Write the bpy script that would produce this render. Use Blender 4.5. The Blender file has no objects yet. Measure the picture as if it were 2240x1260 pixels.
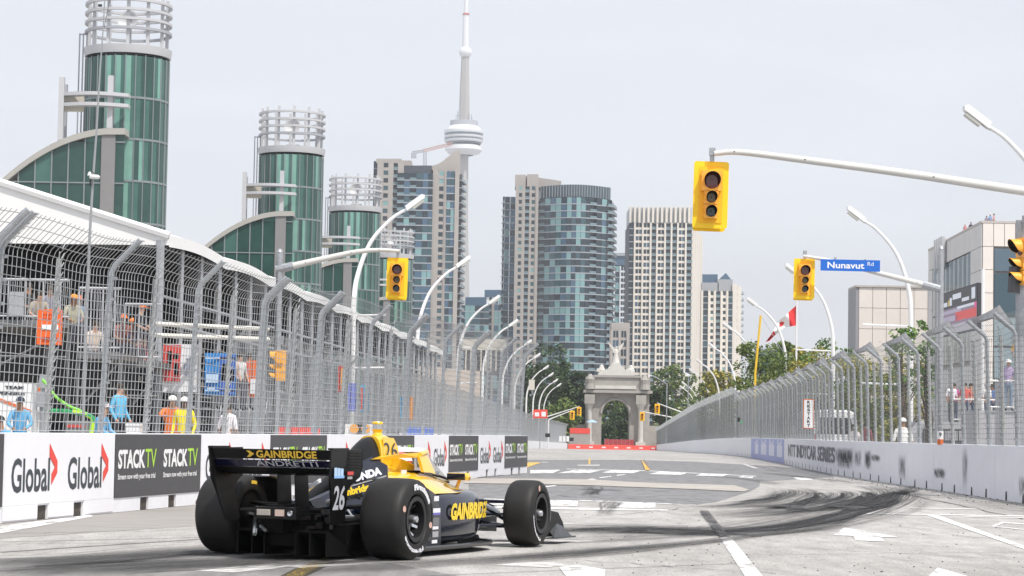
import bpy, math, random
from mathutils import Vector, Matrix
random.seed(7)
R = math.radians
SC = bpy.context.scene
COL = SC.collection
# ------------------------------------------------------------------ camera
F_PX = 5000.0; CH = 1.135
cam = bpy.data.cameras.new('camera'); cam_o = bpy.data.objects.new('camera', cam); COL.objects.link(cam_o)
PITCH = math.atan(313/5000.); ROLL = 0.0166
CR = Matrix.Rotation(math.pi/2+PITCH, 3, 'X') @ Matrix.Rotation(ROLL, 3, 'Z')
cam_o.matrix_world = Matrix.Translation((0,0,CH)) @ CR.to_4x4()
cam.sensor_width = 36; cam.lens = 36*F_PX/2240; cam.clip_end = 6000; cam.clip_start = .5
SC.camera = cam_o
# ------------------------------------------------------------------ world, sun, exposure
SUN = Vector((.52,-.72,1.50)).normalized()
w = bpy.data.worlds.new('World'); SC.world = w; w.use_nodes = True
nt = w.node_tree; nt.nodes.clear()
out = nt.nodes.new('ShaderNodeOutputWorld'); bg = nt.nodes.new('ShaderNodeBackground')
sky = nt.nodes.new('ShaderNodeTexSky'); sky.sky_type = 'NISHITA'; sky.sun_disc = False
sky.sun_elevation = math.asin(SUN.z); sky.sun_rotation = math.atan2(SUN.x, SUN.y)
sky.dust_density = 3.0; sky.air_density = 1.0
tc = nt.nodes.new('ShaderNodeTexCoord'); mp = nt.nodes.new('ShaderNodeMapping'); mp.inputs['Scale'].default_value = (1.2,1.2,5)
nz = nt.nodes.new('ShaderNodeTexNoise'); nz.inputs['Scale'].default_value = 2.2; nz.inputs['Detail'].default_value = 5; nz.inputs['Distortion'].default_value = .5
rp = nt.nodes.new('ShaderNodeMapRange'); rp.inputs['From Min'].default_value = .3; rp.inputs['From Max'].default_value = .72
rp.inputs['To Min'].default_value = .68; rp.inputs['To Max'].default_value = .92
mx = nt.nodes.new('ShaderNodeMix'); mx.data_type = 'RGBA'; mx.inputs['B'].default_value = (7.65,7.82,8.35,1)
L = nt.links.new
L(tc.outputs['Generated'], mp.inputs['Vector']); L(mp.outputs['Vector'], nz.inputs['Vector']); L(nz.outputs['Fac'], rp.inputs['Value'])
L(rp.outputs['Result'], mx.inputs['Factor']); L(sky.outputs['Color'], mx.inputs['A']); L(mx.outputs['Result'], bg.inputs['Color'])
bg.inputs['Strength'].default_value = .108; L(bg.outputs['Background'], out.inputs['Surface'])
sl = bpy.data.lights.new('sun', 'SUN'); sl.energy = 3.4; sl.angle = R(.55); sl.color = (1,.95,.88)
so = bpy.data.objects.new('sun', sl); COL.objects.link(so); so.rotation_euler = SUN.to_track_quat('Z','Y').to_euler()
SC.view_settings.view_transform = 'Standard'; SC.view_settings.look = 'None'; SC.view_settings.exposure = .32; SC.view_settings.gamma = 1
SC.view_settings.use_curve_mapping = False

# ------------------------------------------------------------------ helpers
def P(x, y, Y):
    d = CR @ Vector((x-1120, 630-y, -F_PX)); return Vector((0,0,CH)) + d*(Y/d.y)
def gz(Y):
    Y = min(Y, 450.); s = Y-130.; return -.0067*(s+math.sqrt(s*s+400))/2
def G(x, y, dz=0.):
    lo, hi = 4., 600.
    Yp = lo
    Y = lo
    while Y < hi:
        if P(x,y,Y).z <= gz(Y): break
        Yp = Y; Y *= 1.01
    a, b = Yp, Y
    for _ in range(30):
        m = (a+b)/2
        if P(x,y,m).z <= gz(m): b = m
        else: a = m
    p = P(x,y,b); p.z = gz(b)+dz; return p
def tag(o, label=None, cat=None, group=None, kind=None):
    if label: o['label'] = label
    if cat: o['category'] = cat
    if group: o['group'] = group
    if kind: o['kind'] = kind
    return o
def thing(name, loc, label, cat, group=None, rz=0.):
    o = bpy.data.objects.new(name, None); COL.objects.link(o); o.location = loc; o.rotation_euler = (0,0,rz); o.empty_display_size = .3
    return tag(o, label, cat, group)
def copy_tree(o, parent=None):
    c = o.copy(); COL.objects.link(c)
    if parent is not None: c.parent = parent
    for ch in list(o.children): copy_tree(ch, c)
    return c
def wmat(o):
    m = Matrix.Translation(o.location) @ o.rotation_euler.to_matrix().to_4x4()
    if o.parent: m = wmat(o.parent) @ m
    return m
_M = {}
def mat(name, col, rough=.6, metal=0., var=0., scale=3., bump=0., coat=0., alpha=1., trans=0., stretch=None, spec=None):
    if name in _M: return _M[name]
    m = bpy.data.materials.new(name); m.use_nodes = True; t = m.node_tree; b = t.nodes['Principled BSDF']
    b.inputs['Base Color'].default_value = (*col,1); b.inputs['Roughness'].default_value = rough; b.inputs['Metallic'].default_value = metal
    if coat: b.inputs['Coat Weight'].default_value = coat; b.inputs['Coat Roughness'].default_value = .06
    if alpha < 1: b.inputs['Alpha'].default_value = alpha
    if spec is not None: b.inputs['Specular IOR Level'].default_value = spec
    if var or bump:
        c = t.nodes.new('ShaderNodeTexCoord'); n = t.nodes.new('ShaderNodeTexNoise'); n.inputs['Scale'].default_value = scale; n.inputs['Detail'].default_value = 6; n.inputs['Roughness'].default_value = .65
        g = t.nodes.new('ShaderNodeMapping')
        if stretch: g.inputs['Scale'].default_value = stretch
        t.links.new(c.outputs['Object'], g.inputs['Vector']); t.links.new(g.outputs['Vector'], n.inputs['Vector'])
        if var:
            mr = t.nodes.new('ShaderNodeMapRange'); mr.inputs['From Min'].default_value=.3; mr.inputs['From Max'].default_value=.7
            mr.inputs['To Min'].default_value = 1-var; mr.inputs['To Max'].default_value = 1+var
            mm = t.nodes.new('ShaderNodeMix'); mm.data_type='RGBA'; mm.blend_type='MULTIPLY'; mm.inputs['Factor'].default_value=1; mm.inputs['A'].default_value=(*col,1)
            t.links.new(n.outputs['Fac'], mr.inputs['Value']); t.links.new(mr.outputs['Result'], mm.inputs['B']); t.links.new(mm.outputs['Result'], b.inputs['Base Color'])
        if bump:
            bp = t.nodes.new('ShaderNodeBump'); bp.inputs['Strength'].default_value = bump; bp.inputs['Distance'].default_value=.02
            t.links.new(n.outputs['Fac'], bp.inputs['Height']); t.links.new(bp.outputs['Normal'], b.inputs['Normal'])
    _M[name] = m; return m
class MB:
    def __init__(s): s.v=[]; s.f=[]; s.m=[]; s.cur=0
    def add(s, vs, fs, mi=None):
        o=len(s.v); s.v += [Vector(v) for v in vs]; s.f += [tuple(i+o for i in f) for f in fs]; s.m += [s.cur if mi is None else mi]*len(fs); return s
    def quad(s, a,b,c,d, mi=None): return s.add([a,b,c,d],[(0,1,2,3)],mi)
    def box(s, c, sz, fr=None, mi=None):
        c=Vector(c); h=[x/2 for x in sz]; ax = fr if fr else (Vector((1,0,0)),Vector((0,1,0)),Vector((0,0,1)))
        vs=[c+ax[0]*(i*h[0])+ax[1]*(j*h[1])+ax[2]*(k*h[2]) for i in(-1,1) for j in(-1,1) for k in(-1,1)]
        return s.add(vs,[(0,1,3,2),(4,6,7,5),(0,4,5,1),(2,3,7,6),(0,2,6,4),(1,5,7,3)],mi)
    def bb(s, x0,x1,y0,y1,z0,z1, mi=None): return s.box(((x0+x1)/2,(y0+y1)/2,(z0+z1)/2),(abs(x1-x0),abs(y1-y0),abs(z1-z0)),None,mi)
    def tube(s, pts, r, n=8, caps=True, mi=None, closed=False):
        pts=[Vector(p) for p in pts]; k=len(pts); rs = r if isinstance(r,(list,tuple)) else [r]*k; vs=[]; fs=[]; pu=None
        for i,p in enumerate(pts):
            if closed: t=(pts[(i+1)%k]-pts[i-1])
            else: t=(pts[min(i+1,k-1)]-pts[max(i-1,0)])
            t.normalize()
            if pu is None: u=t.orthogonal().normalized()
            else:
                u=pu-t*pu.dot(t)
                u = u.normalized() if u.length>1e-6 else t.orthogonal().normalized()
            pu=u; w_=t.cross(u)
            for j in range(n):
                a=2*math.pi*j/n; vs.append(p+(u*math.cos(a)+w_*math.sin(a))*rs[i])
        for i in range(k if closed else k-1):
            i2=(i+1)%k
            for j in range(n): fs.append((i*n+j,i*n+(j+1)%n,i2*n+(j+1)%n,i2*n+j))
        if caps and not closed: fs.append(tuple(range(n-1,-1,-1))); fs.append(tuple((k-1)*n+j for j in range(n)))
        return s.add(vs,fs,mi)
    def lathe(s, prof, o=(0,0,0), ax=(0,0,1), n=24, mi=None, a0=0., a1=2*math.pi, ref=None):
        ax=Vector(ax).normalized(); o=Vector(o); u=(Vector(ref) if ref else ax.orthogonal()).normalized(); v=ax.cross(u); full=abs(a1-a0-2*math.pi)<1e-6; nn=n if full else n+1; vs=[]; fs=[]
        for (h,r) in prof:
            for j in range(nn):
                a=a0+(a1-a0)*j/n; vs.append(o+ax*h+(u*math.cos(a)+v*math.sin(a))*max(r,1e-4))
        for i in range(len(prof)-1):
            for j in range(n):
                j2=(j+1)%nn; fs.append((i*nn+j,i*nn+j2,(i+1)*nn+j2,(i+1)*nn+j))
        return s.add(vs,fs,mi)
    def prism(s, poly, vec, mi=None):
        poly=[Vector(p) for p in poly]; n=len(poly); vec=Vector(vec); vs=poly+[p+vec for p in poly]
        return s.add(vs,[tuple(range(n-1,-1,-1)),tuple(range(n,2*n))]+[(i,(i+1)%n,n+(i+1)%n,n+i) for i in range(n)],mi)
    def loft(s, rings, mi=None, caps=True):
        n=len(rings[0]); vs=[p for r in rings for p in r]; fs=[]
        for i in range(len(rings)-1):
            for j in range(n): fs.append((i*n+j,i*n+(j+1)%n,(i+1)*n+(j+1)%n,(i+1)*n+j))
        if caps: fs.append(tuple(range(n-1,-1,-1))); fs.append(tuple((len(rings)-1)*n+j for j in range(n)))
        return s.add(vs,fs,mi)
    def text(s, body, o, u, v, w_, h, mi=None, bold=.02, fn=None):
        vs,fs = text_geo(body,bold)
        if fn: pts=[fn(x,y) for x,y in vs]
        else:
            o=Vector(o);u=Vector(u).normalized();v=Vector(v).normalized(); pts=[o+u*(x*w_)+v*(y*h) for x,y in vs]
        return s.add(pts,fs,mi)
    def build(s, name, mats, parent=None, smooth=False, world=False, kind=None, label=None):
        me=bpy.data.meshes.new(name); vs=s.v
        if parent is not None and world:
            im=wmat(parent).inverted(); vs=[im@p for p in vs]
        me.from_pydata([tuple(p) for p in vs],[],s.f)
        if not isinstance(mats,(list,tuple)): mats=[mats]
        for m in mats: me.materials.append(m)
        if len(mats)>1: me.polygons.foreach_set('material_index', s.m)
        if smooth:
            me.polygons.foreach_set('use_smooth',[True]*len(s.f)); 
            try: me.set_sharp_from_angle(angle=R(38))
            except Exception: pass
        me.validate(); me.update()
        o=bpy.data.objects.new(name,me); COL.objects.link(o)
        if parent is not None: o.parent=parent
        if kind: o['kind']=kind
        if label: o['label']=label
        return o
_T={}
def text_geo(body,bold=.02):
    k=(body,bold)
    if k in _T: return _T[k]
    c=bpy.data.curves.new('t','FONT'); c.body=body; c.offset=bold; c.resolution_u=3
    o=bpy.data.objects.new('t',c); COL.objects.link(o); dg=bpy.context.evaluated_depsgraph_get(); dg.update()
    me=bpy.data.meshes.new_from_object(o.evaluated_get(dg)); vs=[(p.co.x,p.co.y) for p in me.vertices]; fs=[tuple(p.vertices) for p in me.polygons]
    bpy.data.objects.remove(o); bpy.data.meshes.remove(me); bpy.data.curves.remove(c)
    x0=min(v[0] for v in vs);x1=max(v[0] for v in vs);y0=min(v[1] for v in vs);y1=max(v[1] for v in vs)
    vs=[((x-x0)/(x1-x0),(y-y0)/(y1-y0)) for x,y in vs]; _T[k]=(vs,fs); return _T[k]
def crom(pts,n=8):
    pts=[Vector(p) for p in pts]; o=[]; q=[pts[0]*2-pts[1]]+pts+[pts[-1]*2-pts[-2]]
    for i in range(1,len(q)-2):
        for k in range(n):
            t=k/n; o.append(.5*((2*q[i])+(q[i+1]-q[i-1])*t+(2*q[i-1]-5*q[i]+4*q[i+1]-q[i+2])*t*t+(3*q[i]-q[i-1]-3*q[i+1]+q[i+2])*t**3))
    o.append(pts[-1]); return o
ORD=['first','second','third','fourth','fifth','sixth','seventh','eighth','ninth','tenth','eleventh','twelfth','thirteenth','fourteenth','fifteenth']

def ordn(n):
    T_=['','','twenty','thirty','forty']
    if n<15: return ORD[n-1]
    if n<20: return ['fifteenth','sixteenth','seventeenth','eighteenth','nineteenth'][n-15]
    return (T_[n//10]+('ieth' if 0 else '')+'-'+ORD[n%10-1]) if n%10 else {20:'twentieth',30:'thirtieth',40:'fortieth'}[n]

# ------------------------------------------------------------------ materials
white_paint=mat('white_paint',(.78,.78,.78),.4,var=.04,scale=2)
galv=mat('galvanised_steel',(.38,.40,.42),.42,.55,var=.18,scale=9)
wire_m=mat('wire_steel',(.43,.445,.46),.4,.5)
wire_shaded=mat('shaded_wire_steel',(.20,.215,.22),.5,.4)  # darker copy of the wire, shade of the right fence put into its colour
post_m=mat('weathered_post',(.36,.37,.37),.6,.3,var=.3,scale=14)
conc_w=mat('white_painted_concrete',(.76,.765,.79),.55,var=.05,scale=5,bump=.15)
vinyl_w=mat('white_vinyl',(.80,.80,.83),.42,var=.03,scale=3,bump=.1)
vinyl_r=mat('pale_vinyl',(.82,.825,.87),.5,var=.04,scale=2,bump=.12)
vinyl_b=mat('charcoal_vinyl',(.048,.047,.05),.42,var=.15,scale=8,bump=.1)
ink_d=mat('dark_ink',(.035,.045,.055),.5); ink_w=mat('white_ink',(.8,.8,.8),.5); ink_g=mat('lime_ink',(.38,.66,.05),.5); ink_r=mat('coral_ink',(.75,.06,.04),.5)
dark_hole=mat('dark_pocket_concrete',(.07,.06,.05),.9,var=.4,scale=12,bump=.5)  # dark rough colour for the lift pocket faces
black_m=mat('black_cloth',(.012,.012,.014),.9)
yellow_s=mat('signal_yellow',(.95,.50,.01),.42,var=.04,scale=4); yellow_b=mat('backboard_yellow',(.96,.62,.01),.42)
hous=mat('signal_housing',(.88,.42,.05),.4,var=.08,scale=6)

# ------------------------------------------------------------------ ground and road
def ground_mat():
    m=bpy.data.materials.new('pale_worn_concrete'); m.use_nodes=True; t=m.node_tree; b=t.nodes['Principled BSDF']; b.inputs['Roughness'].default_value=.85
    c=t.nodes.new('ShaderNodeTexCoord')
    def noise(scale,det=8,st=(1,1,1),ro=.6):
        g=t.nodes.new('ShaderNodeMapping'); g.inputs['Scale'].default_value=st; n=t.nodes.new('ShaderNodeTexNoise'); n.inputs['Scale'].default_value=scale; n.inputs['Detail'].default_value=det; n.inputs['Roughness'].default_value=ro
        t.links.new(c.outputs['Object'],g.inputs['Vector']); t.links.new(g.outputs['Vector'],n.inputs['Vector']); return n
    n1=noise(.25,6,(1,.35,1)); n2=noise(4,8,(1,.25,1)); n3=noise(38,4,(1,.5,1),.8)
    cr=t.nodes.new('ShaderNodeValToRGB'); e=cr.color_ramp.elements; e[0].position=.3; e[0].color=(.27,.258,.243,1); e[1].position=.7; e[1].color=(.42,.41,.395,1)
    mx=t.nodes.new('ShaderNodeMix'); mx.data_type='RGBA'; mx.blend_type='OVERLAY'; mx.inputs['Factor'].default_value=.5
    mx2=t.nodes.new('ShaderNodeMix'); mx2.data_type='RGBA'; mx2.blend_type='OVERLAY'; mx2.inputs['Factor'].default_value=.95
    t.links.new(n1.outputs['Fac'],cr.inputs['Fac']); t.links.new(cr.outputs['Color'],mx.inputs['A']); t.links.new(n2.outputs['Fac'],mx.inputs['B'])
    t.links.new(mx.outputs['Result'],mx2.inputs['A']); t.links.new(n3.outputs['Fac'],mx2.inputs['B']); t.links.new(mx2.outputs['Result'],b.inputs['Base Color'])
    bp=t.nodes.new('ShaderNodeBump'); bp.inputs['Strength'].default_value=.35; bp.inputs['Distance'].default_value=.01; t.links.new(n3.outputs['Fac'],bp.inputs['Height']); t.links.new(bp.outputs['Normal'],b.inputs['Normal'])
    return m
asph=mat('grey_asphalt',(.185,.185,.19),.9,var=.30,scale=3.5,bump=.3,stretch=(1,.3,1))
asph_f=mat('far_asphalt',(.24,.24,.24),.9,var=.15,scale=1,bump=.2)
beige=mat('beige_concrete',(.38,.355,.325),.9,var=.15,scale=1.6,stretch=(1,.4,1))
ys=[-40,5,20,40,60,80]+[90+5*i for i in range(73)]+[600,1200,2850]
mb=MB()
for i in range(len(ys)-1):
    xs=[-850,-60,60,850]
    for j in range(3): mb.quad((xs[j],ys[i],gz(ys[i])),(xs[j+1],ys[i],gz(ys[i])),(xs[j+1],ys[i+1],gz(ys[i+1])),(xs[j],ys[i+1],gz(ys[i+1])))
tag(mb.build('ground',ground_mat()),kind='structure')
def sheet(name,pts,dz,m,kind='structure',par=None,raw=False):
    b=MB(); q=[(p if raw else G(p[0],p[1],dz)) for p in pts]; b.add(q,[tuple(range(len(q)))]); o=b.build(name,m,par)
    if kind and par is None: o['kind']=kind
    return o
def z7(l): return [(1160+x/4.148,960+y/4.148) for x,y in l]
def r7(l): return [(1140+x/2.036,940+y/2.036) for x,y in l]
sheet('asphalt_road',z7([(-560,200),(0,190),(900,190),(1500,208),(2240,250),(2700,300),(2760,345),(2240,380),(2085,385),(2080,430),(1990,480),(1700,570),(1500,600),(160,552),(-560,545)]),.002,asph)
sheet('concrete_strip',z7([(-600,362),(0,365),(560,372),(900,395),(1500,415),(1850,425),(1990,465),(1940,482),(1500,462),(900,440),(450,422),(-600,405)]),.012,beige)
sheet('asphalt_patch',[(0,1132),(60,1128),(440,1082),(470,1110),(440,1150),(0,1178)],.002,mat('mid_asphalt',(.29,.275,.262),.9,var=.12,scale=3,bump=.3,stretch=(.4,1,1)))
sheet('asphalt_strip',[(0,1222),(300,1212),(760,1214),(1000,1260),(700,1262),(0,1262)],.002,mat('worn_asphalt',(.2,.195,.19),.9,var=.3,scale=5,bump=.4,stretch=(1,.2,1)))

def alpha_mat(name,col,amax,edge=True,sx=1.,sy=8.,thr=(.38,.62),rough=.8):
    m=bpy.data.materials.new(name); m.use_nodes=True; t=m.node_tree; b=t.nodes['Principled BSDF']; b.inputs['Base Color'].default_value=(*col,1); b.inputs['Roughness'].default_value=rough
    uv=t.nodes.new('ShaderNodeUVMap'); uv.uv_map='uv'; g=t.nodes.new('ShaderNodeMapping'); g.inputs['Scale'].default_value=(sx,sy,1); n=t.nodes.new('ShaderNodeTexNoise'); n.inputs['Scale'].default_value=1; n.inputs['Detail'].default_value=7; n.inputs['Roughness'].default_value=.7
    mr=t.nodes.new('ShaderNodeMapRange'); mr.inputs['From Min'].default_value=thr[0]; mr.inputs['From Max'].default_value=thr[1]; mr.inputs['To Max'].default_value=amax
    t.links.new(uv.outputs['UV'],g.inputs['Vector']); t.links.new(g.outputs['Vector'],n.inputs['Vector']); t.links.new(n.outputs['Fac'],mr.inputs['Value'])
    last=mr.outputs['Result']
    if edge:
        sp=t.nodes.new('ShaderNodeSeparateXYZ'); t.links.new(uv.outputs['UV'],sp.inputs['Vector'])
        # v runs 0..1 across the band, z holds end fade through second channel u2
        a=t.nodes.new('ShaderNodeMath'); a.operation='MULTIPLY'; a.inputs[1].default_value=math.pi; t.links.new(sp.outputs['Y'],a.inputs[0])
        s_=t.nodes.new('ShaderNodeMath'); s_.operation='SINE'; t.links.new(a.outputs[0],s_.inputs[0])
        q=t.nodes.new('ShaderNodeMath'); q.operation='MULTIPLY'; q.use_clamp=True; t.links.new(s_.outputs[0],q.inputs[0]); t.links.new(last,q.inputs[1]); last=q.outputs[0]
        u2=t.nodes.new('ShaderNodeUVMap'); u2.uv_map='fade'; s2=t.nodes.new('ShaderNodeSeparateXYZ'); t.links.new(u2.outputs['UV'],s2.inputs['Vector'])
        a2=t.nodes.new('ShaderNodeMath'); a2.operation='MULTIPLY'; a2.inputs[1].default_value=math.pi; t.links.new(s2.outputs['X'],a2.inputs[0])
        s3=t.nodes.new('ShaderNodeMath'); s3.operation='SINE'; t.links.new(a2.outputs[0],s3.inputs[0])
        pw=t.nodes.new('ShaderNodeMath'); pw.operation='MULTIPLY'; pw.use_clamp=True; pw.inputs[1].default_value=1.8; t.links.new(s3.outputs[0],pw.inputs[0])
        q2=t.nodes.new('ShaderNodeMath'); q2.operation='MULTIPLY'; t.links.new(last,q2.inputs[0]); t.links.new(pw.outputs[0],q2.inputs[1]); last=q2.outputs[0]
    t.links.new(last,b.inputs['Alpha']); return m
def ribbon(name,path,width,m,dz,parent=None,kind='structure',n=10):
    pts=crom(path,n); vs=[];fs=[];uv=[];fd=[];d=0;k=len(pts)
    for i,p in enumerate(pts):
        t=(pts[min(i+1,k-1)]-pts[max(i-1,0)]); s_=Vector((-t.y,t.x,0)).normalized()*(width/2)
        if i: d+=(pts[i]-pts[i-1]).length
        for e in (-1,1):
            q=p+s_*e; q.z=gz(q.y)+dz; vs.append(tuple(q)); uv.append((d,(e+1)/2)); fd.append((i/(k-1),0))
    for i in range(k-1): fs.append((2*i,2*i+1,2*i+3,2*i+2))
    me=bpy.data.meshes.new(name); me.from_pydata(vs,[],fs)
    a=me.uv_layers.new(name='uv'); b=me.uv_layers.new(name='fade')
    for li,l in enumerate(me.loops): a.data[li].uv=uv[l.vertex_index]; b.data[li].uv=fd[l.vertex_index]
    me.materials.append(m); o=bpy.data.objects.new(name,me); COL.objects.link(o)
    if parent: o.parent=parent
    if kind and not parent: o['kind']=kind
    return o
skid_d=alpha_mat('tyre_rubber_dark',(.03,.03,.032),.85,sx=.25,sy=9,thr=(.34,.60))
skid_f=alpha_mat('tyre_rubber_faint',(.06,.06,.06),.62,sx=.2,sy=14,thr=(.36,.66))
skid_w=alpha_mat('tyre_rubber_wide',(.045,.045,.046),.8,sx=.10,sy=34,thr=(.43,.57))
def g2(l): return [G(x,y) for x,y in l]
SK=[(r7([(90,470),(250,452),(500,440),(760,452),(960,452),(1200,428),(1400,388),(1560,345),(1655,300),(1668,278),(1620,262)]),.55,0),
 (r7([(120,490),(400,478),(700,470),(900,462),(1150,440),(1350,405),(1500,365),(1600,325),(1640,290)]),.45,0),
 (r7([(180,430),(420,428),(640,436),(860,440),(1000,430)]),.7,1),(r7([(200,505),(450,495),(760,476),(950,464)]),.4,1),(r7([(250,440),(500,455),(720,462),(880,458)]),.5,0),
 (r7([(850,400),(1050,385),(1250,362),(1420,338),(1530,305),(1540,285),(1490,272)]),.30,0),
 (r7([(900,362),(1100,352),(1240,330),(1310,300),(1295,272),(1210,256)]),.35,0),
 (r7([(780,345),(960,335),(1100,315),(1200,290),(1215,272),(1180,262)]),.25,0),
 (r7([(980,345),(1180,338),(1350,322),(1440,298),(1450,280),(1400,268)]),.28,1),
 (r7([(1000,372),(1250,365),(1440,348),(1580,318),(1620,292)]),.22,1),
 (r7([(860,330),(1000,318),(1110,298),(1150,278)]),.3,1),(r7([(1250,372),(1420,352),(1500,325),(1520,300)]),.2,1),
 (r7([(-200,590),(100,560),(450,530),(880,488),(1300,440),(1500,395)]),.35,1),(r7([(-250,610),(50,585),(400,555),(800,510),(1100,475)]),.3,1),
 ([(0,1240),(200,1226),(450,1206),(700,1196),(900,1196)],.8,0),([(0,1256),(300,1236),(600,1222),(860,1226)],.7,1),([(-60,1230),(150,1220),(420,1200),(620,1192)],.5,1),([(80,1262),(400,1243),(760,1232),(1040,1225)],.7,0),
 (r7([(305,250),(310,275),(290,298)]),.35,1),(r7([(420,318),(400,345),(360,390)]),.3,0),(r7([(760,205),(900,212),(1060,230),(1160,250)]),.6,1),(r7([(1040,190),(1200,205),(1380,225),(1500,240)]),.5,1),
 (r7([(1740,250),(1690,275),(1640,300)]),.3,1),(r7([(1790,262),(1700,285),(1600,310)]),.25,1),
 (r7([(1100,350),(1160,350),(1270,356)]),.5,0),(r7([(1390,345),(1440,350),(1500,352)]),.5,0)]
rnd=random.Random(3)
skid_h=alpha_mat('tyre_streak',(.04,.04,.041),.7,sx=.35,sy=3,thr=(.42,.54))
for i,(pl,wd,f) in enumerate(SK):
    base=g2(pl); ribbon('tyre_mark',base,wd,skid_f,.0085+.0002*i)
    if len(pl)<3: continue
    nsub=2 if f else 4
    if wd>.6: nsub+=2
    for k in range(nsub):
        off=rnd.uniform(-.62,.62)*wd; t0=rnd.uniform(0,.35); t1=rnd.uniform(.65,1); c=crom(base,6); c=c[int(t0*len(c)):int(t1*len(c))]
        if len(c)<5: continue
        q=[]
        for j,p in enumerate(c):
            d=(c[min(j+1,len(c)-1)]-c[max(j-1,0)]).normalized(); q.append(p+Vector((-d.y,d.x,0))*(off+.05*math.sin(j*.7+k)))
        ribbon('tyre_mark',q[::2],rnd.choice([.03,.05,.08,.12,.2]),skid_h if rnd.random()<.6 else skid_d,.013+.0002*(i*3+k%3),n=3)
for i,(pl,wd) in enumerate((([(60,470),(300,452),(560,448),(860,462),(1120,440),(1340,402),(1520,358),(1640,305),(1650,280)],2.0),([(120,455),(350,450),(620,450),(900,455)],2.6),([(880,395),(1080,372),(1300,345),(1440,318),(1500,290),(1440,268)],1.6),([(760,350),(960,340),(1120,316),(1210,285),(1190,262)],1.1),([(980,350),(1200,336),(1340,312),(1360,282)],.9),([(1400,352),(1560,330),(1650,300),(1640,270),(1560,250)],1.3))):
    ribbon('tyre_mark',g2(r7(pl)),wd,skid_w,.0095+.0003*i)
for i,(pl,wd) in enumerate((([(-60,1236),(200,1226),(450,1208),(760,1204)],1.0),([(-40,1258),(250,1240),(560,1230),(900,1232)],1.1),([(560,1258),(900,1238),(1200,1214),(1500,1190)],.8))):
    ribbon('tyre_mark',g2(pl),wd,skid_w,.0115+.0003*i)
sheet('dark_line_patch',r7([(795,365),(832,365),(862,400),(915,468),(935,480),(885,482),(850,440),(815,395)]),.018,mat('rubbered_paint',(.05,.05,.052),.7,var=.5,scale=12))
sheet('dark_crosswalk_block',r7([(1130,340),(1240,340),(1280,358),(1190,361)]),.0185,_M['rubbered_paint']); sheet('dark_crosswalk_block',r7([(1395,343),(1500,345),(1560,350),(1480,362),(1440,362)]),.0185,_M['rubbered_paint'])
paint=mat('road_paint_white',(.70,.70,.69),.65,var=.10,scale=9,stretch=(1,.3,1))
def wear(m,lo,hi,sc=(3,.7,1)):
    t=m.node_tree; b=t.nodes['Principled BSDF']; c=t.nodes.new('ShaderNodeTexCoord'); g=t.nodes.new('ShaderNodeMapping'); g.inputs['Scale'].default_value=sc; n=t.nodes.new('ShaderNodeTexNoise'); n.inputs['Scale'].default_value=1.6; n.inputs['Detail'].default_value=9; n.inputs['Roughness'].default_value=.72
    r=t.nodes.new('ShaderNodeMapRange'); r.inputs['From Min'].default_value=lo; r.inputs['From Max'].default_value=hi; r.inputs['To Min'].default_value=.25
    t.links.new(c.outputs['Object'],g.inputs['Vector']); t.links.new(g.outputs['Vector'],n.inputs['Vector']); t.links.new(n.outputs['Fac'],r.inputs['Value']); t.links.new(r.outputs['Result'],b.inputs['Alpha'])
wear(paint,.38,.50); wear(_M['rubbered_paint'],.40,.56); paint_y=mat('road_paint_yellow',(.72,.42,.07),.6,var=.15,scale=10)
wear(paint_y,.36,.48)
paint_o=alpha_mat('old_road_paint',(.72,.71,.69),.85,edge=False,sx=2.5,sy=9,thr=(.35,.55))
MK=[z7([(0,285),(275,282),(205,312),(0,315)]),z7([(395,285),(640,288),(540,310),(245,312)]),z7([(760,282),(1005,290),(935,312),(645,308)]),
 z7([(1180,298),(1425,310),(1370,328),(1075,320)]),z7([(1560,315),(1800,322),(1745,342),(1500,335)]),z7([(1930,338),(2030,345),(2010,358),(1880,350)]),
 z7([(330,273),(1090,290),(2050,338),(2050,342),(1090,295),(330,277)]),
 z7([(-420,545),(430,562),(430,612),(-420,600)]),z7([(800,572),(1135,582),(1135,632),(735,625)]),z7([(430,556),(1500,600),(1500,605),(430,564)]),
 z7([(-420,612),(200,624),(1250,645),(1250,655),(640,650),(-420,628)]),
 z7([(465,380),(555,362),(600,368),(520,380)]),z7([(620,352),(730,338),(740,345),(640,357)]),z7([(780,330),(860,320),(870,325),(790,337)]),z7([(130,432),(235,422),(230,430),(140,441)]),
 r7([(1440,437),(1680,480),(1600,480),(1620,500),(1490,495),(1480,475),(1390,472)]),r7([(1855,617),(1990,655),(1815,655)]),
 r7([(885,482),(935,482),(1080,660),(1000,660)]),r7([(1800,380),(1850,380),(2300,540),(2300,555)]),
 r7([(1500,372),(2240,384),(2240,388),(1500,376)]),r7([(2090,432),(2140,412),(2300,424),(2300,428),(2150,418),(2110,432),(2300,450),(2300,455)]),
 [(0,1152),(195,1127),(205,1130),(0,1168)],r7([(170,615),(250,606),(375,625),(372,655),(200,655)]),z7([(100,215),(270,110),(290,110),(160,215)]),
 r7([(1210,213),(1290,215),(1300,224),(1240,226)]),z7([(430,238),(630,236),(630,243),(430,244)]),z7([(1920,228),(1950,232),(2070,268),(2030,266)])]
MKN=['crosswalk_block']*6+['crosswalk_edge_line','crosswalk_block','crosswalk_block','crosswalk_edge_line','crosswalk_edge_line']+['lane_dash']*4+['lane_arrow','lane_arrow','lane_line','lane_line','stop_line','painted_box','lane_line','painted_patch','lane_line','painted_patch','stop_line','lane_line']
for i,(q,nm) in enumerate(zip(MK,MKN)):
    sheet(nm,q,.006 if q[0][1]>1010 else .009,paint)
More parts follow.
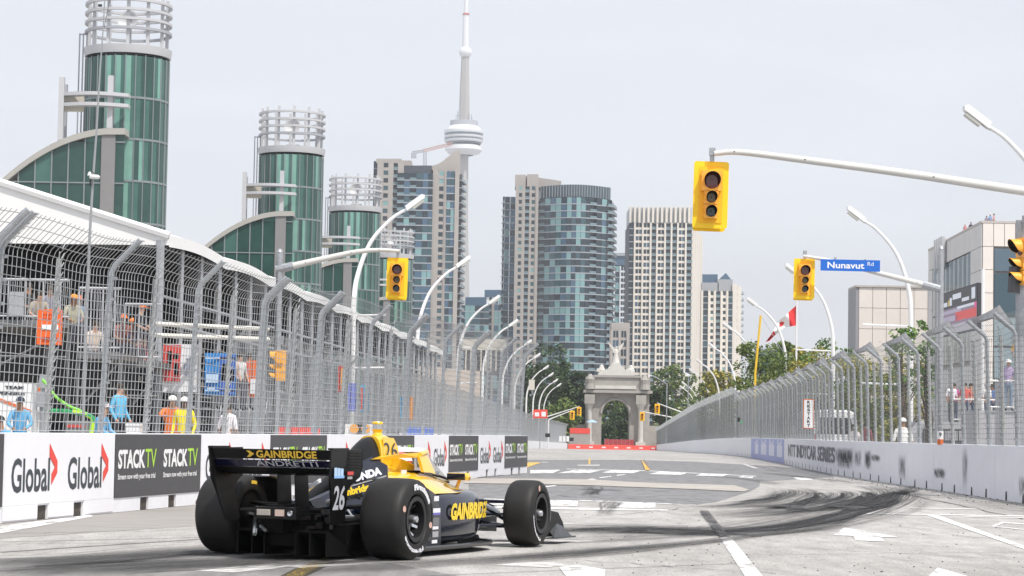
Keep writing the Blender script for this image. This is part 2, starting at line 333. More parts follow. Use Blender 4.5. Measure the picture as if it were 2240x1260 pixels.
sheet('lane_line',z7([(905,100),(925,100),(1035,190),(1085,290),(1045,292),(1008,195)]),.03,paint_y); sheet('painted_patch',z7([(-60,215),(100,215),(-60,270)]),.006,paint_y)
sheet('lane_line',z7([(530,180),(545,180),(545,232),(528,232)]),.006,paint_y)
def wornline(pl,wd,m=paint_o): ribbon('worn_paint_line',g2(pl),wd,m,.0065,n=4)
wornline([(470,1252),(560,1243),(720,1226),(830,1222)],.35); wornline([(1140,1240),(1180,1236),(1230,1236)],.5); wornline([(1990,1112),(2060,1113),(2140,1114)],.6)
wornline([(1460,1152),(1330,1150),(1230,1146)],.15); wornline([(930,1200),(1080,1190),(1300,1184)],.3); wornline([(640,1242),(900,1228)],.2); wornline([(2110,1130),(2180,1132),(2250,1133)],.5)
blackline=mat('black_sealant',(.04,.04,.04),.6)
sheet('painted_band',[(722,1210),(700,1218),(612,1262),(668,1262),(745,1226),(770,1212)],.006,mat('black_gold_paint',(.045,.035,.015),.6,var=.3,scale=40))
ribbon('worn_paint_line',g2([(642,1262),(690,1235),(735,1217)]),.13,alpha_mat('gold_flecks',(.75,.5,.07),.95,edge=False,sx=30,sy=5,thr=(.52,.6)),.008,n=4)
for a,b_,wd in [((1490,1118.5),(2240,1127),.03),((0,1186),(440,1176),.03),((0,1209),(440,1180),.035),((1160,1075),(1560,1095),.03),((1700,1105),(2240,1117),.02),((1620,1215),(2240,1208),.015),((900,1262),(1650,1232),.02)]:
    ribbon('pavement_joint',[G(*a),G((a[0]+b_[0])/2,(a[1]+b_[1])/2+rnd.uniform(-1,1)),G(*b_)],wd,blackline,.005,n=3)
def crack(a,b_,amp,wd,seed):
    r1=random.Random(seed); n=14; q=[]
    for j in range(n+1):
        t=j/n; q.append(G(a[0]+(b_[0]-a[0])*t+r1.uniform(-1,1)*amp*3,a[1]+(b_[1]-a[1])*t+r1.uniform(-1,1)*amp))
    ribbon('pavement_crack',q,wd,blackline,.0045,n=2)
for i,(a,b_) in enumerate((((1250,1225),(1700,1255)),((1660,1195),(2240,1225)),((1780,1160),(2240,1180)),((0,1168),(430,1160)),((1300,1130),(1500,1112)),((1950,1075),(2240,1135)),((1180,1060),(1700,1072)),((1350,1012),(1750,1024)),((1220,1085),(1560,1100)),((40,1190),(420,1187)))): crack(a,b_,1.6,.014 if a[1]>1100 else .03,50+i)
db=MB()
for i in range(220):
    x=rnd.uniform(1200,2240); y=rnd.uniform(1095,1255); p=G(x,y); s_=rnd.uniform(.003,.009)
    db.box(p+Vector((0,0,s_*.4)),(s_*rnd.uniform(1,2.5),s_*1.5,s_*.8),mi=0)
for i in range(160):
    z=rnd.uniform(40,62); p=Vector((9.45-rnd.uniform(.05,.9)**1.5*1.2-.1,z,0)); s_=rnd.uniform(.005,.014); db.box(p,(s_*2,s_,s_))
tag(db.build('tyre_rubber_crumbs',mat('rubber_crumb',(.03,.03,.03),.9)),'small black tyre rubber crumbs scattered on pale road','debris',kind='stuff')

# ------------------------------------------------------------------ barriers
def wall_pt(poly,s):
    for a,b in zip(poly,poly[1:]):
        l=(Vector(b)-Vector(a)).length
        if s<=l: return Vector(a).lerp(Vector(b),s/l)
        s-=l
    a,b=Vector(poly[-2]),Vector(poly[-1]); return b+(b-a).normalized()*s
WH=1.02
def block_mb(L_,th=.45,sg=1,notch=((1.08,1.42),(2.28,2.62))):
    # u along x, front face at y=0, body extends to y=+th*sg (away from track)
    b=MB(); g=.012; y0,y1=0,th*sg
    b.bb(g,L_-g,y0,y1,.17,WH)
    xs=[g]+[v for n_ in notch for v in n_]+[L_-g]
    for i in range(0,len(xs),2): 
        b.bb(xs[i],xs[i+1],y0-.0*sg,y1,.0,.17)
    for a,c in notch: b.bb(a,c,y0+.04*sg,y1,.0,.168)
    return b
def chevron(b,o,u,v,w_,h,mi=0):
    P2=[(0,1),(.95,.58),(.98,.30),(.30,0),(.30,.28),(.62,.42)]
    q=[Vector(o)+u*(x*w_)+v*(y*h) for x,y in [(0,1),(1,.57),(1,.29),(.3,0),(.3,.27),(.68,.43),(0,.68)]]
    b.add(q,[(0,1,5,6),(1,2,3,4,5)],mi)
LW0=Vector((-5.76,25.7,0)); LD=Vector((.1697,1,0)).normalized(); LN=Vector((LD.y,-LD.x,0)); LL=3.66*1.01431
s0=(25.93-25.7)*1.01431
lrz=math.atan2(LD.y,LD.x)
protoL=None; XU=Vector((1,0,0)); ZU=Vector((0,0,1)); tone=0
gi=si=0
for k in range(-2,10):
    p=LW0+LD*(s0+k*LL)
    kind='G' if k%2==0 else 'S'
    if k==-1: lab='white concrete barrier block with charcoal streaming advert, cut off at the left edge'
    elif k==-2: lab='white barrier block beyond the left edge of the picture'
    elif kind=='G': lab='white barrier block printed with two Global logos, %s white one from the left'%ORD[gi]; gi+=1
    else: lab='barrier block with charcoal STACKTV advert, %s full charcoal one from the left'%ORD[si]; si+=1
    t=thing('barrier_block',p,lab,'barrier','advert barrier blocks along the left of the track',lrz)
    if protoL is None: o=block_mb(LL).build('concrete_block',conc_w,t); protoL=o.data; bev=None
    else:
        o=bpy.data.objects.new('concrete_block',protoL); COL.objects.link(o); o.parent=t
    y=-.012
    b=MB()
    if kind=='G':
        b.bb(.02,LL-.02,y,-.001,.19,WH-.006); b.bb(.02,1.06,y,-.001,.02,.188); b.bb(1.44,2.26,y,-.001,.02,.188); b.bb(2.64,LL-.02,y,-.001,.02,.188); bn=b.build('banner',vinyl_w,t)
        for j,x0 in enumerate((.22,2.02)):
            tb=MB(); tb.text('Global',(x0,y-.003,.33),XU,ZU,1.2,.40); tb.build('lettering',ink_d,bn)
            cb=MB(); chevron(cb,(x0+1.17,y-.0045,.40),XU,ZU,.27,.50); cb.build('chevron_logo',ink_r,bn)
    else:
        b.bb(.02,LL-.02,y,-.001,.185,WH-.012); bn=b.build('banner',vinyl_b,t)
        for j,x0 in enumerate((.12,1.98)):
            tb=MB(); tb.text('STACK',(x0,y-.003,.56),XU,ZU,1.08,.25,bold=.04); tb.build('lettering',ink_w,bn)
            tb=MB(); tb.text('TV',(x0+1.09,y-.003,.565),XU,ZU,.46,.25,bold=.01); tb.build('lettering',ink_g,bn)
            tb=MB(); tb.text('Stream now with your free trial',(x0,y-.003,.40),XU,ZU,1.52,.095,bold=.02); tb.build('lettering',ink_w,bn)
    for a_ in (1.08,2.28):
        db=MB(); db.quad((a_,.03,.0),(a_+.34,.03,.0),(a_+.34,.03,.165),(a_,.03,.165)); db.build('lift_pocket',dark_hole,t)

# ---- fence panels
def fence_panel_parts(L_,sg,bend=2.14,oh=.37,ou=.37,lean=.05,r=.0052,sx=.14,sz=.11,seed=1,near=True):
    """local: x along wall, y<0 toward the track when sg=1"""
    rn=random.Random(seed); T=-sg
    def pos(x,h):   # point on mesh surface
        if h<=bend: return Vector((x,T*(lean*h+.055),h))
        e=(h-bend)/(ou); return Vector((x,T*(lean*bend+.055+oh*e),bend+ou*e))
    def off(h):  # post centre line
        if h<=bend: return Vector((0,T*lean*h,h))
        e=(h-bend)/ou; return Vector((0,T*(lean*bend+oh*e),bend+ou*e))
    top=bend+ou*.92
    m=MB(); nx=int(L_/sx); ph=rn.uniform(0,6)
    def wob(x,h): return Vector((math.sin(x*5+h*3+ph)*.006*(h+.3),math.sin(x*2.1+ph)*.018*min(h,1.5),math.sin(x*1.7+ph)*.025*(h/bend)))
    hs=[.02,bend*.35,bend*.7,bend-.06,bend+.04,top]
    for i in range(nx+1):
        x=.03+(L_-.06)*i/nx
        m.tube([pos(x,h)+wob(x,h) for h in hs],r,3,caps=False)
    h=.03
    while h<=top+.01:
        m.tube([pos(x,h)+wob(x,h)+Vector((0,T*.006,0)) for x in [L_*q/6 for q in range(7)]],r*1.15,3,caps=False); h+=sz
    mp=MB(); o0=Vector((.05,0,0)); mp.tube([o0+off(0),o0+off(bend*.5),o0+off(bend-.05),o0+off(bend+.04),o0+off(bend+ou)],.040,8)
    mi_=MB(); c=L_/2; mi_.tube([Vector((c,0,0)),Vector((c,T*lean*bend,bend-.02))],.036,8); mi_.tube([Vector((c,T*lean*bend,bend-.02)),Vector((c+.01,T*lean*bend,bend+.07))],.008,5)
    cl=MB()
    for q in range(9):
        hh=.12+q*.27; 
        if hh<bend: cl.box(o0+off(hh)+Vector((.02,T*.03,0)),(.10,.06,.035))
    for q in range(7): 
        hh=bend+.03+q*.055; cl.box(o0+off(hh)+Vector((.03,T*.03,.0)),(.10,.03,.012))
    st=MB()
    for q in range(20):
        hh=.05+q*.115
        st.tube([Vector((c-.04,T*(lean*hh+.045),hh)),Vector((c+.04,T*(lean*(hh+.06)+.05),hh+.07))],.008,4)
    return m,mp,mi_,cl,st
fenceL=[fence_panel_parts(LL,1,seed=s_) for s_ in (1,2,3)]
datL=[]
for fp in fenceL:
    datL.append([None]*5)
PN=['wire_mesh','bent_post','straight_post','post_clamps','tie_wires']; PM=[wire_m,galv,post_m,galv,wire_m]
def put_panel(fset,dat,loc,rz,label,group,skip=(),pm=None):
    PMx=pm or PM
    t=thing('catch_fence',loc,label,'fence',group,rz)
    for i in range(5):
        if i in skip: continue
        if dat[i] is None:
            o=fset[i].build(PN[i],PMx[i],t,smooth=i in(1,2)); dat[i]=o.data
        else:
            o=bpy.data.objects.new(PN[i],dat[i]); COL.objects.link(o); o.parent=t
        if i in (0,3,4): o['kind']='stuff'
    return t
for k in range(-1,10):
    p=LW0+LD*(s0+k*LL)-LN*.22+ZU*WH
    lb='galvanised catch fence panel above the %s'%({-1:'charcoal block at the far left edge'}.get(k) or ('%s %s block from the left'%(ORD[k//2],'white Global' if k%2==0 else 'charcoal STACKTV')))
    t=put_panel(fenceL[k%3],datL[k%3],p,lrz,lb,'left catch fence panels')
    if k in (-1,0,3,4,6,8):
        b=fence_panel_parts(LL,1,seed=5)[1]; b.v=[v+Vector((-.13,.02,.02)) for v in b.v]; b.build('bent_post',galv,t,smooth=True)
b=fence_panel_parts(LL,1,seed=5)[1]; t=thing('fence_end_post',LW0+LD*(s0+10*LL-.06)-LN*.22+ZU*WH,'galvanised end post of left catch fence above last charcoal block','post',None,lrz); b.build('bent_post',galv,t,smooth=True)

# ---- right wall
RP=[(9.0,33),(9.25,41),(9.5,51),(9.6,60),(9.9,71),(11.3,94),(12.5,118),(15.4,190),(28.6,450)]
RLn=3.66
def place_on(poly,s): 
    a=wall_pt(poly,s); b_=wall_pt(poly,s+.5); return a,(b_-a).normalized()
bR=block_mb(RLn,sg=-1,notch=((.85,1.0),(2.45,2.6))); bRd=None
s_=0; k=0; tot=sum((Vector(b)-Vector(a)).length for a,b in zip(RP,RP[1:]))
while s_<tot-1:
    a=wall_pt(RP,s_); c=wall_pt(RP,s_+RLn); d=(c-a).normalized(); loc=Vector((a.x,a.y,gz(a.y))); 
    near=a.y<130
    if near: lb='plain white vinyl covered barrier block with scuffs, %s from the right'%ordn(k+1)
    else: lb='distant white barrier block in the long right wall running to the arch'
    t=thing('barrier_block',loc,lb,'barrier','white barrier blocks along the right of the track',math.atan2(d.y,d.x))
    if bRd is None: o=bR.build('concrete_block',vinyl_r,t); bRd=o.data
    else: o=bpy.data.objects.new('concrete_block',bRd); COL.objects.link(o); o.parent=t
    if near and k%1==0:
        q=MB()
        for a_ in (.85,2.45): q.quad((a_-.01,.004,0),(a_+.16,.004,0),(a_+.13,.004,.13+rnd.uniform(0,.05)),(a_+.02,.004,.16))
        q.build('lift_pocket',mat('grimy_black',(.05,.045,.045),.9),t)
    o.rotation_euler.x=0; s_+=RLn; k+=1
# decals on the right wall
def s_at_px(poly,px):
    lo,hi=0,tot
    f=lambda s:(lambda a:1120+5000*a.x/a.y-5-px)(wall_pt(poly,s))
    for _ in range(40):
        m=(lo+hi)/2
        if f(m)>0: lo=m
        else: hi=m
    return lo
def wall_frame(px):
    s_=s_at_px(RP,px); a,d=place_on(RP,s_); n=Vector((-d.y,d.x,0)); return Vector((a.x,a.y,gz(a.y))),Vector((d.x,d.y,0)),n,s_
def decal_quad(px0,px1,z0,z1,dz=.011):
    s0_=s_at_px(RP,px0);s1_=s_at_px(RP,px1); q=[]
    pts=[]
    for s_ in (s0_,s1_):
        a,d=place_on(RP,s_); n=Vector((-d.y,d.x,0)); pts.append(Vector((a.x,a.y,gz(a.y)))+n*dz)
    return pts[0]+ZU*z0,pts[1]+ZU*z0,pts[1]+ZU*z1,pts[0]+ZU*z1
t=thing('wall_banner',wall_frame(1680)[0],'lavender blue printed banner on the white wall, left of the dark lettering','banner')
b=MB(); b.quad(*decal_quad(1643,1715,.0,1.0)); b.build('banner_sheet',mat('lavender_vinyl',(.36,.40,.68),.5,var=.1,scale=2),t,world=True)
b=MB()
for i in range(4): x=1647+i*17.5; b.quad(*decal_quad(x,x+12,.25,.75,.016)); b.quad(*decal_quad(x+1,x+3.5,.78,.97,.016)); b.quad(*decal_quad(x+8,x+10.5,.8,.96,.016)); b.quad(*decal_quad(x+3.5,x+8,.76,.83,.016))
b.build('banner_print',mat('pale_print',(.68,.70,.84),.5),t,world=True)
A=[]
def wl(px): 
    o_=wall_frame(px); return o_
tb=MB()
def wtext(body,px0,px1,z0,z1,mb_,bold=.03):
    sa=s_at_px(RP,px0); sb=s_at_px(RP,px1)
    def fn(x,y):
        s_=sa+(sb-sa)*x; a,d=place_on(RP,s_); n=Vector((-d.y,d.x,0)); return Vector((a.x,a.y,gz(a.y)))+n*.0125+ZU*(z0+(z1-z0)*y)
    mb_.text(body,0,0,0,0,0,bold=bold,fn=fn)
t=thing('wall_lettering',wl(1780)[0],'dark grey NTT INDYCAR SERIES lettering on the white right wall','lettering')
wtext('NTT INDYCAR SERIES',1724,1826,.34,.82,tb); tb.build('letters',mat('grey_print',(.2,.19,.22),.6,var=.3,scale=5),t,world=True)
scuff=alpha_mat('black_scuff',(.03,.03,.035),.9,edge=True,sx=3,sy=1.5,thr=(.36,.58)); scuff_v=alpha_mat('vertical_scuff',(.04,.04,.05),.8,edge=True,sx=9,sy=1.2,thr=(.42,.6))
def scuffq(px0,px1,z0,z1,m):
    q=decal_quad(px0,px1,z0,z1,.018); me=bpy.data.meshes.new('scuff_mark'); me.from_pydata([tuple(v) for v in q],[],[(0,1,2,3)])
    l=(q[1]-q[0]).length
    a=me.uv_layers.new(name='uv'); b_=me.uv_layers.new(name='fade')
    for i,c in enumerate([(0,0),(l,0),(l,1),(0,1)]): a.data[i].uv=c; b_.data[i].uv=(c[0]/l*.98+.01,0)
    me.materials.append(m); o=bpy.data.objects.new('scuff_mark',me); COL.objects.link(o); return o
for args,lb in [((1824,1870,.35,.85,scuff_v),'large black rubber scuff on right wall just after the lettering'),((1890,1906,.3,.8,scuff_v),'narrow dark vertical scuff right of the large one'),((1868,1885,.3,.8,scuff_v),'faint streaky scuff between large scuff and narrow scuff'),
  ((1905,1925,.5,.7,scuff),'small grey smudge on the upper wall'),((1965,1982,.1,.75,scuff_v),'pale grey streak on the middle of right wall'),((2042,2068,.25,.5,scuff),'dark horizontal smear beside a wall joint'),((2105,2116,.1,1.0,scuff_v),'thin black crack line running up the wall joint'),((2228,2244,.1,.5,scuff_v),'grey scuff at the right edge of the wall'),((1830,1866,.2,.82,scuff),'second black layer of the large rubber scuff'),((1893,1903,.25,.8,scuff),'black core of the narrow vertical scuff')]:
    tag(scuffq(*args),lb,'scuff mark')

# ---- right fence
PD=[wire_shaded,galv,post_m,galv,wire_shaded]
fr=[fence_panel_parts(2.9,-1,bend=2.15,oh=.38,ou=.32,lean=.03,r=.0034,sx=.17,sz=.10,seed=s_) for s_ in (11,12)]; dR=[[None]*5,[None]*5]
ff=fence_panel_parts(5.8,-1,bend=2.6,oh=.45,ou=.35,lean=.02,r=.005,sx=.15,sz=.25,seed=21); dF=[None]*5
s_=1.0; k=0
flap_m=mat('grey_rubber_sheet',(.40,.40,.41),.6,var=.15,scale=5)
while s_<tot-3:
    a=wall_pt(RP,s_); far=a.y>132; ln=5.8 if far else 2.9; c=wall_pt(RP,s_+ln); d=(c-a).normalized(); n=Vector((-d.y,d.x,0))
    loc=Vector((a.x,a.y,gz(a.y)+WH))-n*.2
    if far: put_panel(ff,dF,loc,math.atan2(d.y,d.x),'distant grey catch fence panel in the long right fence','far right catch fence panels',skip=(3,4),pm=PD)
    else:
        t=put_panel(fr[k%2],dR[k%2],loc,math.atan2(d.y,d.x),'right catch fence panel with inward bent posts, %s counted from the right'%ordn(k+1),'right catch fence panels',pm=PD)
    if not far and k%2==1:
        f=thing('fence_flap',loc,'grey curled sheet flap over the right fence top, %s counted from the right'%ordn(k//2+1),'flap','grey flaps on the right fence',math.atan2(d.y,d.x))
        b=MB(); q=[]
        for j in range(7):
            e=j/6; x=2.5-2.3*e; zt=2.42+.04*e+.05*e**3; 
            q.append((Vector((x,.40+.03*e,2.40)),Vector((x-.05,.46-.12*e,zt+.06+.07*e))))
        for j in range(6): b.quad(q[j][0],q[j+1][0],q[j+1][1],q[j][1])
        b.add([q[6][0],q[6][1],Vector((.06,.14,2.32)),Vector((.12,.10,2.14))],[(0,1,2,3)])
        b.v=[v+Vector((0,0,0)) for v in b.v]; vs=b.v; n0=len(vs); 
        b.v=b.v+[v+Vector((0,-.015,-.012)) for v in vs]; b.f=b.f+[tuple(reversed([i+n0 for i in fc])) for fc in b.f]; b.m=b.m*2
        b.build('curled_sheet',flap_m,f)
    s_+=ln; k+=1
# ---- far left wall and fence
FP=[(-8.9,72),(-8.0,88),(-5.7,128),(-2.2,205),(2.9,300),(10.4,412)]; totF=sum((Vector(b)-Vector(a)).length for a,b in zip(FP,FP[1:]))
s_=56; bl=block_mb(RLn); bld=None
while s_<totF-1:
    a=wall_pt(FP,s_); c=wall_pt(FP,s_+RLn); d=(c-a).normalized()
    t=thing('barrier_block',(a.x,a.y,gz(a.y)),'distant white barrier block in the far left wall beyond the corner','barrier','far left barrier blocks',math.atan2(d.y,d.x))
    if bld is None: bld=bl.build('concrete_block',conc_w,t).data
    else: o=bpy.data.objects.new('concrete_block',bld); COL.objects.link(o); o.parent=t
    s_+=RLn
ffl=fence_panel_parts(5.8,1,bend=2.9,oh=.4,ou=.5,lean=.02,r=.006,sx=.15,sz=.22,seed=31); dFl=[None]*5
s_=2
while s_<totF-3:
    a=wall_pt(FP,s_); c=wall_pt(FP,s_+5.8); d=(c-a).normalized(); n=Vector((d.y,-d.x,0))
    put_panel(ffl,dFl,Vector((a.x,a.y,gz(a.y)+WH))-n*.2,math.atan2(d.y,d.x),'distant grey catch fence panel on the far left wall beyond the corner','far left catch fence panels',skip=(3,4)); s_+=5.8
# red barrier by the arch
rb=mat('red_plastic',(.75,.08,.06),.5,var=.1,scale=1); 
for i in range(14):
    a=Vector((10.6,412)).lerp(Vector((27.4,428)),i/14); t=thing('water_barrier',(a.x,a.y,gz(a.y)),'red plastic barrier segment in the row across the road before the arch','barrier','red barriers before the arch',.1)
    b=MB(); b.prism([(0,-.3,0),(0,.3,0),(0,.12,.85),(0,-.12,.85)],(1.15,0,0)); b.build('body',rb,t)
    if i%2: b=MB(); b.bb(.2,.9,-.29,-.27,.25,.5); b.build('white_patch',white_paint,t)
for i in range(7):
    a=Vector((17.6,424)).lerp(Vector((23.4,430)),i/7); t=thing('crowd_barrier',(a.x,a.y,gz(a.y)),'tall red mesh screen panel standing under the arch opening','barrier','red screens under the arch',.1)
    b=MB(); b.bb(0,.75,-.03,.03,.2,1.9); b.build('screen',mat('dark_red_mesh',(.42,.06,.07),.8),t); b=MB(); b.tube([(0,0,0),(0,0,2)],.04,6); b.build('post',galv,t)

# ------------------------------------------------------------------ towers of green glass with curved wing
gl_d=mat('green_glass_dark',(.028,.075,.064),.12,var=.2,scale=.5); gl_m=mat('green_glass',(.055,.135,.115),.14,var=.15,scale=.5); gl_l=mat('green_glass_pale',(.18,.36,.30),.16,var=.12,scale=.5)
mull=mat('grey_mullion',(.22,.25,.26),.5); stone=mat('tan_coping',(.40,.39,.36),.8,var=.06,scale=.4); pier=mat('grey_brown_pier',(.23,.225,.225),.8,var=.08,scale=.3)
tw_white=mat('tower_white_metal',(.50,.505,.52),.5); tw_grey=mat('tower_grey_metal',(.36,.37,.40),.5)
def green_tower():
    t=thing('glass_tower',(0,0,0),'','tower'); rn=random.Random(5); HT=37.0; Rr=4.0; n=26
    b=MB()
    lev=[0]+[HT-1.1-4.0*i for i in range(8,-1,-1)]
    for i in range(len(lev)-1):
        z0,z1=lev[i],lev[i+1]
        for j in range(n):
            a0=2*math.pi*j/n; a1=2*math.pi*(j+1)/n; am=(a0+a1)/2
            p=lambda a,z:(Rr*math.cos(a),Rr*math.sin(a),z)
            # narrow light strip inside each bay, varied by bay
            c=[0,1,0,2,1,0,2,0,1,2][(j*7+3)%10]; 
            k1=a0+(a1-a0)*.55
            b.quad(p(a0,z0),p(k1,z0),p(k1,z1),p(a0,z1),[0,1,1][(j+i)%3] if c<2 else 2); b.quad(p(k1,z0),p(a1,z0),p(a1,z1),p(k1,z1),[0,0,1][c] if rn.random()<.85 else 2)
    b.build('glass_wall',[gl_d,gl_m,gl_l],t,kind='stuff')
    b=MB()
    for j in range(n):
        a=2*math.pi*j/n; b.box((Rr*1.008*math.cos(a),Rr*1.008*math.sin(a),HT/2-.5),(.09,.09,HT-1))
    b.build('mullions',mull,t,kind='stuff')
    for z in lev[1:-1]:
        b=MB(); b.lathe([(z-.1,Rr*.99),(z-.1,Rr*1.02),(z+.1,Rr*1.02),(z+.1,Rr*.99)],n=n); b.build('ring_rail',mull,t)
    b=MB(); b.lathe([(HT-.8,Rr*.98),(HT-.8,Rr*1.03),(HT-.4,Rr*1.05),(HT-.0,Rr*1.06),(HT,0)],n=40); b.build('top_band',tw_white,t,smooth=True)
    for k in range(4):
        z=HT+1.6+k*.9; b=MB(); b.lathe([(z-.12,Rr*.96),(z-.12,Rr*1.05),(z+.12,Rr*1.05),(z+.12,Rr*.96),(z-.12,Rr*.96)],n=40); b.build('crown_ring',tw_white if k else tw_grey,t,smooth=True)
    for j in range(12):
        a=2*math.pi*(j+.3)/12; b=MB(); b.box((Rr*.93*math.cos(a),Rr*.93*math.sin(a),HT+2.5),(.30,.30,5.0)); b.build('crown_post',tw_white,t)
    b=MB(); b.lathe([(0,.1),(.1,.5),(.35,.95),(.6,1.05),(.55,.9),(.15,.3)],o=(.2,-.6,HT+2.6),ax=(-.2,-1,.3),n=16); b.tube([(.2,-.3,HT),(.2,-.3,HT+2.6)],.16,6); b.box((.2,-.3,HT+.3),(1.6,1.6,.35)); b.build('dish_antenna',tw_white,t,kind='stuff')
    b=MB()
    for dx in (-4.25,-4.6): b.box((dx,-.6,HT-6.5),(.12,.12,16))
    b.box((-4.2,-.6,HT+1.4),(.9,.12,.12)); b.box((-3.9,-.6,HT-.1),(.12,.12,2.8)); b.build('side_mast',tw_grey,t,kind='stuff')
    # wing: end wall faces the street at y=-6
    yf=-6.0; xr=.1; top=28.1
    zr=lambda d: top-.045*d*d
    wb=MB(); fr_=MB(); D=22
    for i in range(int(D/1.55)):
        d0=i*1.55+1.3; d1=d0+1.55
        z=0
        while z<zr(d1):
            z1=min(z+3.9,zr(d0)); z1b=min(z+3.9,zr(d1)); 
            wb.quad((xr-d1,yf,z),(xr-d0,yf,z),(xr-d0,yf,z1),(xr-d1,yf,z1b),rn.choice([0,0,1,1,0,2] if z<16 else [0,0,0,1])); 
            z+=3.9
        fr_.box((xr-d1,yf-.05,zr(d1)/2),(.12,.12,zr(d1)))
    z=3.9
    while z<top-1:
        dm=math.sqrt(max(0,(top-z)/.045)); fr_.box((xr-min(dm,D)/2-.6,yf-.04,z),(min(dm,D)-.6,.1,.12)); z+=3.9
    wb.build('end_glass',[gl_d,gl_m,gl_l],t,kind='stuff'); fr_.build('end_mullions',mull,t,kind='stuff')
    cp=MB(); N=22
    for i in range(N):
        d0=D*i/N-.9 if i==0 else D*i/N; d1=D*(i+1)/N; a=zr(max(d0,0)); c=zr(d1)
        cp.add([(xr-d0,yf-.35,a-.1),(xr-d1,yf-.35,c-.1),(xr-d1,yf-.35,c+.5),(xr-d0,yf-.35,a+.5),(xr-d0,yf+26,a-.1),(xr-d1,yf+26,c-.1),(xr-d1,yf+26,c+.5),(xr-d0,yf+26,a+.5)],[(0,1,2,3),(7,6,5,4),(3,2,6,7),(1,0,4,5)])
    cp.add([(xr+.9,yf-.35,top-.1),(xr+.9,yf-.35,top+.5),(xr+.9,yf+26,top+.5),(xr+.9,yf+26,top-.1)],[(0,3,2,1)]); cp.build('curved_roof',stone,t)
    b=MB(); b.bb(xr-1.3,xr,yf-.2,yf+1.2,0,top-.1); b.build('end_pier',pier,t)
    sw=MB(); sf=MB()
    for i in range(4):
        z=0
        while z<top-.2:
            sw.quad((xr+.02,yf+1.2+i*3,z),(xr+.02,yf+4.2+i*3,z),(xr+.02,yf+4.2+i*3,min(z+3.9,top-.1)),(xr+.02,yf+1.2+i*3,min(z+3.9,top-.1)),rn.choice([0,0,1])); z+=3.9
    sw.quad((xr,yf,0),(xr+.85,yf,0),(xr+.85,yf,top-.1),(xr,yf,top-.1),0); 
    for q in range(8): sf.box((xr+.45,yf-.05,q*3.9),(.9,.1,.12))
    sw.build('side_glass',[gl_d,gl_m,gl_l],t,kind='stuff'); sf.build('side_mullions',mull,t,kind='stuff')
    for dx in (-5.2,-.6):
        b=MB(); b.bb(xr+dx-.25,xr+dx+.25,yf-.3,yf+.2,zr(-dx)+.5,33.6-abs(dx)*.05); b.build('pergola_post',tw_white,t)
    b=MB(); b.bb(xr-5.5,xr-5.1,yf+2,yf+2.4,zr(6),33); b.build('pergola_post',tw_grey,t)
    for z in (31.6,30.6):
        b=MB(); q=[(xr-5.3+6.4*i/10,yf-.1-1.1*math.sin(math.pi*i/10)) for i in range(11)]
        b.prism([(x,y,z) for x,y in q]+[(x,y+1.2,z) for x,y in reversed(q)],(0,0,.32)); b.build('pergola_beam',tw_white,t)
    b=MB(); b.bb(xr-5.2,xr-3.2,yf+.6,yf+.7,30.2,31.7); b.build('pergola_panel',mat('cream_panel',(.6,.56,.48),.7),t)
    return t
tws=[(280,115,220,'nearest and largest of the green glass towers, at the left'),(638,330,286,'second green glass tower with ring crown, in the middle of the row'),(777,457,357,'third green glass tower, just left of the big curved lamp'),(858,560,440,'farthest green glass tower, mostly hidden behind the third one and the lamp')]
gt=green_tower()
for i,(x,y,z,lb) in enumerate(tws):
    o=gt if i==0 else copy_tree(gt); p=P(x,y,z); o.location=(p.x,p.y,p.z-36.8); o['label']=lb; o['category']='tower'; o['group']='green glass exhibition towers'
for o in tws: pass

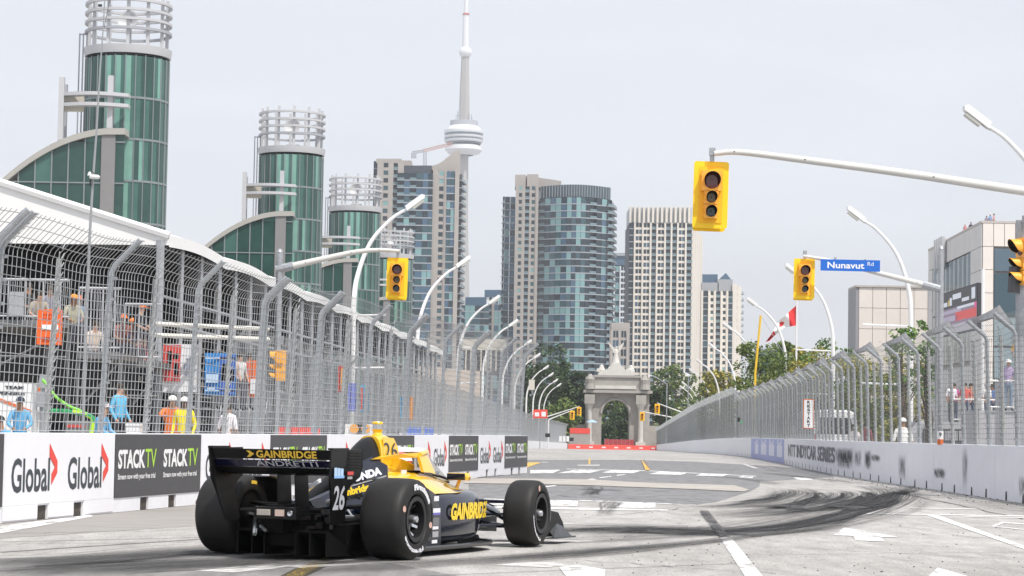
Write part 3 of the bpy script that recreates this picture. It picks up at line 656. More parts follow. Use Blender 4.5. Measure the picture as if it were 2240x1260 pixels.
# ------------------------------------------------------------------ distant skyline
W_T=mat('condo_tan',(.39,.36,.335),.85,var=.05,scale=.1); W_G=mat('condo_grey_slab',(.34,.37,.40),.8); W_D=mat('condo_dark_glass',(.012,.028,.04),.12); W_M=mat('condo_mid_glass',(.035,.085,.105),.12)
W_L=mat('condo_light_glass',(.20,.36,.37),.15); W_B=mat('condo_blue_glass',(.06,.12,.19),.12); W_R=mat('balcony_rail_glass',(.16,.24,.27),.25); W_C=mat('condo_cream',(.74,.69,.62),.85,var=.04,scale=.1); W_W=mat('condo_white',(.62,.65,.68),.7)
SL=[W_T,W_G,W_D,W_M,W_L,W_B,W_R,W_C,W_W]; T_,GS,D_,M_,L_G,B_,R_,C_,W_=range(9)
def facade(pt,W,z0,z1,nf,pat,parts,rn,wall=T_,fh=None):
    """pt(u,out)->Vector for 0<=u<=W; pat: list of (weight,char)."""
    tot_=sum(a for a,c in pat); fh=(z1-z0)/nf; u=0
    walls,panes,slabs,bal=parts
    for wgt,c in pat:
        w_=W*wgt/tot_; u0,u1=u,u+w_; u=u1
        def q(mb_,a,b_,za,zb,o,mi): 
            A_,B2=pt(a,o),pt(b_,o); mb_.quad(A_+ZU*za,B2+ZU*za,B2+ZU*zb,A_+ZU*zb,mi)
        def bx(mb_,a,b_,za,zb,o0,o1,mi):
            A_,B2,C2,D2=pt(a,o1),pt(b_,o1),pt(b_,o0),pt(a,o0); vs=[A_+ZU*za,B2+ZU*za,C2+ZU*za,D2+ZU*za,A_+ZU*zb,B2+ZU*zb,C2+ZU*zb,D2+ZU*zb]
            mb_.add(vs,[(0,1,5,4),(1,2,6,5),(3,0,4,7),(4,5,6,7),(3,2,1,0)],mi)
        if c=='t': bx(walls,u0,u1,z0,z1,-.3,.7,wall); continue
        if c=='T': bx(walls,u0,u1,z0,z1,-.3,.35,wall); continue
        ncol=(3 if w_>5 else 2) if c in 'gG' and w_>3 else 1; cb=[rn.random() for _ in range(4)]
        for k in range(nf):
            za=z0+k*fh; zb=za+fh
            if c in 'gGd':
                for j in range(ncol):
                    a=u0+(u1-u0)*j/ncol; b_=u0+(u1-u0)*(j+1)/ncol
                    if c=='g': m_=rn.choices([D_,M_,L_G,B_],[2.5,3.5,5.0*cb[j]**2,3.5])[0]
                    elif c=='G': m_=rn.choices([D_,M_,L_G],[1,2,5])[0]
                    else: m_=rn.choices([D_,M_],[5,1])[0]
                    q(panes,a+.08,b_-.08,za+.3,zb-.08,0,m_)
                bx(slabs,u0,u1,za-.15,za+.3,-.3,.12,GS)
            elif c=='w':
                q(panes,u0+w_*.15,u1-w_*.15,za+.8,zb-.5,.12,rn.choices([D_,M_,L_G],[4,2,1])[0])
                bx(walls,u0,u1,za-.5,za+.8,-.3,.25,wall); bx(walls,u0,u0+w_*.17,za+.8,zb-.5,-.3,.25,wall); bx(walls,u1-w_*.17,u1,za+.8,zb-.5,-.3,.25,wall)
            elif c=='v': # paired narrow windows in a cream grid
                for j in (0,1):
                    a=u0+w_*(.08+.46*j); q(panes,a,a+w_*.38,za+.7,zb-.35,.1,rn.choices([D_,B_],[4,1])[0])
                bx(walls,u0,u1,za-.35,za+.7,-.3,.2,wall); bx(walls,u0+w_*.46,u0+w_*.54,za+.7,zb-.35,-.3,.2,wall)
            elif c in 'bB':
                q(panes,u0,u1,za,zb,-1.2 if c=='b' else -.2,D_); ex=1.2 if c=='B' else .25
                bx(bal,u0-(.5 if c=='B' else 0),u1+(.5 if c=='B' else 0),za-.12,za+.14,-1.2,ex,GS); bx(bal,u0,u1,za+.14,za+1.15,ex-.15,ex-.05,R_)
def building(name,label,loc,boxes,seed=1):
    t=thing(name,loc,label,'building'); rn=random.Random(seed); return t,rn
def line_pt(A_,B2):
    A_=Vector((A_[0],A_[1],0));B2=Vector((B2[0],B2[1],0)); d=(B2-A_).normalized(); n=Vector((d.y,-d.x,0))
    return lambda u,o: A_+d*u+n*o
def finish(t,parts,world=True):
    for mb_,nm in zip(parts,('walls','window_panes','floor_slabs','balconies')):
        if mb_.f: mb_.build(nm,SL,t,world=world,kind='stuff' if nm!='walls' else None)
def px2(x,Y): p=P(x,560,Y); return (p.x,p.y)
def zt(x,y,Y): return P(x,y,Y).z
# A: blue-grey glass condo with tan strips
def mk(label,name,x,Y,seed): return building(name,label,(*px2(x,Y),-2.2),None,seed)
YA=950; t,rn=mk('tall blue grey condo with tan strips and swooping tan roof fin','condo_tower',910,YA,3)
pr=[MB(),MB(),MB(),MB()]; z0=-2.2
def seg(x0,x1,ytop,nf,pat,Y,wall=T_,Y2=None,pts=pr,zb=z0):
    facade(line_pt(px2(x0,Y),px2(x1,Y2 or Y)),(Vector(px2(x1,Y2 or Y))-Vector(px2(x0,Y))).length,zb,zt((x0+x1)/2,ytop,Y),nf,pat,pts,pts_r,wall)
pts_r=rn
seg(813,822,352,36,[(1,'d')],YA+4); seg(822,880,354,36,[(1,'t'),(1.4,'w'),(.8,'T'),(.9,'b'),(1.2,'t')],YA)
seg(866,944,378,35,[(1.3,'b'),(1.1,'g'),(1.2,'b'),(1.3,'g'),(1.0,'g'),(.9,'g')],YA-3)
seg(944,977,372,35,[(.8,'t'),(1,'w'),(.5,'t')],YA-1); seg(974,1002,374,35,[(1,'g'),(.5,'t')],YA-2,pts=pr); seg(1002,1012,378,35,[(1,'B')],YA-2,Y2=YA+16)
b=MB()
def solid(x0,x1,ytop,ybot,Y,dep,mi=0,yr=None,bb_=None):
    b_=bb_ or b; A_=P(x0,ytop,Y);B2=P(x1,ytop if yr is None else yr,Y); zb=P(x0,ybot,Y).z
    b_.prism([(A_.x,Y,zb),(B2.x,Y,zb),(B2.x,Y,B2.z),(A_.x,Y,A_.z)],(0,dep,0),mi)
solid(823,878,347,356,YA+1,18); solid(826,900,351,362,YA+20,10)
q=[P(945+i*6,[362,361,359,356,352,347,342,337,333,330,328][i],YA+1) for i in range(11)]
b.prism([P(945,372,YA+1)]+[P(1005,380,YA+1)][:0]+q+[P(1005,380,YA+1)],(0,22,0)); b.build('tan_roof_block',W_T,t,world=True)
b=MB(); solid(880,944,362,380,YA+.5,18,0); b.build('penthouse_screen',mat('dark_louvre',(.06,.07,.09),.6),t,world=True)
b=MB(); solid(822,1011,381,1000,YA+1.6,22,0); b.build('core',mat('condo_core',(.10,.11,.12),.8),t,world=True); finish(t,pr)
# B: round front glass condo
YB=1010; t,rn=mk('teal glass condo with curved front and tan window strips at its left side','condo_tower',1218,YB,5); pts_r=rn
pr=[MB(),MB(),MB(),MB()]
seg(1098,1126,430,36,[(.35,'B'),(1,'g'),(1,'g')],YB+6,pts=pr); seg(1126,1176,405,37,[(.5,'t'),(1,'w'),(.5,'T'),(.9,'b'),(.3,'T'),(1,'w'),(.6,'t')],YB-2,pts=pr)
c0=px2(1176,YB); c1=px2(1338,YB); Wd=c1[0]-c0[0]
def arc(u,o):
    s_=u/Wbow; x=c0[0]+Wd*s_; bow=13*math.sin(math.pi*min(1,s_*.9+.05)); n=Vector((.6*math.cos(math.pi*s_)*-1,-1,0)).normalized()
    return Vector((x,YB-bow+3,0))+n*o
Wbow=Wd
facade(arc,Wbow,z0,zt(1250,436,YB),35,[(1.2,'b'),(1,'g'),(1,'g'),(1,'G'),(1,'g'),(.9,'G'),(.8,'g'),(.9,'G'),(.9,'G'),(.8,'d'),(1.2,'b'),(1,'d'),(1,'g'),(1.0,'B')],pr,rn)
seg(1337,1343,438,35,[(1,'B')],YB,Y2=YB+14,pts=pr)
b=MB(); q=[arc(Wbow*i/12,-1.5) for i in range(13)]; za=zt(1250,436,YB)+.3; zb=zt(1250,408,YB); 
b.prism([v+ZU*za for v in q]+[Vector((c1[0],YB+25,za)),Vector((c0[0],YB+25,za))],(0,0,zb-za)); b.build('penthouse_screen',mat('dark_louvre_teal',(.05,.085,.11),.4),t,world=True)
b=MB()
for i in range(26): v=arc(Wbow*(i+.3)/26,-1.3); b.box(v+ZU*(za+zb)/2,(.25,.25,zb-za))
b.build('screen_ribs',W_G,t,kind='stuff',world=True)
b=MB(); solid(1127,1150,382,408,YB-1,16); solid(1153,1178,381,408,YB-1,16); solid(1150,1228,384,410,YB+6,14,yr=396); b.build('tan_roof_block',W_T,t,world=True)
b=MB(); solid(1128,1335,440,1000,YB+5.5,20); b.build('core',_M['condo_core'],t,world=True); finish(t,pr)
# C cream grid tower
YC=1040; t,rn=mk('cream gridded condo tower with ribbed flat crown, right of the curved glass condo','condo_tower',1450,YC,6); pts_r=rn
pr=[MB(),MB(),MB(),MB()]
seg(1376,1514,487,33,[(.9,'d'),(.35,'t'),(1.2,'v'),(.35,'t'),(1.2,'v'),(.35,'t'),(.9,'b'),(.35,'t'),(1.2,'v'),(.35,'t'),(.9,'b'),(.35,'t'),(.9,'b'),(.35,'t'),(1.2,'v'),(.35,'t'),(1.1,'b')],YC,wall=C_,pts=pr)
facade(line_pt(px2(1514,YC),px2(1534,YC+42)),(Vector(px2(1534,YC+42))-Vector(px2(1514,YC))).length,z0,zt(1520,500,YC),33,[(1,'t'),(.2,'d'),(1,'t'),(.2,'d'),(1,'t'),(.25,'d'),(1,'t'),(.25,'d'),(1,'t')],pr,rn,C_)
b=MB()
for i in range(14):
    x=1377+i*9.9; solid(x,x+4.6,452,487,YC-.9,1.6,bb_=b)
b.build('crown_fins',W_C,t,world=True,kind='stuff')
b=MB(); solid(1377,1513,454,488,YC+.8,26,bb_=b); b.build('crown_block',mat('pale_grey_metal',(.40,.43,.46),.5),t,world=True)
b=MB(); solid(1377,1513,489,1000,YC+1.5,38,bb_=b); b.build('core',_M['condo_core'],t,world=True); finish(t,pr)
# D
YD=1075; t,rn=mk('lower pale condo with stepped glass roof, right of the cream gridded tower','condo_tower',1578,YD,8); pts_r=rn
pr=[MB(),MB(),MB(),MB()]
seg(1534,1604,636,24,[(.5,'t'),(1.1,'d'),(.4,'t'),(.9,'w'),(.4,'t'),(1,'b'),(.4,'t'),(.9,'w'),(.4,'t'),(1,'d')],YD,wall=C_,pts=pr)
facade(line_pt(px2(1604,YD),px2(1623,YD+35)),(Vector(px2(1623,YD+35))-Vector(px2(1604,YD))).length,z0,zt(1610,620,YD),24,[(1,'t'),(.6,'w'),(1,'t'),(.6,'B')],pr,rn,C_)
b=MB(); solid(1535,1572,618,637,YD+1,15,bb_=b); solid(1570,1603,611,637,YD+1,18,bb_=b); b.build('roof_block',mat('grey_cladding',(.34,.36,.39),.6),t,world=True)
b=MB(); solid(1536,1570,600,619,YD+6,8,bb_=b); b.prism([P(1572,612,YD+2),P(1600,612,YD+2),P(1588,597,YD+2)],(0,10,0)); b.build('glass_rooftop',W_B,t,world=True)
b=MB(); solid(1535,1603,637,1000,YD+1.6,30,bb_=b); b.build('core',_M['condo_core'],t,world=True); finish(t,pr)
# E pale block behind
YE=1250; t,rn=mk('pale white and blue high rise seen in the gap between two condos','high_rise',1355,YE,9); pts_r=rn
pr=[MB(),MB(),MB(),MB()]; seg(1330,1382,582,30,[(.3,'t'),(1,'v'),(.3,'t'),(1,'G'),(.3,'t'),(1,'v'),(.3,'t'),(1,'G')],YE,wall=W_,pts=pr)
b=MB(); solid(1330,1382,558,580,YE,20,bb_=b); b.build('glass_band',W_B,t,world=True); b=MB(); solid(1328,1384,553,559,YE-1,22,bb_=b); b.build('roof_slab',W_G,t,world=True); b=MB(); solid(1331,1381,581,1000,YE+1.4,20,bb_=b); b.build('core',_M['condo_core'],t,world=True); finish(t,pr)
# E2 low tan block
YE2=900; t,rn=mk('low tan block squeezed between the curved glass condo and the cream tower','low_block',1357,YE2,10); pts_r=rn
pr=[MB(),MB(),MB(),MB()]; seg(1338,1378,722,12,[(.4,'t'),(1,'v'),(.4,'t'),(1,'v'),(.4,'t')],YE2,wall=T_,pts=pr); b=MB(); solid(1338,1378,706,1000,YE2+1.5,20,bb_=b); b.build('core',W_T,t,world=True); finish(t,pr)
# F bluish glass block
YF=1150; t,rn=mk('low bluish glass block between the tan striped condo and the curved condo','glass_block',1050,YF,11); pts_r=rn
pr=[MB(),MB(),MB(),MB()]; seg(1008,1072,668,20,[(1,'g'),(1,'G'),(1,'g'),(1,'G'),(.8,'d'),(1,'G')],YF,pts=pr); seg(1072,1102,650,20,[(.6,'b'),(.5,'t'),(1,'g'),(1,'G')],YF+8,pts=pr)
b=MB(); solid(1018,1064,650,668,YF+1,20,bb_=b); solid(1060,1102,634,650,YF+20,20,bb_=b); b.build('roof_glass',W_B,t,world=True); b=MB(); solid(1009,1101,668,1000,YF+10,30,bb_=b); b.build('core',W_B,t,world=True); finish(t,pr)
# low pale building behind the left fence
t,rn=mk('low beige building with flat roof seen through the end of the left fence','low_building',1010,420,12)
b=MB(); solid(905,1050,800,990,420,30,bb_=b,yr=812); b.build('walls',mat('beige_wall',(.55,.47,.40),.85,var=.05,scale=.3),t,world=True); b=MB(); solid(1012,1108,742,765,425,20,bb_=b); b.build('upper_cornice',mat('pale_stone_wall',(.55,.52,.46),.8),t,world=True)
b=MB(); solid(1015,1105,765,815,426,19,bb_=b); b.build('grey_recess',mat('recess_grey',(.2,.2,.22),.8),t,world=True)
for i in range(8):
    b=MB(); solid(1018+i*11,1021+i*11,765,812,424.5,1.2,bb_=b); b.build('column',_M['pale_stone_wall'],t,world=True)
# distant hazy blue buildings right
t=thing('glass_block',(*px2(1715,1500),-2),'faint blue building low above the trees, left of the flag pole','building'); b=MB(); solid(1665,1760,765,1000,1500,30,bb_=b); b.build('walls',W_B,t,world=True)
b=MB(); solid(1665,1760,762,766,1499,31,bb_=b); b.build('roof',W_G,t,world=True)

# ------------------------------------------------------------------ needle tower
YT=2605; c=P(1014,330,YT); K=YT/5000.
t=thing('needle_tower',(c.x,YT,-2.2),'tall slender concrete observation tower with round pod and white mast','tower')
def hz(y): return P(1014,y,YT).z+2.2
cnc=mat('tower_concrete',(.40,.385,.37),.85,var=.05,scale=.02); cnw=mat('tower_white',(.75,.76,.78),.5); cnb=mat('pod_dark_band',(.10,.13,.18),.3); cng=mat('pod_grey',(.40,.42,.46),.6); cnr=mat('mast_red',(.5,.06,.05),.5)
def star(z,r,fin): 
    q=[]
    for i in range(3):
        a=R(-90+20)+i*2*math.pi/3
        for da,rr in ((-.14*r/fin*1.6,fin),(.14*r/fin*1.6,fin),(1.047,r*.62)): q.append(Vector((rr*math.cos(a+da),rr*math.sin(a+da),z)))
    return q
b=MB(); b.loft([star(0,12,28),star(hz(800),10,17),star(hz(640),9,12.5),star(hz(500),7.5,8.6),star(hz(338),6.5,7)]); b.build('concrete_shaft',cnc,t)
b=MB(); b.lathe([(hz(268),6.6),(hz(200),5.8),(hz(122),4.6)],n=6); b.build('upper_shaft',cnc,t)
for nm,m_,pf in [('pod_radome',cnw,[(340,11),(336,18),(329,21.5),(322,21),(317,17),(316,12)]),('pod_glass_belt',cnb,[(316,19.5),(306,21),(300,21.6),(292,22.3),(288,22.3)]),
  ('pod_deck_rim',cnw,[(303,21.6),(300.5,22.3),(298,22.3),(297.9,21)]),('pod_deck_rim',cnw,[(312,20.7),(309,21.8),(306.5,21.8),(306,20)]),('pod_deck_rim',cnw,[(293,22.4),(290,23),(286,22.8),(285,20)]),
  ('pod_upper_cone',cnw,[(287,21),(281,19),(276,16.2),(274,13)]),('pod_roof_drum',cng,[(276,16.2),(265,16),(264.9,6)]),('sky_pod',cnw,[(125,4.8),(120,6.8),(114,7.6),(108,6.8),(103,4)]),
  ('mast_lower',cnw,[(105,3.8),(60,3.6),(33,3.4)]),('mast_ring',cnr,[(33,3.9),(29.5,3.9),(29,2.6)]),('mast_upper',cnw,[(30,2.6),(0,2.4),(-60,1.6),(-75,.4)])]:
    b=MB(); b.lathe([(hz(y),r) for y,r in pf],n=32); b.build(nm,m_,t,smooth=True)
b=MB()
for i in range(24):
    a=i*math.pi/12; b.box((21.9*math.cos(a),21.9*math.sin(a),hz(304)),(.5,.5,7))
for dx,hh in ((-7,12),(-9,7),(-5.5,17),(6,9),(8.5,8),(9,5)): b.tube([(dx,-4,hz(266)),(dx,-4,hz(266)+hh)],.5,5)
b.box((-6.5,-5,hz(250)),(3,1,4)); b.build('antennas_and_mullions',cng,t,kind='stuff')
# crane
YK=1300; c=P(925,345,YK); t=thing('tower_crane',(c.x,YK,-2.2),'small red and white tower crane on the skyline left of the needle tower','crane')
b=MB(); 
def lat(A_,B2,s,mb_,n=14):
    A_=Vector(A_);B2=Vector(B2); d=(B2-A_)/n; up=Vector((0,0,s)) if abs(d.x)>abs(d.z) else Vector((s,0,0))
    mb_.tube([A_,B2],.28,4); mb_.tube([A_+up,B2+up],.28,4)
    for i in range(n): mb_.tube([A_+d*i,A_+d*(i+1)+up],.2,3); mb_.tube([A_+d*i+up,A_+d*(i+1)],.2,3)
lat(P(926,480,YK),P(926,330,YK),1.8,b,30); b.build('mast',cng,t,world=True,kind='stuff'); b=MB(); lat(P(926,333,YK),P(990,317,YK),1.6,b); b.build('jib',mat('crane_red',(.55,.38,.36),.6),t,world=True,kind='stuff')
b=MB(); lat(P(926,333,YK),P(901,337,YK),1.4,b,6); b.box(P(905,340,YK),(3,2,3)); b.build('counter_jib',cng,t,world=True,kind='stuff')

# ------------------------------------------------------------------ gate arch
YG=430; cx=P(1350,900,YG).x; gzr=gz(YG); t=thing('stone_gate_arch',(cx,YG,gzr),'stone triumphal gate arch with winged statue closing the end of the street','arch')
s1=mat('gate_stone',(.37,.352,.322),.9,var=.12,scale=.6); s2=mat('gate_pale_stone',(.60,.585,.55),.85,var=.08,scale=1); s3=mat('gate_dark_stone',(.36,.34,.32),.9,var=.1,scale=.5)
def ax(x): return P(x,900,YG).x-cx
def az(y,x=1350): return P(x,y,YG).z-gzr
b=MB()
x0,x1=ax(1316),ax(1377); xc=(x0+x1)/2; r=(x1-x0)/2; zs=az(905); ztop=az(860)
Lx,Rx=ax(1282),ax(1420)
b.bb(Lx,x0,0,5,0,ztop); b.bb(x1,Rx,0,5,0,ztop)
N=16
for i in range(N):
    a0=math.pi*i/N; a1=math.pi*(i+1)/N; p0=(xc+r*math.cos(a0),zs+r*math.sin(a0)); p1=(xc+r*math.cos(a1),zs+r*math.sin(a1))
    b.add([(p0[0],0,p0[1]),(p1[0],0,p1[1]),(p1[0],0,ztop+1.2),(p0[0],0,ztop+1.2),(p0[0],5,p0[1]),(p1[0],5,p1[1])],[(0,3,2,1),(0,1,5,4)])
b.build('arch_wall',s1,t)
b=MB()
pts=[(xc+(r+.12)*math.cos(math.pi*i/N),-.12,zs+(r+.12)*math.sin(math.pi*i/N)) for i in range(N+1)]; b.tube(pts,.28,6); b.bb(xc-.45,xc+.45,-.4,0,az(868),az(858)); b.build('arch_moulding',s3,t)
for xx in (1289,1401):
    b=MB(); X=ax(xx); b.lathe([(0,.75),(.6,.75),(.7,.52),(az(893)-.2,.46),(az(893),.52),(az(885),.85),(az(884),.9)],o=(X,-.9,0),n=14); b.build('column',s2,t,smooth=True)
    b=MB(); b.bb(X-.95,X+.95,-1.9,.02,az(884),az(864)); b.build('column_entablature',s1,t)
    b=MB(); b.bb(X-.9,X+.9,-1.8,0,0,1.5); b.build('pedestal',s2,t)
b=MB(); b.bb(ax(1276),ax(1426),-1.4,5.4,az(860),az(854)); b.build('cornice',s3,t); b=MB(); b.bb(ax(1281),ax(1421),-1,5,az(854),az(826)); b.build('attic',s1,t)
b=MB(); b.bb(ax(1300),ax(1390),-1.3,-.9,az(851),az(844)); b.build('attic_band',s2,t)
b=MB(); b.bb(ax(1298),ax(1400),-1.3,5.2,az(826),az(821)); b.build('upper_cornice',s3,t)
for xx in (1290,1409):
    b=MB(); X=ax(xx); b.lathe([(az(852),.9),(az(840),.75),(az(830),.95),(az(824),.5),(az(819),.15)],o=(X,-1.1,0),n=9); b.box((X,-1.4,az(828)),(1.6,.6,.5)); b.build('urn_figure',s1,t,smooth=False)
b=MB(); 
for (xa,xb,ya,yb) in [(1306,1387,822,815),(1318,1376,815,809),(1328,1366,809,802),(1334,1358,802,794)]: b.prism([(ax(xa),-.9,az(ya)),(ax(xb),-.9,az(ya)),(ax(xb-3),-.9,az(yb)),(ax(xa+3),-.9,az(yb))],(0,3,0))
b.build('stepped_base',s2,t)
for xx in (1315,1379):
    b=MB(); b.lathe([(0,.7),(.5,.75),(1.0,.45),(1.3,.4),(1.55,.1)],o=(ax(xx),.2,az(816)),n=8); b.box((ax(xx)-.3,0,az(816)+.5),(1.3,.8,.6)); b.build('reclining_figure',s2,t)
t2=thing('winged_statue',(cx+ax(1346),YG+.6,gzr+az(796)),'pale winged victory statue standing on top of the stone gate arch','statue')
b=MB(); H=az(752)-az(796); sx_=0
b.lathe([(0,.75),(.3,.72),(1.2,.5),(1.9,.38),(2.4,.42),(2.75,.28),(2.9,.12)],n=10); b.lathe([(2.85,.02),(2.95,.17),(3.15,.2),(3.32,.05)],n=8,o=(.12,0,0)); b.tube([(.3,0,2.6),(.55,-.1,3.0),(.42,-.1,3.5)],[.13,.1,.08],6); b.tube([(-.3,0,2.6),(-.5,-.2,2.2),(-.3,-.5,2.0)],[.13,.1,.08],6); b.build('figure',s2,t2,smooth=True)
for sg in (-1,1):
    b=MB(); w3=[(0,0,1.7),(sg*.35,.2,2.0),(sg*.9,.3,2.7),(sg*1.35,.35,3.6),(sg*1.5,.35,4.1),(sg*1.15,.3,3.9),(sg*.6,.25,3.2),(sg*.15,.2,2.6)]; b.prism(w3,(0,.16,0)); b.build('wing',s2,t2)
# side walls of the gate
b=MB()
for X0,X1 in ((ax(1244),Lx),(Rx,ax(1440))): q_=MB(); q_.bb(X0,X1,1,4,0,az(930)); q_.build('side_wall',s1,t)
t=thing('viewing_stand',(ax(1262)+cx,YG-8,gzr),'small red railed stand with pale blue parasol left of the arch','stand'); b=MB(); b.bb(-1.5,2.2,-1,1,0,2.9); b.build('platform',s3,t); b=MB(); b.bb(-1.5,2.2,-1.05,-1,2.9,3.9); b.build('red_rail',rb,t)
t=thing('parasol',(ax(1292)+cx,YG-7,gzr),'pale blue parasol over the red railed stand by the arch','parasol'); b=MB(); b.lathe([(5.0,1.1),(5.25,.7),(5.5,.1)],n=8); b.build('canopy',mat('pale_blue_cloth',(.35,.5,.7),.8),t); b=MB(); b.tube([(0,0,2.9),(0,0,5.4)],.04,5); b.build('pole',white_paint,t)
t=thing('red_board',(P(1182,905,290).x,290,gz(290)),'red printed board above far left fence near the street lamps','sign'); b=MB(); b.bb(-.9,.9,-.05,.05,P(1182,915,290).z-gz(290),P(1182,896,290).z-gz(290)); b.build('board',rb,t); b=MB(); b.tube([(0,.1,0),(0,.1,P(1182,896,290).z-gz(290))],.06,6); b.build('post',galv,t); b=MB(); zz=P(1182,911,290).z-gz(290); b.bb(.15,.7,-.07,-.05,zz,zz+.6); b.bb(-.7,-.15,-.07,-.05,zz,zz+.5); b.build('print',white_paint,t)

# ------------------------------------------------------------------ trees
LFM={}
def leafmats(kind):
    base={'dark':[(.018,.040,.010),(.032,.066,.016),(.055,.095,.022)],'mid':[(.045,.08,.016),(.11,.17,.034),(.19,.24,.055)],'gold':[(.09,.11,.02),(.24,.24,.04),(.38,.31,.05)],'young':[(.05,.11,.02),(.09,.18,.03),(.15,.24,.05)]}[kind]
    return [mat('leaf_%s_%d'%(kind,i),c,.6,var=.2,scale=.6) for i,c in enumerate(base)]
bark=mat('bark',(.09,.07,.05),.9,var=.2,scale=4)
def tree(x,y_top,Y,width_px,lab,kind,seed,name='broadleaf_tree',n=2600,leaf=None,hfrac=.15,group=None,cat='tree'):
    rn=random.Random(seed); g=gz(Y); p=P(x,y_top,Y); H=(p.z-g)*1.06; Wd=width_px*Y/5000./2*1.15; leaf=leaf or Y/5000.*6.5
    t=thing(name,(p.x,Y,g),lab,cat,group)
    b=MB(); b.tube([(0,0,0),(.1,0,H*.3),(-.1,.1,H*.55),(0,0,H*.8)],[H*.025+.04,H*.02+.03,H*.012+.02,.02],7)
    for i in range(7):
        a=rn.uniform(0,6.28); z=H*rn.uniform(.25,.55); b.tube([(0,0,z),(math.cos(a)*Wd*.4,math.sin(a)*Wd*.4,z+H*.12),(math.cos(a)*Wd*.75,math.sin(a)*Wd*.7,z+H*.2)],[H*.012+.02,.03,.015],5)
    b.build('trunk',bark,t)
    clumps=[]
    for i in range(26):
        a=rn.uniform(0,6.28); zz=rn.uniform(hfrac,.93); rr=math.sqrt(max(0,1-abs((zz-.5)/.52)**2.4)); d=rn.uniform(.3,.85)*rr
        clumps.append((Vector((math.cos(a)*Wd*d,math.sin(a)*Wd*d*.8,H*zz)),Wd*rn.uniform(.22,.4)))
    b=MB()
    for i in range(n):
        c,rad=rn.choice(clumps); v=Vector((rn.gauss(0,1),rn.gauss(0,1),rn.gauss(0,1))).normalized()*rad*rn.uniform(.6,1.12); v.z*=.75; q=c+v
        s_=leaf*rn.uniform(.5,1.25); u=Vector((rn.gauss(0,1),rn.gauss(0,1),rn.gauss(0,.7))).normalized(); w_=u.cross(Vector((rn.gauss(0,1),rn.gauss(0,1),rn.gauss(0,1)))).normalized()
        b.add([q-u*s_*.6,q+w_*s_*.35,q+u*s_*.6,q-w_*s_*.35],[(0,1,2,3)],rn.choice([0,1,1,2]))
    b.build('crown',leafmats(kind),t,kind='stuff'); return t
TR=[(1212,757,455,110,'dark','dark green tree left of the arch, tallest of that group'),(1240,800,440,95,'dark','dark green tree right behind the far left lamps'),(1180,800,470,90,'dark','dark green tree partly behind the last left fence posts'),(1262,850,438,60,'dark','darker small tree touching the left side of the arch'),(1225,880,425,90,'mid','lower bush like tree behind the far left wall'),
 (1345,868,500,70,'mid','green tree seen through the opening of the arch'),(1325,900,490,60,'dark','darker tree low in the arch opening, at the left'),(1368,890,495,60,'dark','tree low in the arch opening, at the right'),
 (1480,805,455,110,'mid','green tree just right of the arch with a brownish top'),(1445,850,440,60,'dark','small dark tree touching the right side of the arch'),(1530,838,400,100,'mid','green tree behind far right lamps'),
 (1575,815,330,90,'gold','yellowish green tree behind the distant right fence'),(1620,822,300,80,'gold','golden tree beside the distant right fence and the yellow pole'),(1665,752,210,130,'mid','large mid green tree left of the flag pole'),(1745,762,190,90,'gold','olive tree right behind the flag pole'),(1722,745,205,50,'mid','slender pointed green tree at the flag pole'),(1800,752,175,130,'young','bright green tree between flag pole and lamp pole'),(1700,830,180,150,'gold','low golden foliage under the larger trees by the right fence'),
 (1850,785,150,150,'gold','yellow green tree showing through the right fence'),(1925,765,140,130,'gold','olive tree showing through right fence left of the sapling'),(1775,765,165,120,'gold','yellow green tree just left of the second right lamp pole'),(1705,782,175,150,'mid','mid green tree filling the gap under the flag'),(1842,772,160,90,'young','light green tree behind the second right lamp pole'),(1985,790,120,120,'gold','golden foliage behind the third right lamp pole'),(1905,820,135,170,'mid','dense bush low behind the right fence')]
for i,(x,y,Y,wd,k,lb) in enumerate(TR): tree(x,y,Y,wd,lb,k,100+i,n=4800 if x>1500 else 3600,hfrac=.06 if x>1500 else .12)
tree(1975,705,95,75,'young street tree with bright leaves in front of the beige building','young',140,'street_sapling',n=900,leaf=.16,hfrac=.45)
tree(2030,700,98,60,'second young street tree beside the big grey pole','young',141,'street_sapling',n=700,leaf=.16,hfrac=.4)

# ------------------------------------------------------------------ street lamps
def lamp(Hh,reach,sg,r0=.15):
    t=thing('street_lamp',(0,0,0),'','street lamp')
    hx=sg*reach; c=[(0,0,0),(0,0,Hh*.30),(0,0,Hh*.60),(sg*reach*.07,0,Hh*.73),(sg*reach*.3,0,Hh*.86),(sg*reach*.68,0,Hh*.955),(hx,0,Hh)]
    pts=crom(c,6); n=len(pts); b=MB(); b.tube(pts,[r0*(1-.55*i/(n-1)) for i in range(n)],10); b.build('curved_pole',white_paint,t,smooth=True)
    b=MB(); b.tube([(0,0,0),(0,0,.5)],r0*1.5,12); b.build('base',galv,t)
    d=Vector((c[-1][0]-c[-2][0],0,c[-1][2]-c[-2][2])).normalized(); d=Vector((sg*.80,0,.60)); n_=Vector((-d.z*sg,0,d.x*sg)); o=Vector(c[-1])
    hb=MB(); fr_=(d,Vector((0,1,0)),n_)
    hb.prism([o+d*-.15+n_*-.06+Vector((0,-.19,0)),o+d*.85+n_*-.06+Vector((0,-.19,0)),o+d*.95+n_*.05+Vector((0,-.19,0)),o+d*.85+n_*.17+Vector((0,-.19,0)),o+d*-.1+n_*.17+Vector((0,-.19,0))],(0,.38,0)); hb.build('lamp_head',white_paint,t)
    lb=MB(); lb.box(o+d*.45-n_*.12,(.62,.32,.12),fr_); lb.build('lens',mat('frosted_lens',(.45,.46,.42),.3),t)
    b=MB(); b.box(o+d*.02,(.5,.12,.12),fr_); b.build('arm_collar',galv,t)
    return t
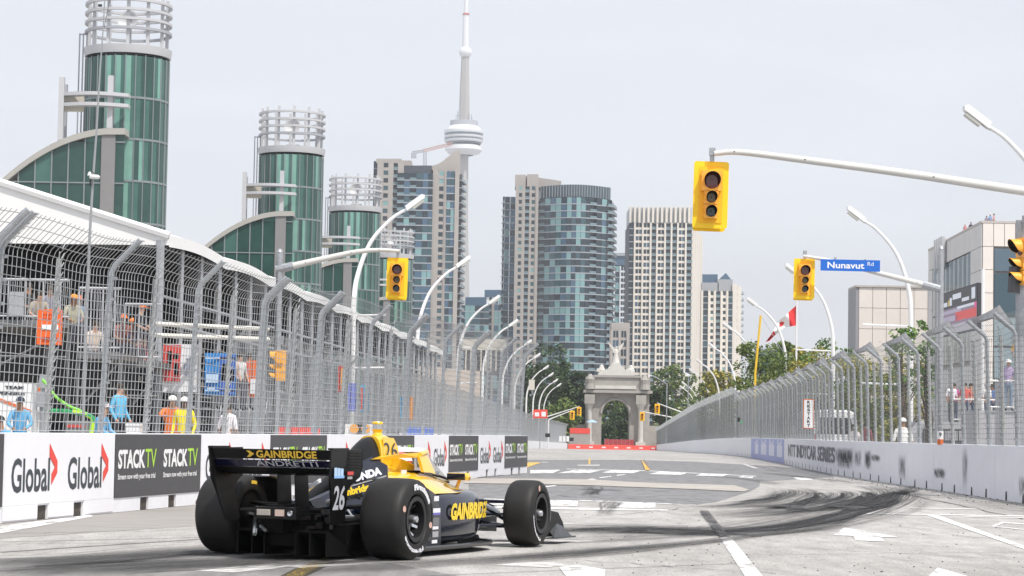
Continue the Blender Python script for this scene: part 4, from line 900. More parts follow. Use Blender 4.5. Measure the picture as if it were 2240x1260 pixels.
lL=lamp(11.55,2.5,1); lR=lamp(11.5,2.35,-1); lf=[]
LLp=[(-7.25,107),(-5.7,143),(-4.0,180),(-2.45,214),(-.75,254),(.7,290),(2.5,332),(3.8,365),(5.2,398),(6.4,425),(7.6,452),(8.8,480),(10.2,510)]
for i,(X,Y) in enumerate(LLp):
    o=lL if i==0 else copy_tree(lL); o.location=(X-.15,Y,gz(Y)); o['label']='white street lamp with curved arm, %s nearest on the left side of the street'%ORD[i]; o['group']='left street lamps'
RRp=[(17.9,75),(19.0,108.6),(20.3,144),(21.3,177),(22.7,212),(24.9,253),(27.3,299),(29.2,335),(33.0,400),(34.5,425),(36,455)]
for i,(X,Y) in enumerate(RRp):
    o=lR if i==0 else copy_tree(lR); o.location=(X,Y,gz(Y)); o['label']='white street lamp with curved arm, %s nearest on the right side of the street'%ORD[i]; o['group']='right street lamps'
lamps={}
for o in COL.objects:
    if o.name.startswith('street_lamp') and o.parent is None: lamps[(round(o.location.x,1),round(o.location.y,1))]=o
def barm(o,y,dx):
    z=P(1120+5000*o.location.x/o.location.y-5,y,o.location.y).z-o.location.z; b=MB(); b.tube([(0,0,z),(dx,0,z+.05)],.05,5); b.build('banner_arm',white_paint,o)
for o in lamps.values():
    X,Y=o.location.x,o.location.y
    if X>18 and 100<Y<120: barm(o,714,-2.3); barm(o,842,-2.3)
    if X>18 and 140<Y<150: barm(o,768,-2.3); barm(o,863,-2.3)
    if X<0 and 100<Y<110: barm(o,690,1.5); barm(o,805,1.5)
    if X<0 and 175<Y<185: barm(o,760,1.5); barm(o,838,1.5)
# bent grey light at right of arch
YQ=330; p=P(1459,840,YQ); t=thing('street_lamp',(p.x,YQ,gz(YQ)),'small grey lamp with straight slanted arm right beside the arch','street lamp'); b=MB(); b.tube([(0,0,0),(0,0,p.z-gz(YQ)),(-1.9,0,p.z-gz(YQ)+1.1),(-2.4,0,p.z-gz(YQ)+1.15)],.09,6); b.build('pole',galv,t); b=MB(); b.bb(-2.8,-2.2,-.12,.12,p.z-gz(YQ)+1.08,p.z-gz(YQ)+1.25); b.build('lamp_head',white_paint,t)
for x,Y,y,lb in ((1506,300,822,'small grey lamp post with T head in front of the right trees'),(1369,520,915,'small white double lamp seen inside the arch opening')):
    p=P(x,y,Y); t=thing('street_lamp',(p.x,Y,gz(Y)),lb,'street lamp'); hh=p.z-gz(Y); b=MB(); b.tube([(0,0,0),(0,0,hh)],.08,6); b.build('pole',galv,t)
    b=MB(); b.tube([(0,0,hh),(-.6,0,hh+.4),(-2.2 if Y>400 else .5,0,hh+.7 if Y>400 else hh)],.07,5); b.box((-2.4 if Y>400 else 0,0,hh+.7 if Y>400 else hh+.05),(.9,.3,.25)); b.build('lamp_head',white_paint,t,kind='stuff')

# ------------------------------------------------------------------ traffic signals
lr=mat('red_lens',(.10,.022,.02),.25,coat=.6); la=mat('amber_lens',(.07,.05,.012),.25,coat=.6); lg=mat('green_lens',(.02,.035,.035),.25,coat=.6); vis_in=mat('visor_inside',(.012,.012,.012),.8)
def signal(p,lab,rz=0,tilt=0.,s=1.,board=True,label_extra=None):
    """top of signal hangs at p; faces -y"""
    t=thing('traffic_signal',p,lab,'traffic light','traffic signals',rz)
    t.rotation_euler.y=tilt; t.scale=(s,s,s)
    H_=1.27; W_b=.66
    if board:
        def rr(w_,h,y,z0,r=.05):
            q=[]
            for cx_,cz_,a0 in ((w_/2-r,z0+h-r,0),(-w_/2+r,z0+h-r,90),(-w_/2+r,z0+r,180),(w_/2-r,z0+r,270)):
                for k in range(4): a=R(a0+30*k); q.append(Vector((cx_+r*math.cos(a),y,cz_+r*math.sin(a))))
            return q
        b=MB(); b.prism(rr(W_b,H_,.10,-H_-.02),(0,.03,0)); b.build('backboard',yellow_b,t)
        b=MB(); b.prism(rr(W_b-.2,H_-.2,.085,-H_+.08,.03),(0,.014,0)); b.build('backboard_inner',yellow_s,t)
        b=MB(); b.prism(rr(W_b*.93,H_,.30,-H_-.06),(0,.03,0)); b.build('rear_backboard',yellow_b,t)
    secs=[(-.40,.40,.155,lr,'red_section'),(-.715,.27,.105,la,'amber_section'),(-.985,.27,.105,lg,'green_section')]
    for zc,h,r,m_,nm in secs:
        w_=h*.95; b=MB(); b.bb(-w_/2,w_/2,-.07,.16,zc-h/2+.006,zc+h/2-.006)
        for sg in (-1,1):
            for e in (-.3,.3): b.box((sg*(w_/2+.008),-.05,zc+e*h),(.02,.04,.04))
        o=b.build(nm,hous,t)
        b=MB(); n=20
        b.lathe([(0,0),(.02,r*.6),(.012,r*.9),(0,r)],o=(0,-.078,zc),ax=(0,-1,0),n=n); b.build('lens',m_,o,smooth=True)
        b=MB(); a0,a1=R(-35),R(215); u0=[];vs=[]
        K_=22
        for i in range(K_+1):
            a=a0+(a1-a0)*i/K_; ln=.03+.20*max(0,math.sin((a-a0)/(a1-a0)*math.pi))**.55
            for (rr_,yy) in ((r*1.06,-.07),(r*1.06,-.07-ln),(r*1.00,-.07-ln),(r*1.00,-.07)): vs.append((rr_*math.cos(a),yy,zc+rr_*math.sin(a)))
        fo=[];fi=[]
        for i in range(K_):
            for j,lst in ((0,0),(1,0),(2,1)):
                b.add([],[]); 
        b.v=[Vector(v) for v in vs]
        for i in range(K_):
            for j in (0,1,2):
                b.f.append((i*4+j,i*4+j+1,(i+1)*4+j+1,(i+1)*4+j)); b.m.append(1 if j==2 else 0)
        b.build('visor',[hous,vis_in],o)
    b=MB(); b.tube([(0,.05,-.02),(0,.05,.10)],.045,8); b.box((0,.05,.16),(.11,.12,.14)); b.build('hanger',galv,t)
    return t
def arm(pole_px,pole_top_y,Y,arm_pts,lab,pr=.13,ar=(.10,.05),base_z=0,Xp=None,extra=None):
    q=[P(x,y,Y) for x,y in arm_pts]; base=q[0].copy(); X=Xp if Xp is not None else P(pole_px,900,Y).x; topz=P(pole_px,pole_top_y,Y).z
    t=thing('signal_pole',(X,Y,gz(Y)),lab,'pole')
    b=MB(); b.tube([(X,Y,gz(Y)),(X,Y,topz)],pr,12); b.lathe([(topz-gz(Y),pr*1.1),(topz-gz(Y)+.08,pr*.8),(topz-gz(Y)+.12,.01)],o=(X,Y,gz(Y)),n=10); b.build('pole',galv,t,smooth=True,world=True)
    pts=crom(q,6); n=len(pts); b=MB(); b.tube(pts,[ar[0]+(ar[1]-ar[0])*i/(n-1) for i in range(n)],10); b.build('mast_arm',mat('painted_steel_arm',(.62,.61,.58),.45,var=.05,scale=3),t,smooth=True,world=True)
    b=MB(); d=(q[1]-q[0]).normalized(); b.tube([q[0],q[0]+d*.55],ar[0]*1.25,10); b.build('arm_socket',galv,t,world=True)
    b=MB()
    for i in range(4,n-2,7): r_=ar[0]+(ar[1]-ar[0])*i/(n-1); b.box(pts[i]+Vector((0,-r_*.98,.0)),(.022,.02,.022))
    b.build('bolts',vis_in,t,world=True,kind='stuff'); return t
Y1=43; p=P(1558,352,Y1); signal(p+Vector((0,0,.02)),'large yellow traffic signal hanging over the track, nearest of all',tilt=R(1.2),s=1.0)
arm(2400,420,Y1,[(2400,437),(2240,418),(2000,382),(1760,350),(1620,333),(1562,336)],'grey pole off to the right carrying the long arm of the big signal',Xp=P(2400,900,Y1).x)
Y2=71; p=P(870,562,Y2); signal(p,'yellow traffic signal hanging at the end of the arm over the left fence',tilt=R(1))
arm(604,552,Y2,[(604,590),(700,568),(780,551),(830,547),(874,549)],'grey signal pole behind the left fence with arm reaching right',pr=.10,ar=(.11,.05))
Y3=72; p=P(1761,564,Y3); signal(p,'yellow traffic signal left of the blue street name sign',tilt=R(.6))
arm(2057,545,Y3,[(2055,632),(1980,612),(1900,592),(1820,571),(1757,560)],'thick grey signal pole right of the blue sign, near the video screen',pr=.085,ar=(.10,.05))
b=MB(); X=P(2050,900,Y3+2).x; t=thing('steel_pole',(X,Y3+2,0),'second grey pole standing close beside the thick signal pole','pole'); b.tube([(0,0,0),(0,0,P(2048,600,Y3+2).z)],.08,10); b.build('pole',galv,t,smooth=True)
t=thing('street_name_sign',P(1860,580,Y3-.3),'blue street name sign reading Nunavut Rd on the signal arm','sign'); t.rotation_euler=(0,R(.3),0)
b=MB(); b.bb(-.935,.935,-.015,.015,-.19,.17); b.build('sign_plate',mat('sign_blue',(.01,.13,.55),.4,var=.03,scale=3),t)
b=MB(); b.text('Nunavut',(-.72,-.018,-.11),XU,ZU,1.16,.20,bold=.02); b.build('lettering',ink_w,t); b=MB(); b.text('Rd',(.54,-.018,-.01),XU,ZU,.19,.12,bold=.0); b.build('lettering',ink_w,t)
b=MB(); b.bb(-.5,-.44,.0,.08,.17,.24); b.bb(.44,.5,.0,.08,.17,.2); b.build('clamp',galv,t,kind='stuff')
# edge signal on its own pole facing left
Y4=44; p=P(2228,497,Y4); signal(p+Vector((.1,0,0)),'side view of orange traffic signal cut by the right edge of the picture',rz=R(-78),board=False)
X=P(2236,900,Y4).x; t=thing('signal_pole',(X,Y4+.2,0),'grey pole at the right edge holding the side facing signal','pole'); b=MB(); b.tube([(0,0,0),(0,0,P(2236,480,Y4).z)],.09,10); b.build('pole',galv,t,smooth=True); b=MB(); zz=P(2232,640,Y4).z; b.tube([(-.15,-.1,zz),(-.12,-.1,zz+.5)],.12,8); b.build('bell_housing',mat('dark_grey_box',(.08,.08,.09),.6),t)
b=MB(); 
p=P(612,752,69); signal(p,'side facing orange signal partly hidden behind the left fence post',rz=R(-100),board=False)
for x,y,Y,lb in ((1252,898,330,'small far traffic signal on the left, lower of two before the arch'),(1267,890,345,'small far traffic signal left of the arch, higher of two'),(1405,901,330,'small far traffic signal in front of the right arch column'),(1438,883,300,'small far traffic signal just right of the arch')):
    signal(P(x,y,Y),lb)
for q0,q1,Y,lb in (((1200,918),(1253,897),331,'thin arm of the lower far left signal'),((1195,912),(1268,889),346,'thin arm of the higher far left signal'),((1470,913),(1405,900),331,'thin arm of the far signal at the arch column'),((1500,905),(1438,882),301,'thin arm of the far signal right of the arch')):
    a,b_=P(*q0,Y),P(*q1,Y); t=thing('signal_mast',a,lb,'signal mast'); b=MB(); b.tube([(a.x,a.y,gz(Y)),a],.09,6); b.tube([a,b_],[.09,.05],6); b.build('pole_and_arm',white_paint,t,world=True)

# ------------------------------------------------------------------ flag, yellow pole
YFg=185; p=P(1743,655,YFg); g=gz(YFg); t=thing('flag_pole',(p.x,YFg,g),'white flag pole above the right trees','flag pole'); b=MB(); b.tube([(0,0,0),(0,0,p.z-g)],[.11,.06],8); b.build('pole',white_paint,t,smooth=True); b=MB(); b.lathe([(0,.02),(.1,.13),(.2,.02)],o=(0,0,p.z-g),n=8); b.build('ball',white_paint,t)
t=thing('flag',P(1742,668,YFg),'red and white maple leaf flag drooping diagonally from its pole','flag'); 
fm=[mat('flag_red',(.62,.03,.03),.7),mat('flag_white',(.78,.78,.78),.7)]
b=MB(); TA,TB=P(1742,668,YFg),P(1676,748,YFg); BA,BB=P(1741,712,YFg),P(1682,746,YFg)
mid_t=P(1706,700,YFg); mid_b=P(1714,717,YFg)
NN=24
def fl(u,v):
    a=TA.lerp(mid_t,u*2) if u<.5 else mid_t.lerp(TB,(u-.5)*2); c=BA.lerp(mid_b,u*2) if u<.5 else mid_b.lerp(BB,(u-.5)*2)
    q=a.lerp(c,v); q.y+=.35*math.sin(u*14+v*3)*(.3+u); return q
for i in range(NN):
    for j in range(8):
        u=(i+.5)/NN; m_=0 if (u<.27 or u>.75) else 1
        x_=abs((u-.5)/.2); y_=abs((j+.5)/8-.5)*2
        if m_==1 and (x_+y_*.75<.55): m_=0
        b.quad(fl(i/NN,j/8),fl((i+1)/NN,j/8),fl((i+1)/NN,(j+1)/8),fl(i/NN,(j+1)/8),m_)
b.build('cloth',fm,t,world=True,smooth=True)
YY=150; a,c=P(1652,818,YY),P(1664,690,YY); t=thing('yellow_pole',(a.x,YY,gz(YY)),'slim yellow pole leaning slightly right, left of the flag','pole'); b=MB(); b.tube([(a.x,YY,gz(YY)),a,c],.075,6); b.build('pole',mat('pole_yellow',(.75,.48,.03),.5),t,world=True); b=MB(); b.tube([c,P(1712,768,YY)],.018,3); b.build('guy_wire',galv,t,world=True)

# ------------------------------------------------------------------ right hand buildings
bp_=mat('beige_panel',(.6,.56,.5),.8,var=.05,scale=.3); bp2=mat('beige_panel_light',(.74,.69,.64),.8,var=.05,scale=.3); jt=mat('panel_joint',(.50,.46,.43),.9); bgl=mat('blue_grey_glass',(.10,.15,.19),.12,var=.1,scale=.2); bgl2=mat('dark_bay_glass',(.05,.09,.115),.12); bgl3=mat('pale_bay_glass',(.26,.33,.36),.15)
def panelled(t,A_,B2,z0,z1,nx,nz_,m_,dep=.12,holes=()):
    """wall of separate panels between plan points A,B"""
    A_=Vector((*A_,0));B2=Vector((*B2,0)); d=(B2-A_)/nx; n=Vector((d.y,-d.x,0)).normalized(); dz=(z1-z0)/nz_
    for i in range(nx):
        for k in range(nz_):
            u0,u1,w0,w1=i/nx,(i+1)/nx,k/nz_,(k+1)/nz_
            if any(u0>=h[0]-.01 and u1<=h[1]+.01 and w0>=h[2]-.01 and w1<=h[3]+.01 for h in holes): continue
            a=A_+d*i+d.normalized()*.03; c=A_+d*(i+1)-d.normalized()*.03; za=z0+dz*k+.03; zb=z0+dz*(k+1)-.03
            b=MB(); b.prism([a+ZU*za,c+ZU*za,c+ZU*zb,a+ZU*zb],-n*-dep); b.build('panel',m_,t,world=True)
YR=300; xl=P(1879,680,YR).x; xr_=P(2060,680,YR).x; ztp=P(1960,629,YR).z; g=gz(YR)
t=thing('beige_building',((xl+xr_)/2,YR,g),'plain beige panelled building behind the second right lamp','building')
b=MB(); b.bb(xl,xr_+4,YR+.3,YR+7,g,ztp-.2); b.build('walls',jt,t,world=True); panelled(t,(xl,YR+.2),(xr_,YR+.2),g,ztp,6,8,bp2); b=MB(); b.bb(xl-.4,xl-.02,YR+.1,YR+7,g,ztp); b.build('side_return',mat('shaded_return',(.30,.30,.32),.8),t,world=True)  # side strip is coloured grey to stand for the shaded side
b=MB(); b.bb(xl-.4,xr_+4,YR-.1,YR+7,ztp,ztp+.25); b.build('roof_edge',jt,t,world=True)
# glass fronted building
Yc=250; Xc=P(2149,560,Yc).x; ztp=P(2149,488,Yc).z; Xl,Yl=Xc+1.3,289; g=gz(Yc)
t=thing('glass_front_building',(Xc+10,Yc+15,g),'pale grey building with tall glass bays and people on its roof, far right','building')
b=MB(); b.prism([(Xc+.3,Yc+.3,g),(Xc+40,Yc+.3,g),(Xc+40,Yl,g),(Xl+.3,Yl,g)],(0,0,ztp-g-.2)); b.build('walls',jt,t,world=True)
panelled(t,(Xl,Yl),(Xc,Yc),g,ztp,11,10,mat('grey_panel',(.62,.61,.60),.8,var=.05,scale=.4),holes=((.09,.82,.4,.9),)); panelled(t,(Xc,Yc),(Xc+36,Yc),g,ztp,30,10,bp2,holes=((1/30,1.1,.2,.9),))
# windows on left face
dF_=Vector((Xc-Xl,Yc-Yl,0)); A_=Vector((Xl,Yl,0)); n=Vector((dF_.y,-dF_.x,0)).normalized()
for i in range(18):
    u0=.095+.72*i/18; u1=.095+.72*(i+.9)/18
    for z0_,z1_ in ((.42,.66),(.665,.895)):
        b=MB(); a=A_+dF_*u0+n*.05;c=A_+dF_*u1+n*.05; b.prism([a+ZU*(g+(ztp-g)*z0_),c+ZU*(g+(ztp-g)*z0_),c+ZU*(g+(ztp-g)*z1_),a+ZU*(g+(ztp-g)*z1_)],n*.02); b.build('window_pane',[bgl3,bgl2,bgl3,bgl][i*3%4],t,world=True)
for i in range(10):
    for j,(z0_,z1_) in enumerate(((.2,.33),(.335,.47),(.475,.60),(.605,.79),(.795,.895))):
        b=MB(); x=Xc+1.25+36*i*1.2/14; b.bb(x+.05,x+36*1.2/14-.08,Yc-.1,Yc,g+(ztp-g)*z0_,g+(ztp-g)*z1_-.1); b.build('window_pane',[bgl2,bgl3,bgl3,bgl2,bgl][j],t,world=True)
b=MB()
for i in range(4):
    c=A_+dF_*(.24+.045*i)+n*.5; b.tube([c+ZU*(g+(ztp-g)*.88),c+ZU*(g+(ztp-g)*.93),c+n*.0+ZU*(ztp+.6)],.35,6)
b.build('duct_pipes',tw_white,t,world=True,kind='stuff')
b=MB(); b.prism([(Xc-.15,Yc-.15,ztp),(Xc+40,Yc-.15,ztp),(Xc+40,Yl,ztp),(Xl-.15,Yl,ztp)],(0,0,.25)); b.build('roof_edge',jt,t,world=True)
# video screen
sA=Vector((44.2,236,0)); sB=Vector((44.2,216.5,0)); t=thing('video_screen',(44.2,225,gz(225)),'large outdoor video screen with dark caption bar and race footage beside the grey building','screen')
zT=P(2062,641,233).z; zB=P(2062,735,233).z
def sq(u0,u1,v0,v1,o): 
    a=sA.lerp(sB,u0);c=sA.lerp(sB,u1); off=Vector((-o,0,0)); return a+off+ZU*(zB+(zT-zB)*v0),c+off+ZU*(zB+(zT-zB)*v0),c+off+ZU*(zB+(zT-zB)*v1),a+off+ZU*(zB+(zT-zB)*v1)
b=MB(); q=sq(0,1,0,1,0); b.prism(q,(.6,0,0)); b.build('cabinet',mat('screen_frame',(.05,.05,.06),.7),t,world=True)
def em(n_,c,s=.8):
    m=bpy.data.materials.new(n_); m.use_nodes=True; b=m.node_tree.nodes['Principled BSDF']; b.inputs['Base Color'].default_value=(*c,1); b.inputs['Emission Color'].default_value=(*c,1); b.inputs['Emission Strength'].default_value=s; return m
for nm,c,qs in [('picture',(.17,.13,.18),[(0.01,.99,.02,.60)]),('picture',(.30,.28,.32),[(.05,.9,.02,.22)]),('picture',(.45,.06,.06),[(.45,.98,.28,.48)]),('caption_bar',(.03,.03,.035),[(.01,.99,.60,.98)]),('picture',(.28,.25,.33),[(.02,.5,.3,.42),(.1,.6,.48,.56)]),('caption_text',(.45,.47,.52),[(.3,.36,.66,.84),(.38,.60,.78,.9),(.86,.95,.68,.93),(.14,.24,.66,.76),(.62,.8,.68,.76),(.5,.95,.54,.6)]),('caption_box',(.45,.3,.02),[(.26,.295,.66,.80)]),('caption_box',(.5,.06,.2),[(.93,.98,.48,.6)])]:
    b=MB()
    o_={'picture':.012,'caption_bar':.016}.get(nm,.03)
    for (u0,u1,v0,v1) in qs: b.quad(*sq(u0,u1,v0,v1,o_+.004*len(_M)%.01+ (.006 if c[0]>.25 and nm=='picture' else 0)))
    b.build(nm,em('screen_%s_%d'%(nm,int(c[0]*100)),c,.5),t,world=True)
for y_ in (215,237.5): b=MB(); b.tube([(44.4,y_,gz(y_)),(44.4,y_,zT+1.2)],.16,8); b.build('support_mast',white_paint if y_<220 else galv,t,world=True)
# ------------------------------------------------------------------ haze
hm=bpy.data.materials.new('haze_air'); hm.use_nodes=True; t_=hm.node_tree; t_.nodes.clear(); o_=t_.nodes.new('ShaderNodeOutputMaterial'); v=t_.nodes.new('ShaderNodeVolumePrincipled')
v.inputs['Color'].default_value=(.93,.96,1,1); v.inputs['Density'].default_value=.00017; v.inputs['Anisotropy'].default_value=.2; t_.links.new(v.outputs['Volume'],o_.inputs['Volume'])
b=MB(); b.bb(-900,900,-60,2900,-6,640); hz_o=b.build('haze',hm); hz_o['kind']='stuff'; tag(hz_o,'pale summer haze filling the air over the whole street','haze')

# ------------------------------------------------------------------ people
POSE={
 'stand':dict(pelvis=(0,0,.95),belly=(0,0,1.14),chest=(0,.01,1.33),neck=(0,0,1.5),head=(0,-.02,1.58),crown=(0,-.02,1.70),sl=(-.18,0,1.42),el=(-.25,.03,1.14),wl=(-.24,-.12,.93),hl=(-.22,-.17,.86),sr=(.18,0,1.42),er=(.25,.03,1.14),wr=(.24,-.12,.93),hr=(.22,-.17,.86),tl=(-.09,0,.88),kl=(-.11,-.02,.49),al=(-.11,.02,.09),fl=(-.12,-.15,.04),tr=(.09,0,.88),kr=(.11,-.02,.49),ar=(.11,.02,.09),fr=(.12,-.15,.04)),
 'sit':dict(pelvis=(0,0,.52),belly=(0,-.03,.72),chest=(0,-.07,.92),neck=(0,-.09,1.08),head=(0,-.13,1.16),crown=(0,-.14,1.28),sl=(-.18,-.07,1.0),el=(-.25,-.14,.76),wl=(-.14,-.34,.66),hl=(-.08,-.4,.64),sr=(.18,-.07,1.0),er=(.25,-.14,.76),wr=(.14,-.34,.66),hr=(.08,-.4,.64),tl=(-.09,-.04,.5),kl=(-.13,-.46,.52),al=(-.13,-.42,.09),fl=(-.13,-.58,.04),tr=(.09,-.04,.5),kr=(.13,-.46,.52),ar=(.13,-.42,.09),fr=(.13,-.58,.04)),
 'reach':dict(pelvis=(0,0,.95),belly=(0,-.03,1.14),chest=(0,-.06,1.33),neck=(0,-.09,1.49),head=(0,-.13,1.56),crown=(0,-.15,1.68),sl=(-.18,-.06,1.41),el=(-.3,-.25,1.3),wl=(-.22,-.48,1.28),hl=(-.18,-.56,1.28),sr=(.18,-.06,1.41),er=(.28,-.02,1.15),wr=(.24,-.2,.98),hr=(.2,-.26,.95),tl=(-.09,0,.88),kl=(-.14,-.06,.49),al=(-.14,.02,.09),fl=(-.15,-.15,.04),tr=(.09,0,.88),kr=(.12,.02,.49),ar=(.12,.1,.09),fr=(.13,-.05,.04))}
RAD=dict(pelvis=(.15,.11),belly=(.14,.10),chest=(.165,.115),neck=(.055,.055),head=(.075,.085),crown=(.07,.08),s=(.068,.068),e=(.046,.046),w=(.032,.03),h=(.04,.022),t=(.09,.09),k=(.062,.062),a=(.042,.042),f=(.045,.035))
EDG=[('pelvis','belly',1),('belly','chest',1),('chest','neck',1),('neck','head',0),('head','crown',0),('chest','sl',1),('sl','el',1),('el','wl',0),('wl','hl',0),('chest','sr',1),('sr','er',1),('er','wr',0),('wr','hr',0),('pelvis','tl',2),('tl','kl',2),('kl','al',2),('al','fl',3),('pelvis','tr',2),('tr','kr',2),('kr','ar',2),('ar','fr',3)]
_PB={}; shoe0=mat('dark_shoes',(.03,.03,.03),.6)
def body_mesh(pose,long_sleeve):
    k=(pose,long_sleeve)
    if k in _PB: return _PB[k]
    J=POSE[pose]; names=list(J); me=bpy.data.meshes.new('body'); me.from_pydata([J[n] for n in names],[(names.index(a),names.index(b)) for a,b,_ in EDG],[])
    o=bpy.data.objects.new('body',me); COL.objects.link(o); md=o.modifiers.new('s','SKIN'); 
    for i,n in enumerate(names):
        r=RAD.get(n) or RAD[n[0]]; me.skin_vertices[0].data[i].radius=r; me.skin_vertices[0].data[i].use_root=(n=='pelvis')
    sb=o.modifiers.new('u','SUBSURF'); sb.levels=1; sb.render_levels=1
    dg=bpy.context.evaluated_depsgraph_get(); dg.update(); m2=bpy.data.meshes.new_from_object(o.evaluated_get(dg)); bpy.data.objects.remove(o); bpy.data.meshes.remove(me)
    m2.materials.clear()
    for i in range(4): m2.materials.append(shoe0)
    for p in m2.polygons:
        c=p.center; best=9;bi=0
        for a,b,l in EDG:
            A_=Vector(J[a]);B2=Vector(J[b]); t=max(0,min(1,(c-A_).dot(B2-A_)/(B2-A_).length_squared)); dd=(c-A_.lerp(B2,t)).length
            if long_sleeve and a in('el','er') : l=1
            if dd<best: best=dd;bi=l
        if bi==1 and a=='x': pass
        p.material_index=bi; p.use_smooth=True
    _PB[k]=m2; return m2
skinm=[mat('skin_light',(.50,.29,.20),.6),mat('skin_mid',(.32,.17,.10),.6),mat('skin_dark',(.12,.06,.035),.6)]
shoe=mat('dark_shoes',(.03,.03,.03),.6)
def cm(c): return mat('cloth_%d_%d_%d'%tuple(int(v*100) for v in c),c,.85,var=.12,scale=9)
def person(loc,rz,lab,pose,shirt,trou,skin=0,hat=None,hatc=None,hair=(.04,.03,.02),ls=False,s=1.,group=None):
    t=thing('person',loc,lab,'person',group,rz); t.scale=(s,s,s); m=body_mesh(pose,ls).copy(); o=bpy.data.objects.new('body',m); COL.objects.link(o); o.parent=t
    for i,mm in enumerate([skinm[skin],cm(shirt),cm(trou),shoe]): m.materials[i]=mm
    J=POSE[pose]; c=(Vector(J['head'])+Vector(J['crown']))/2
    b=MB(); b.lathe([(-.02,.088),(.03,.094),(.07,.083),(.105,.05),(.118,.0)],o=c+Vector((0,.018,.01)),n=12)
    if hat is None: b.build('hair',mat('hair_%d'%int(hair[0]*100),hair,.8),t,smooth=True)
    else:
        hc=cm(hatc); b=MB(); b.lathe([(.015,.098),(.06,.098),(.10,.075),(.125,.03),(.128,0)],o=c+Vector((0,.01,.01)),n=14)
        if hat=='cap': b.prism([c+Vector((-.07,-.07,.03)),c+Vector((.07,-.07,.03)),c+Vector((.05,-.19,.02)),c+Vector((-.05,-.19,.02))],(0,0,.012))
        if hat=='brim': b.lathe([(.015,.09),(.01,.18),(.02,.18),(.03,.09)],o=c+Vector((0,.01,.01)),n=14)
        b.build('helmet' if hat=='helmet' else 'hat',hc,t,smooth=True)
    return t
# ------------------------------------------------------------------ pavilion tents along the left
SD=Vector((.0595,.998,0)).normalized(); SA=Vector((-SD.y,SD.x,0)); S0=Vector((-10.2,66,0))
def S(u,a,z): q=S0+SD*u+SA*a; q.z=z+(gz(q.y) if z<1e9 else 0); return q
tent_m=mat('white_tent_fabric',(.80,.80,.79),.6,var=.03,scale=.8,bump=.1); shade_black=mat('interior_shade_black',(.006,.006,.007),.95); alu=mat('aluminium',(.42,.43,.45),.45,.5,var=.15,scale=3); alu_d=mat('dull_frame',(.17,.175,.18),.6,.3,var=.2,scale=4)
BAY=9.
for k in range(10):
    u0=k*BAY; t=thing('pavilion_tent',S(u0+BAY/2,0,0),'white roofed pavilion tent bay, %s from the left along the spectator stand'%ORD[k],'tent','row of white pavilion tents')
    ro=MB(); N=10
    def eave(s_): return 6.52+.13*math.sin(math.pi*s_)
    for i in range(N):
        s0_,s1_=i/N,(i+1)/N; ua,ub=u0+BAY*s0_,u0+BAY*s1_
        for a0,a1,za0,za1,zb0,zb1 in ((-.25,7.5,eave(s0_)+.12,eave(s1_)+.12,8.85,8.85),(15.2,7.5,eave(s0_)+.12,eave(s1_)+.12,8.85,8.85)):
            ro.quad(S(ua,a0,za0),S(ub,a0,za1),S(ub,a1,zb1),S(ua,a1,zb0))
        ro.quad(S(ua,-.25,eave(s0_)-.22),S(ub,-.25,eave(s1_)-.22),S(ub,-.25,eave(s1_)+.12),S(ua,-.25,eave(s0_)+.12))
    if k==0:
        ro.add([S(u0,-.25,6.52),S(u0,7.5,8.85),S(u0,15.2,6.52),S(u0,15.2,6.35),S(u0,-.25,6.35)],[(0,1,2,3,4)])
        ro.tube([S(u0,-.25,6.62),S(u0,7.5,8.95)],.12,6)
    ro.build('tent_roof',tent_m,t,world=True)
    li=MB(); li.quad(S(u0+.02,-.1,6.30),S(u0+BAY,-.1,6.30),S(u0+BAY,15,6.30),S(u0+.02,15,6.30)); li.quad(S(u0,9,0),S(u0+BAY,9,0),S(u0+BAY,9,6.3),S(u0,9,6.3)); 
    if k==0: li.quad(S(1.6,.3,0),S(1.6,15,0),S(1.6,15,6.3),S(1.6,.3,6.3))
    li.build('interior_shade',shade_black,t,world=True)  # added black planes stand in for the shade inside the tent
    for du in (0,BAY/3,2*BAY/3):
        b=MB(); b.tube([S(u0+du,0,0),S(u0+du,0,6.5)],.13 if du==0 else .10,6); b.build('post',alu,t,world=True)
    b=MB(); b.tube([S(u0,0,4.9),S(u0+BAY,0,4.9)],.05,5); b.tube([S(u0,-.1,4.1),S(u0+BAY,-.1,4.1)],.05,5); b.build('rail',alu,t,world=True,kind='stuff')
rn=random.Random(11)
ppl=0
SHIRTS=[(.55,.55,.55),(.08,.10,.16),(.45,.08,.06),(.75,.75,.72),(.12,.25,.45),(.6,.28,.08),(.25,.3,.2),(.5,.4,.35)]
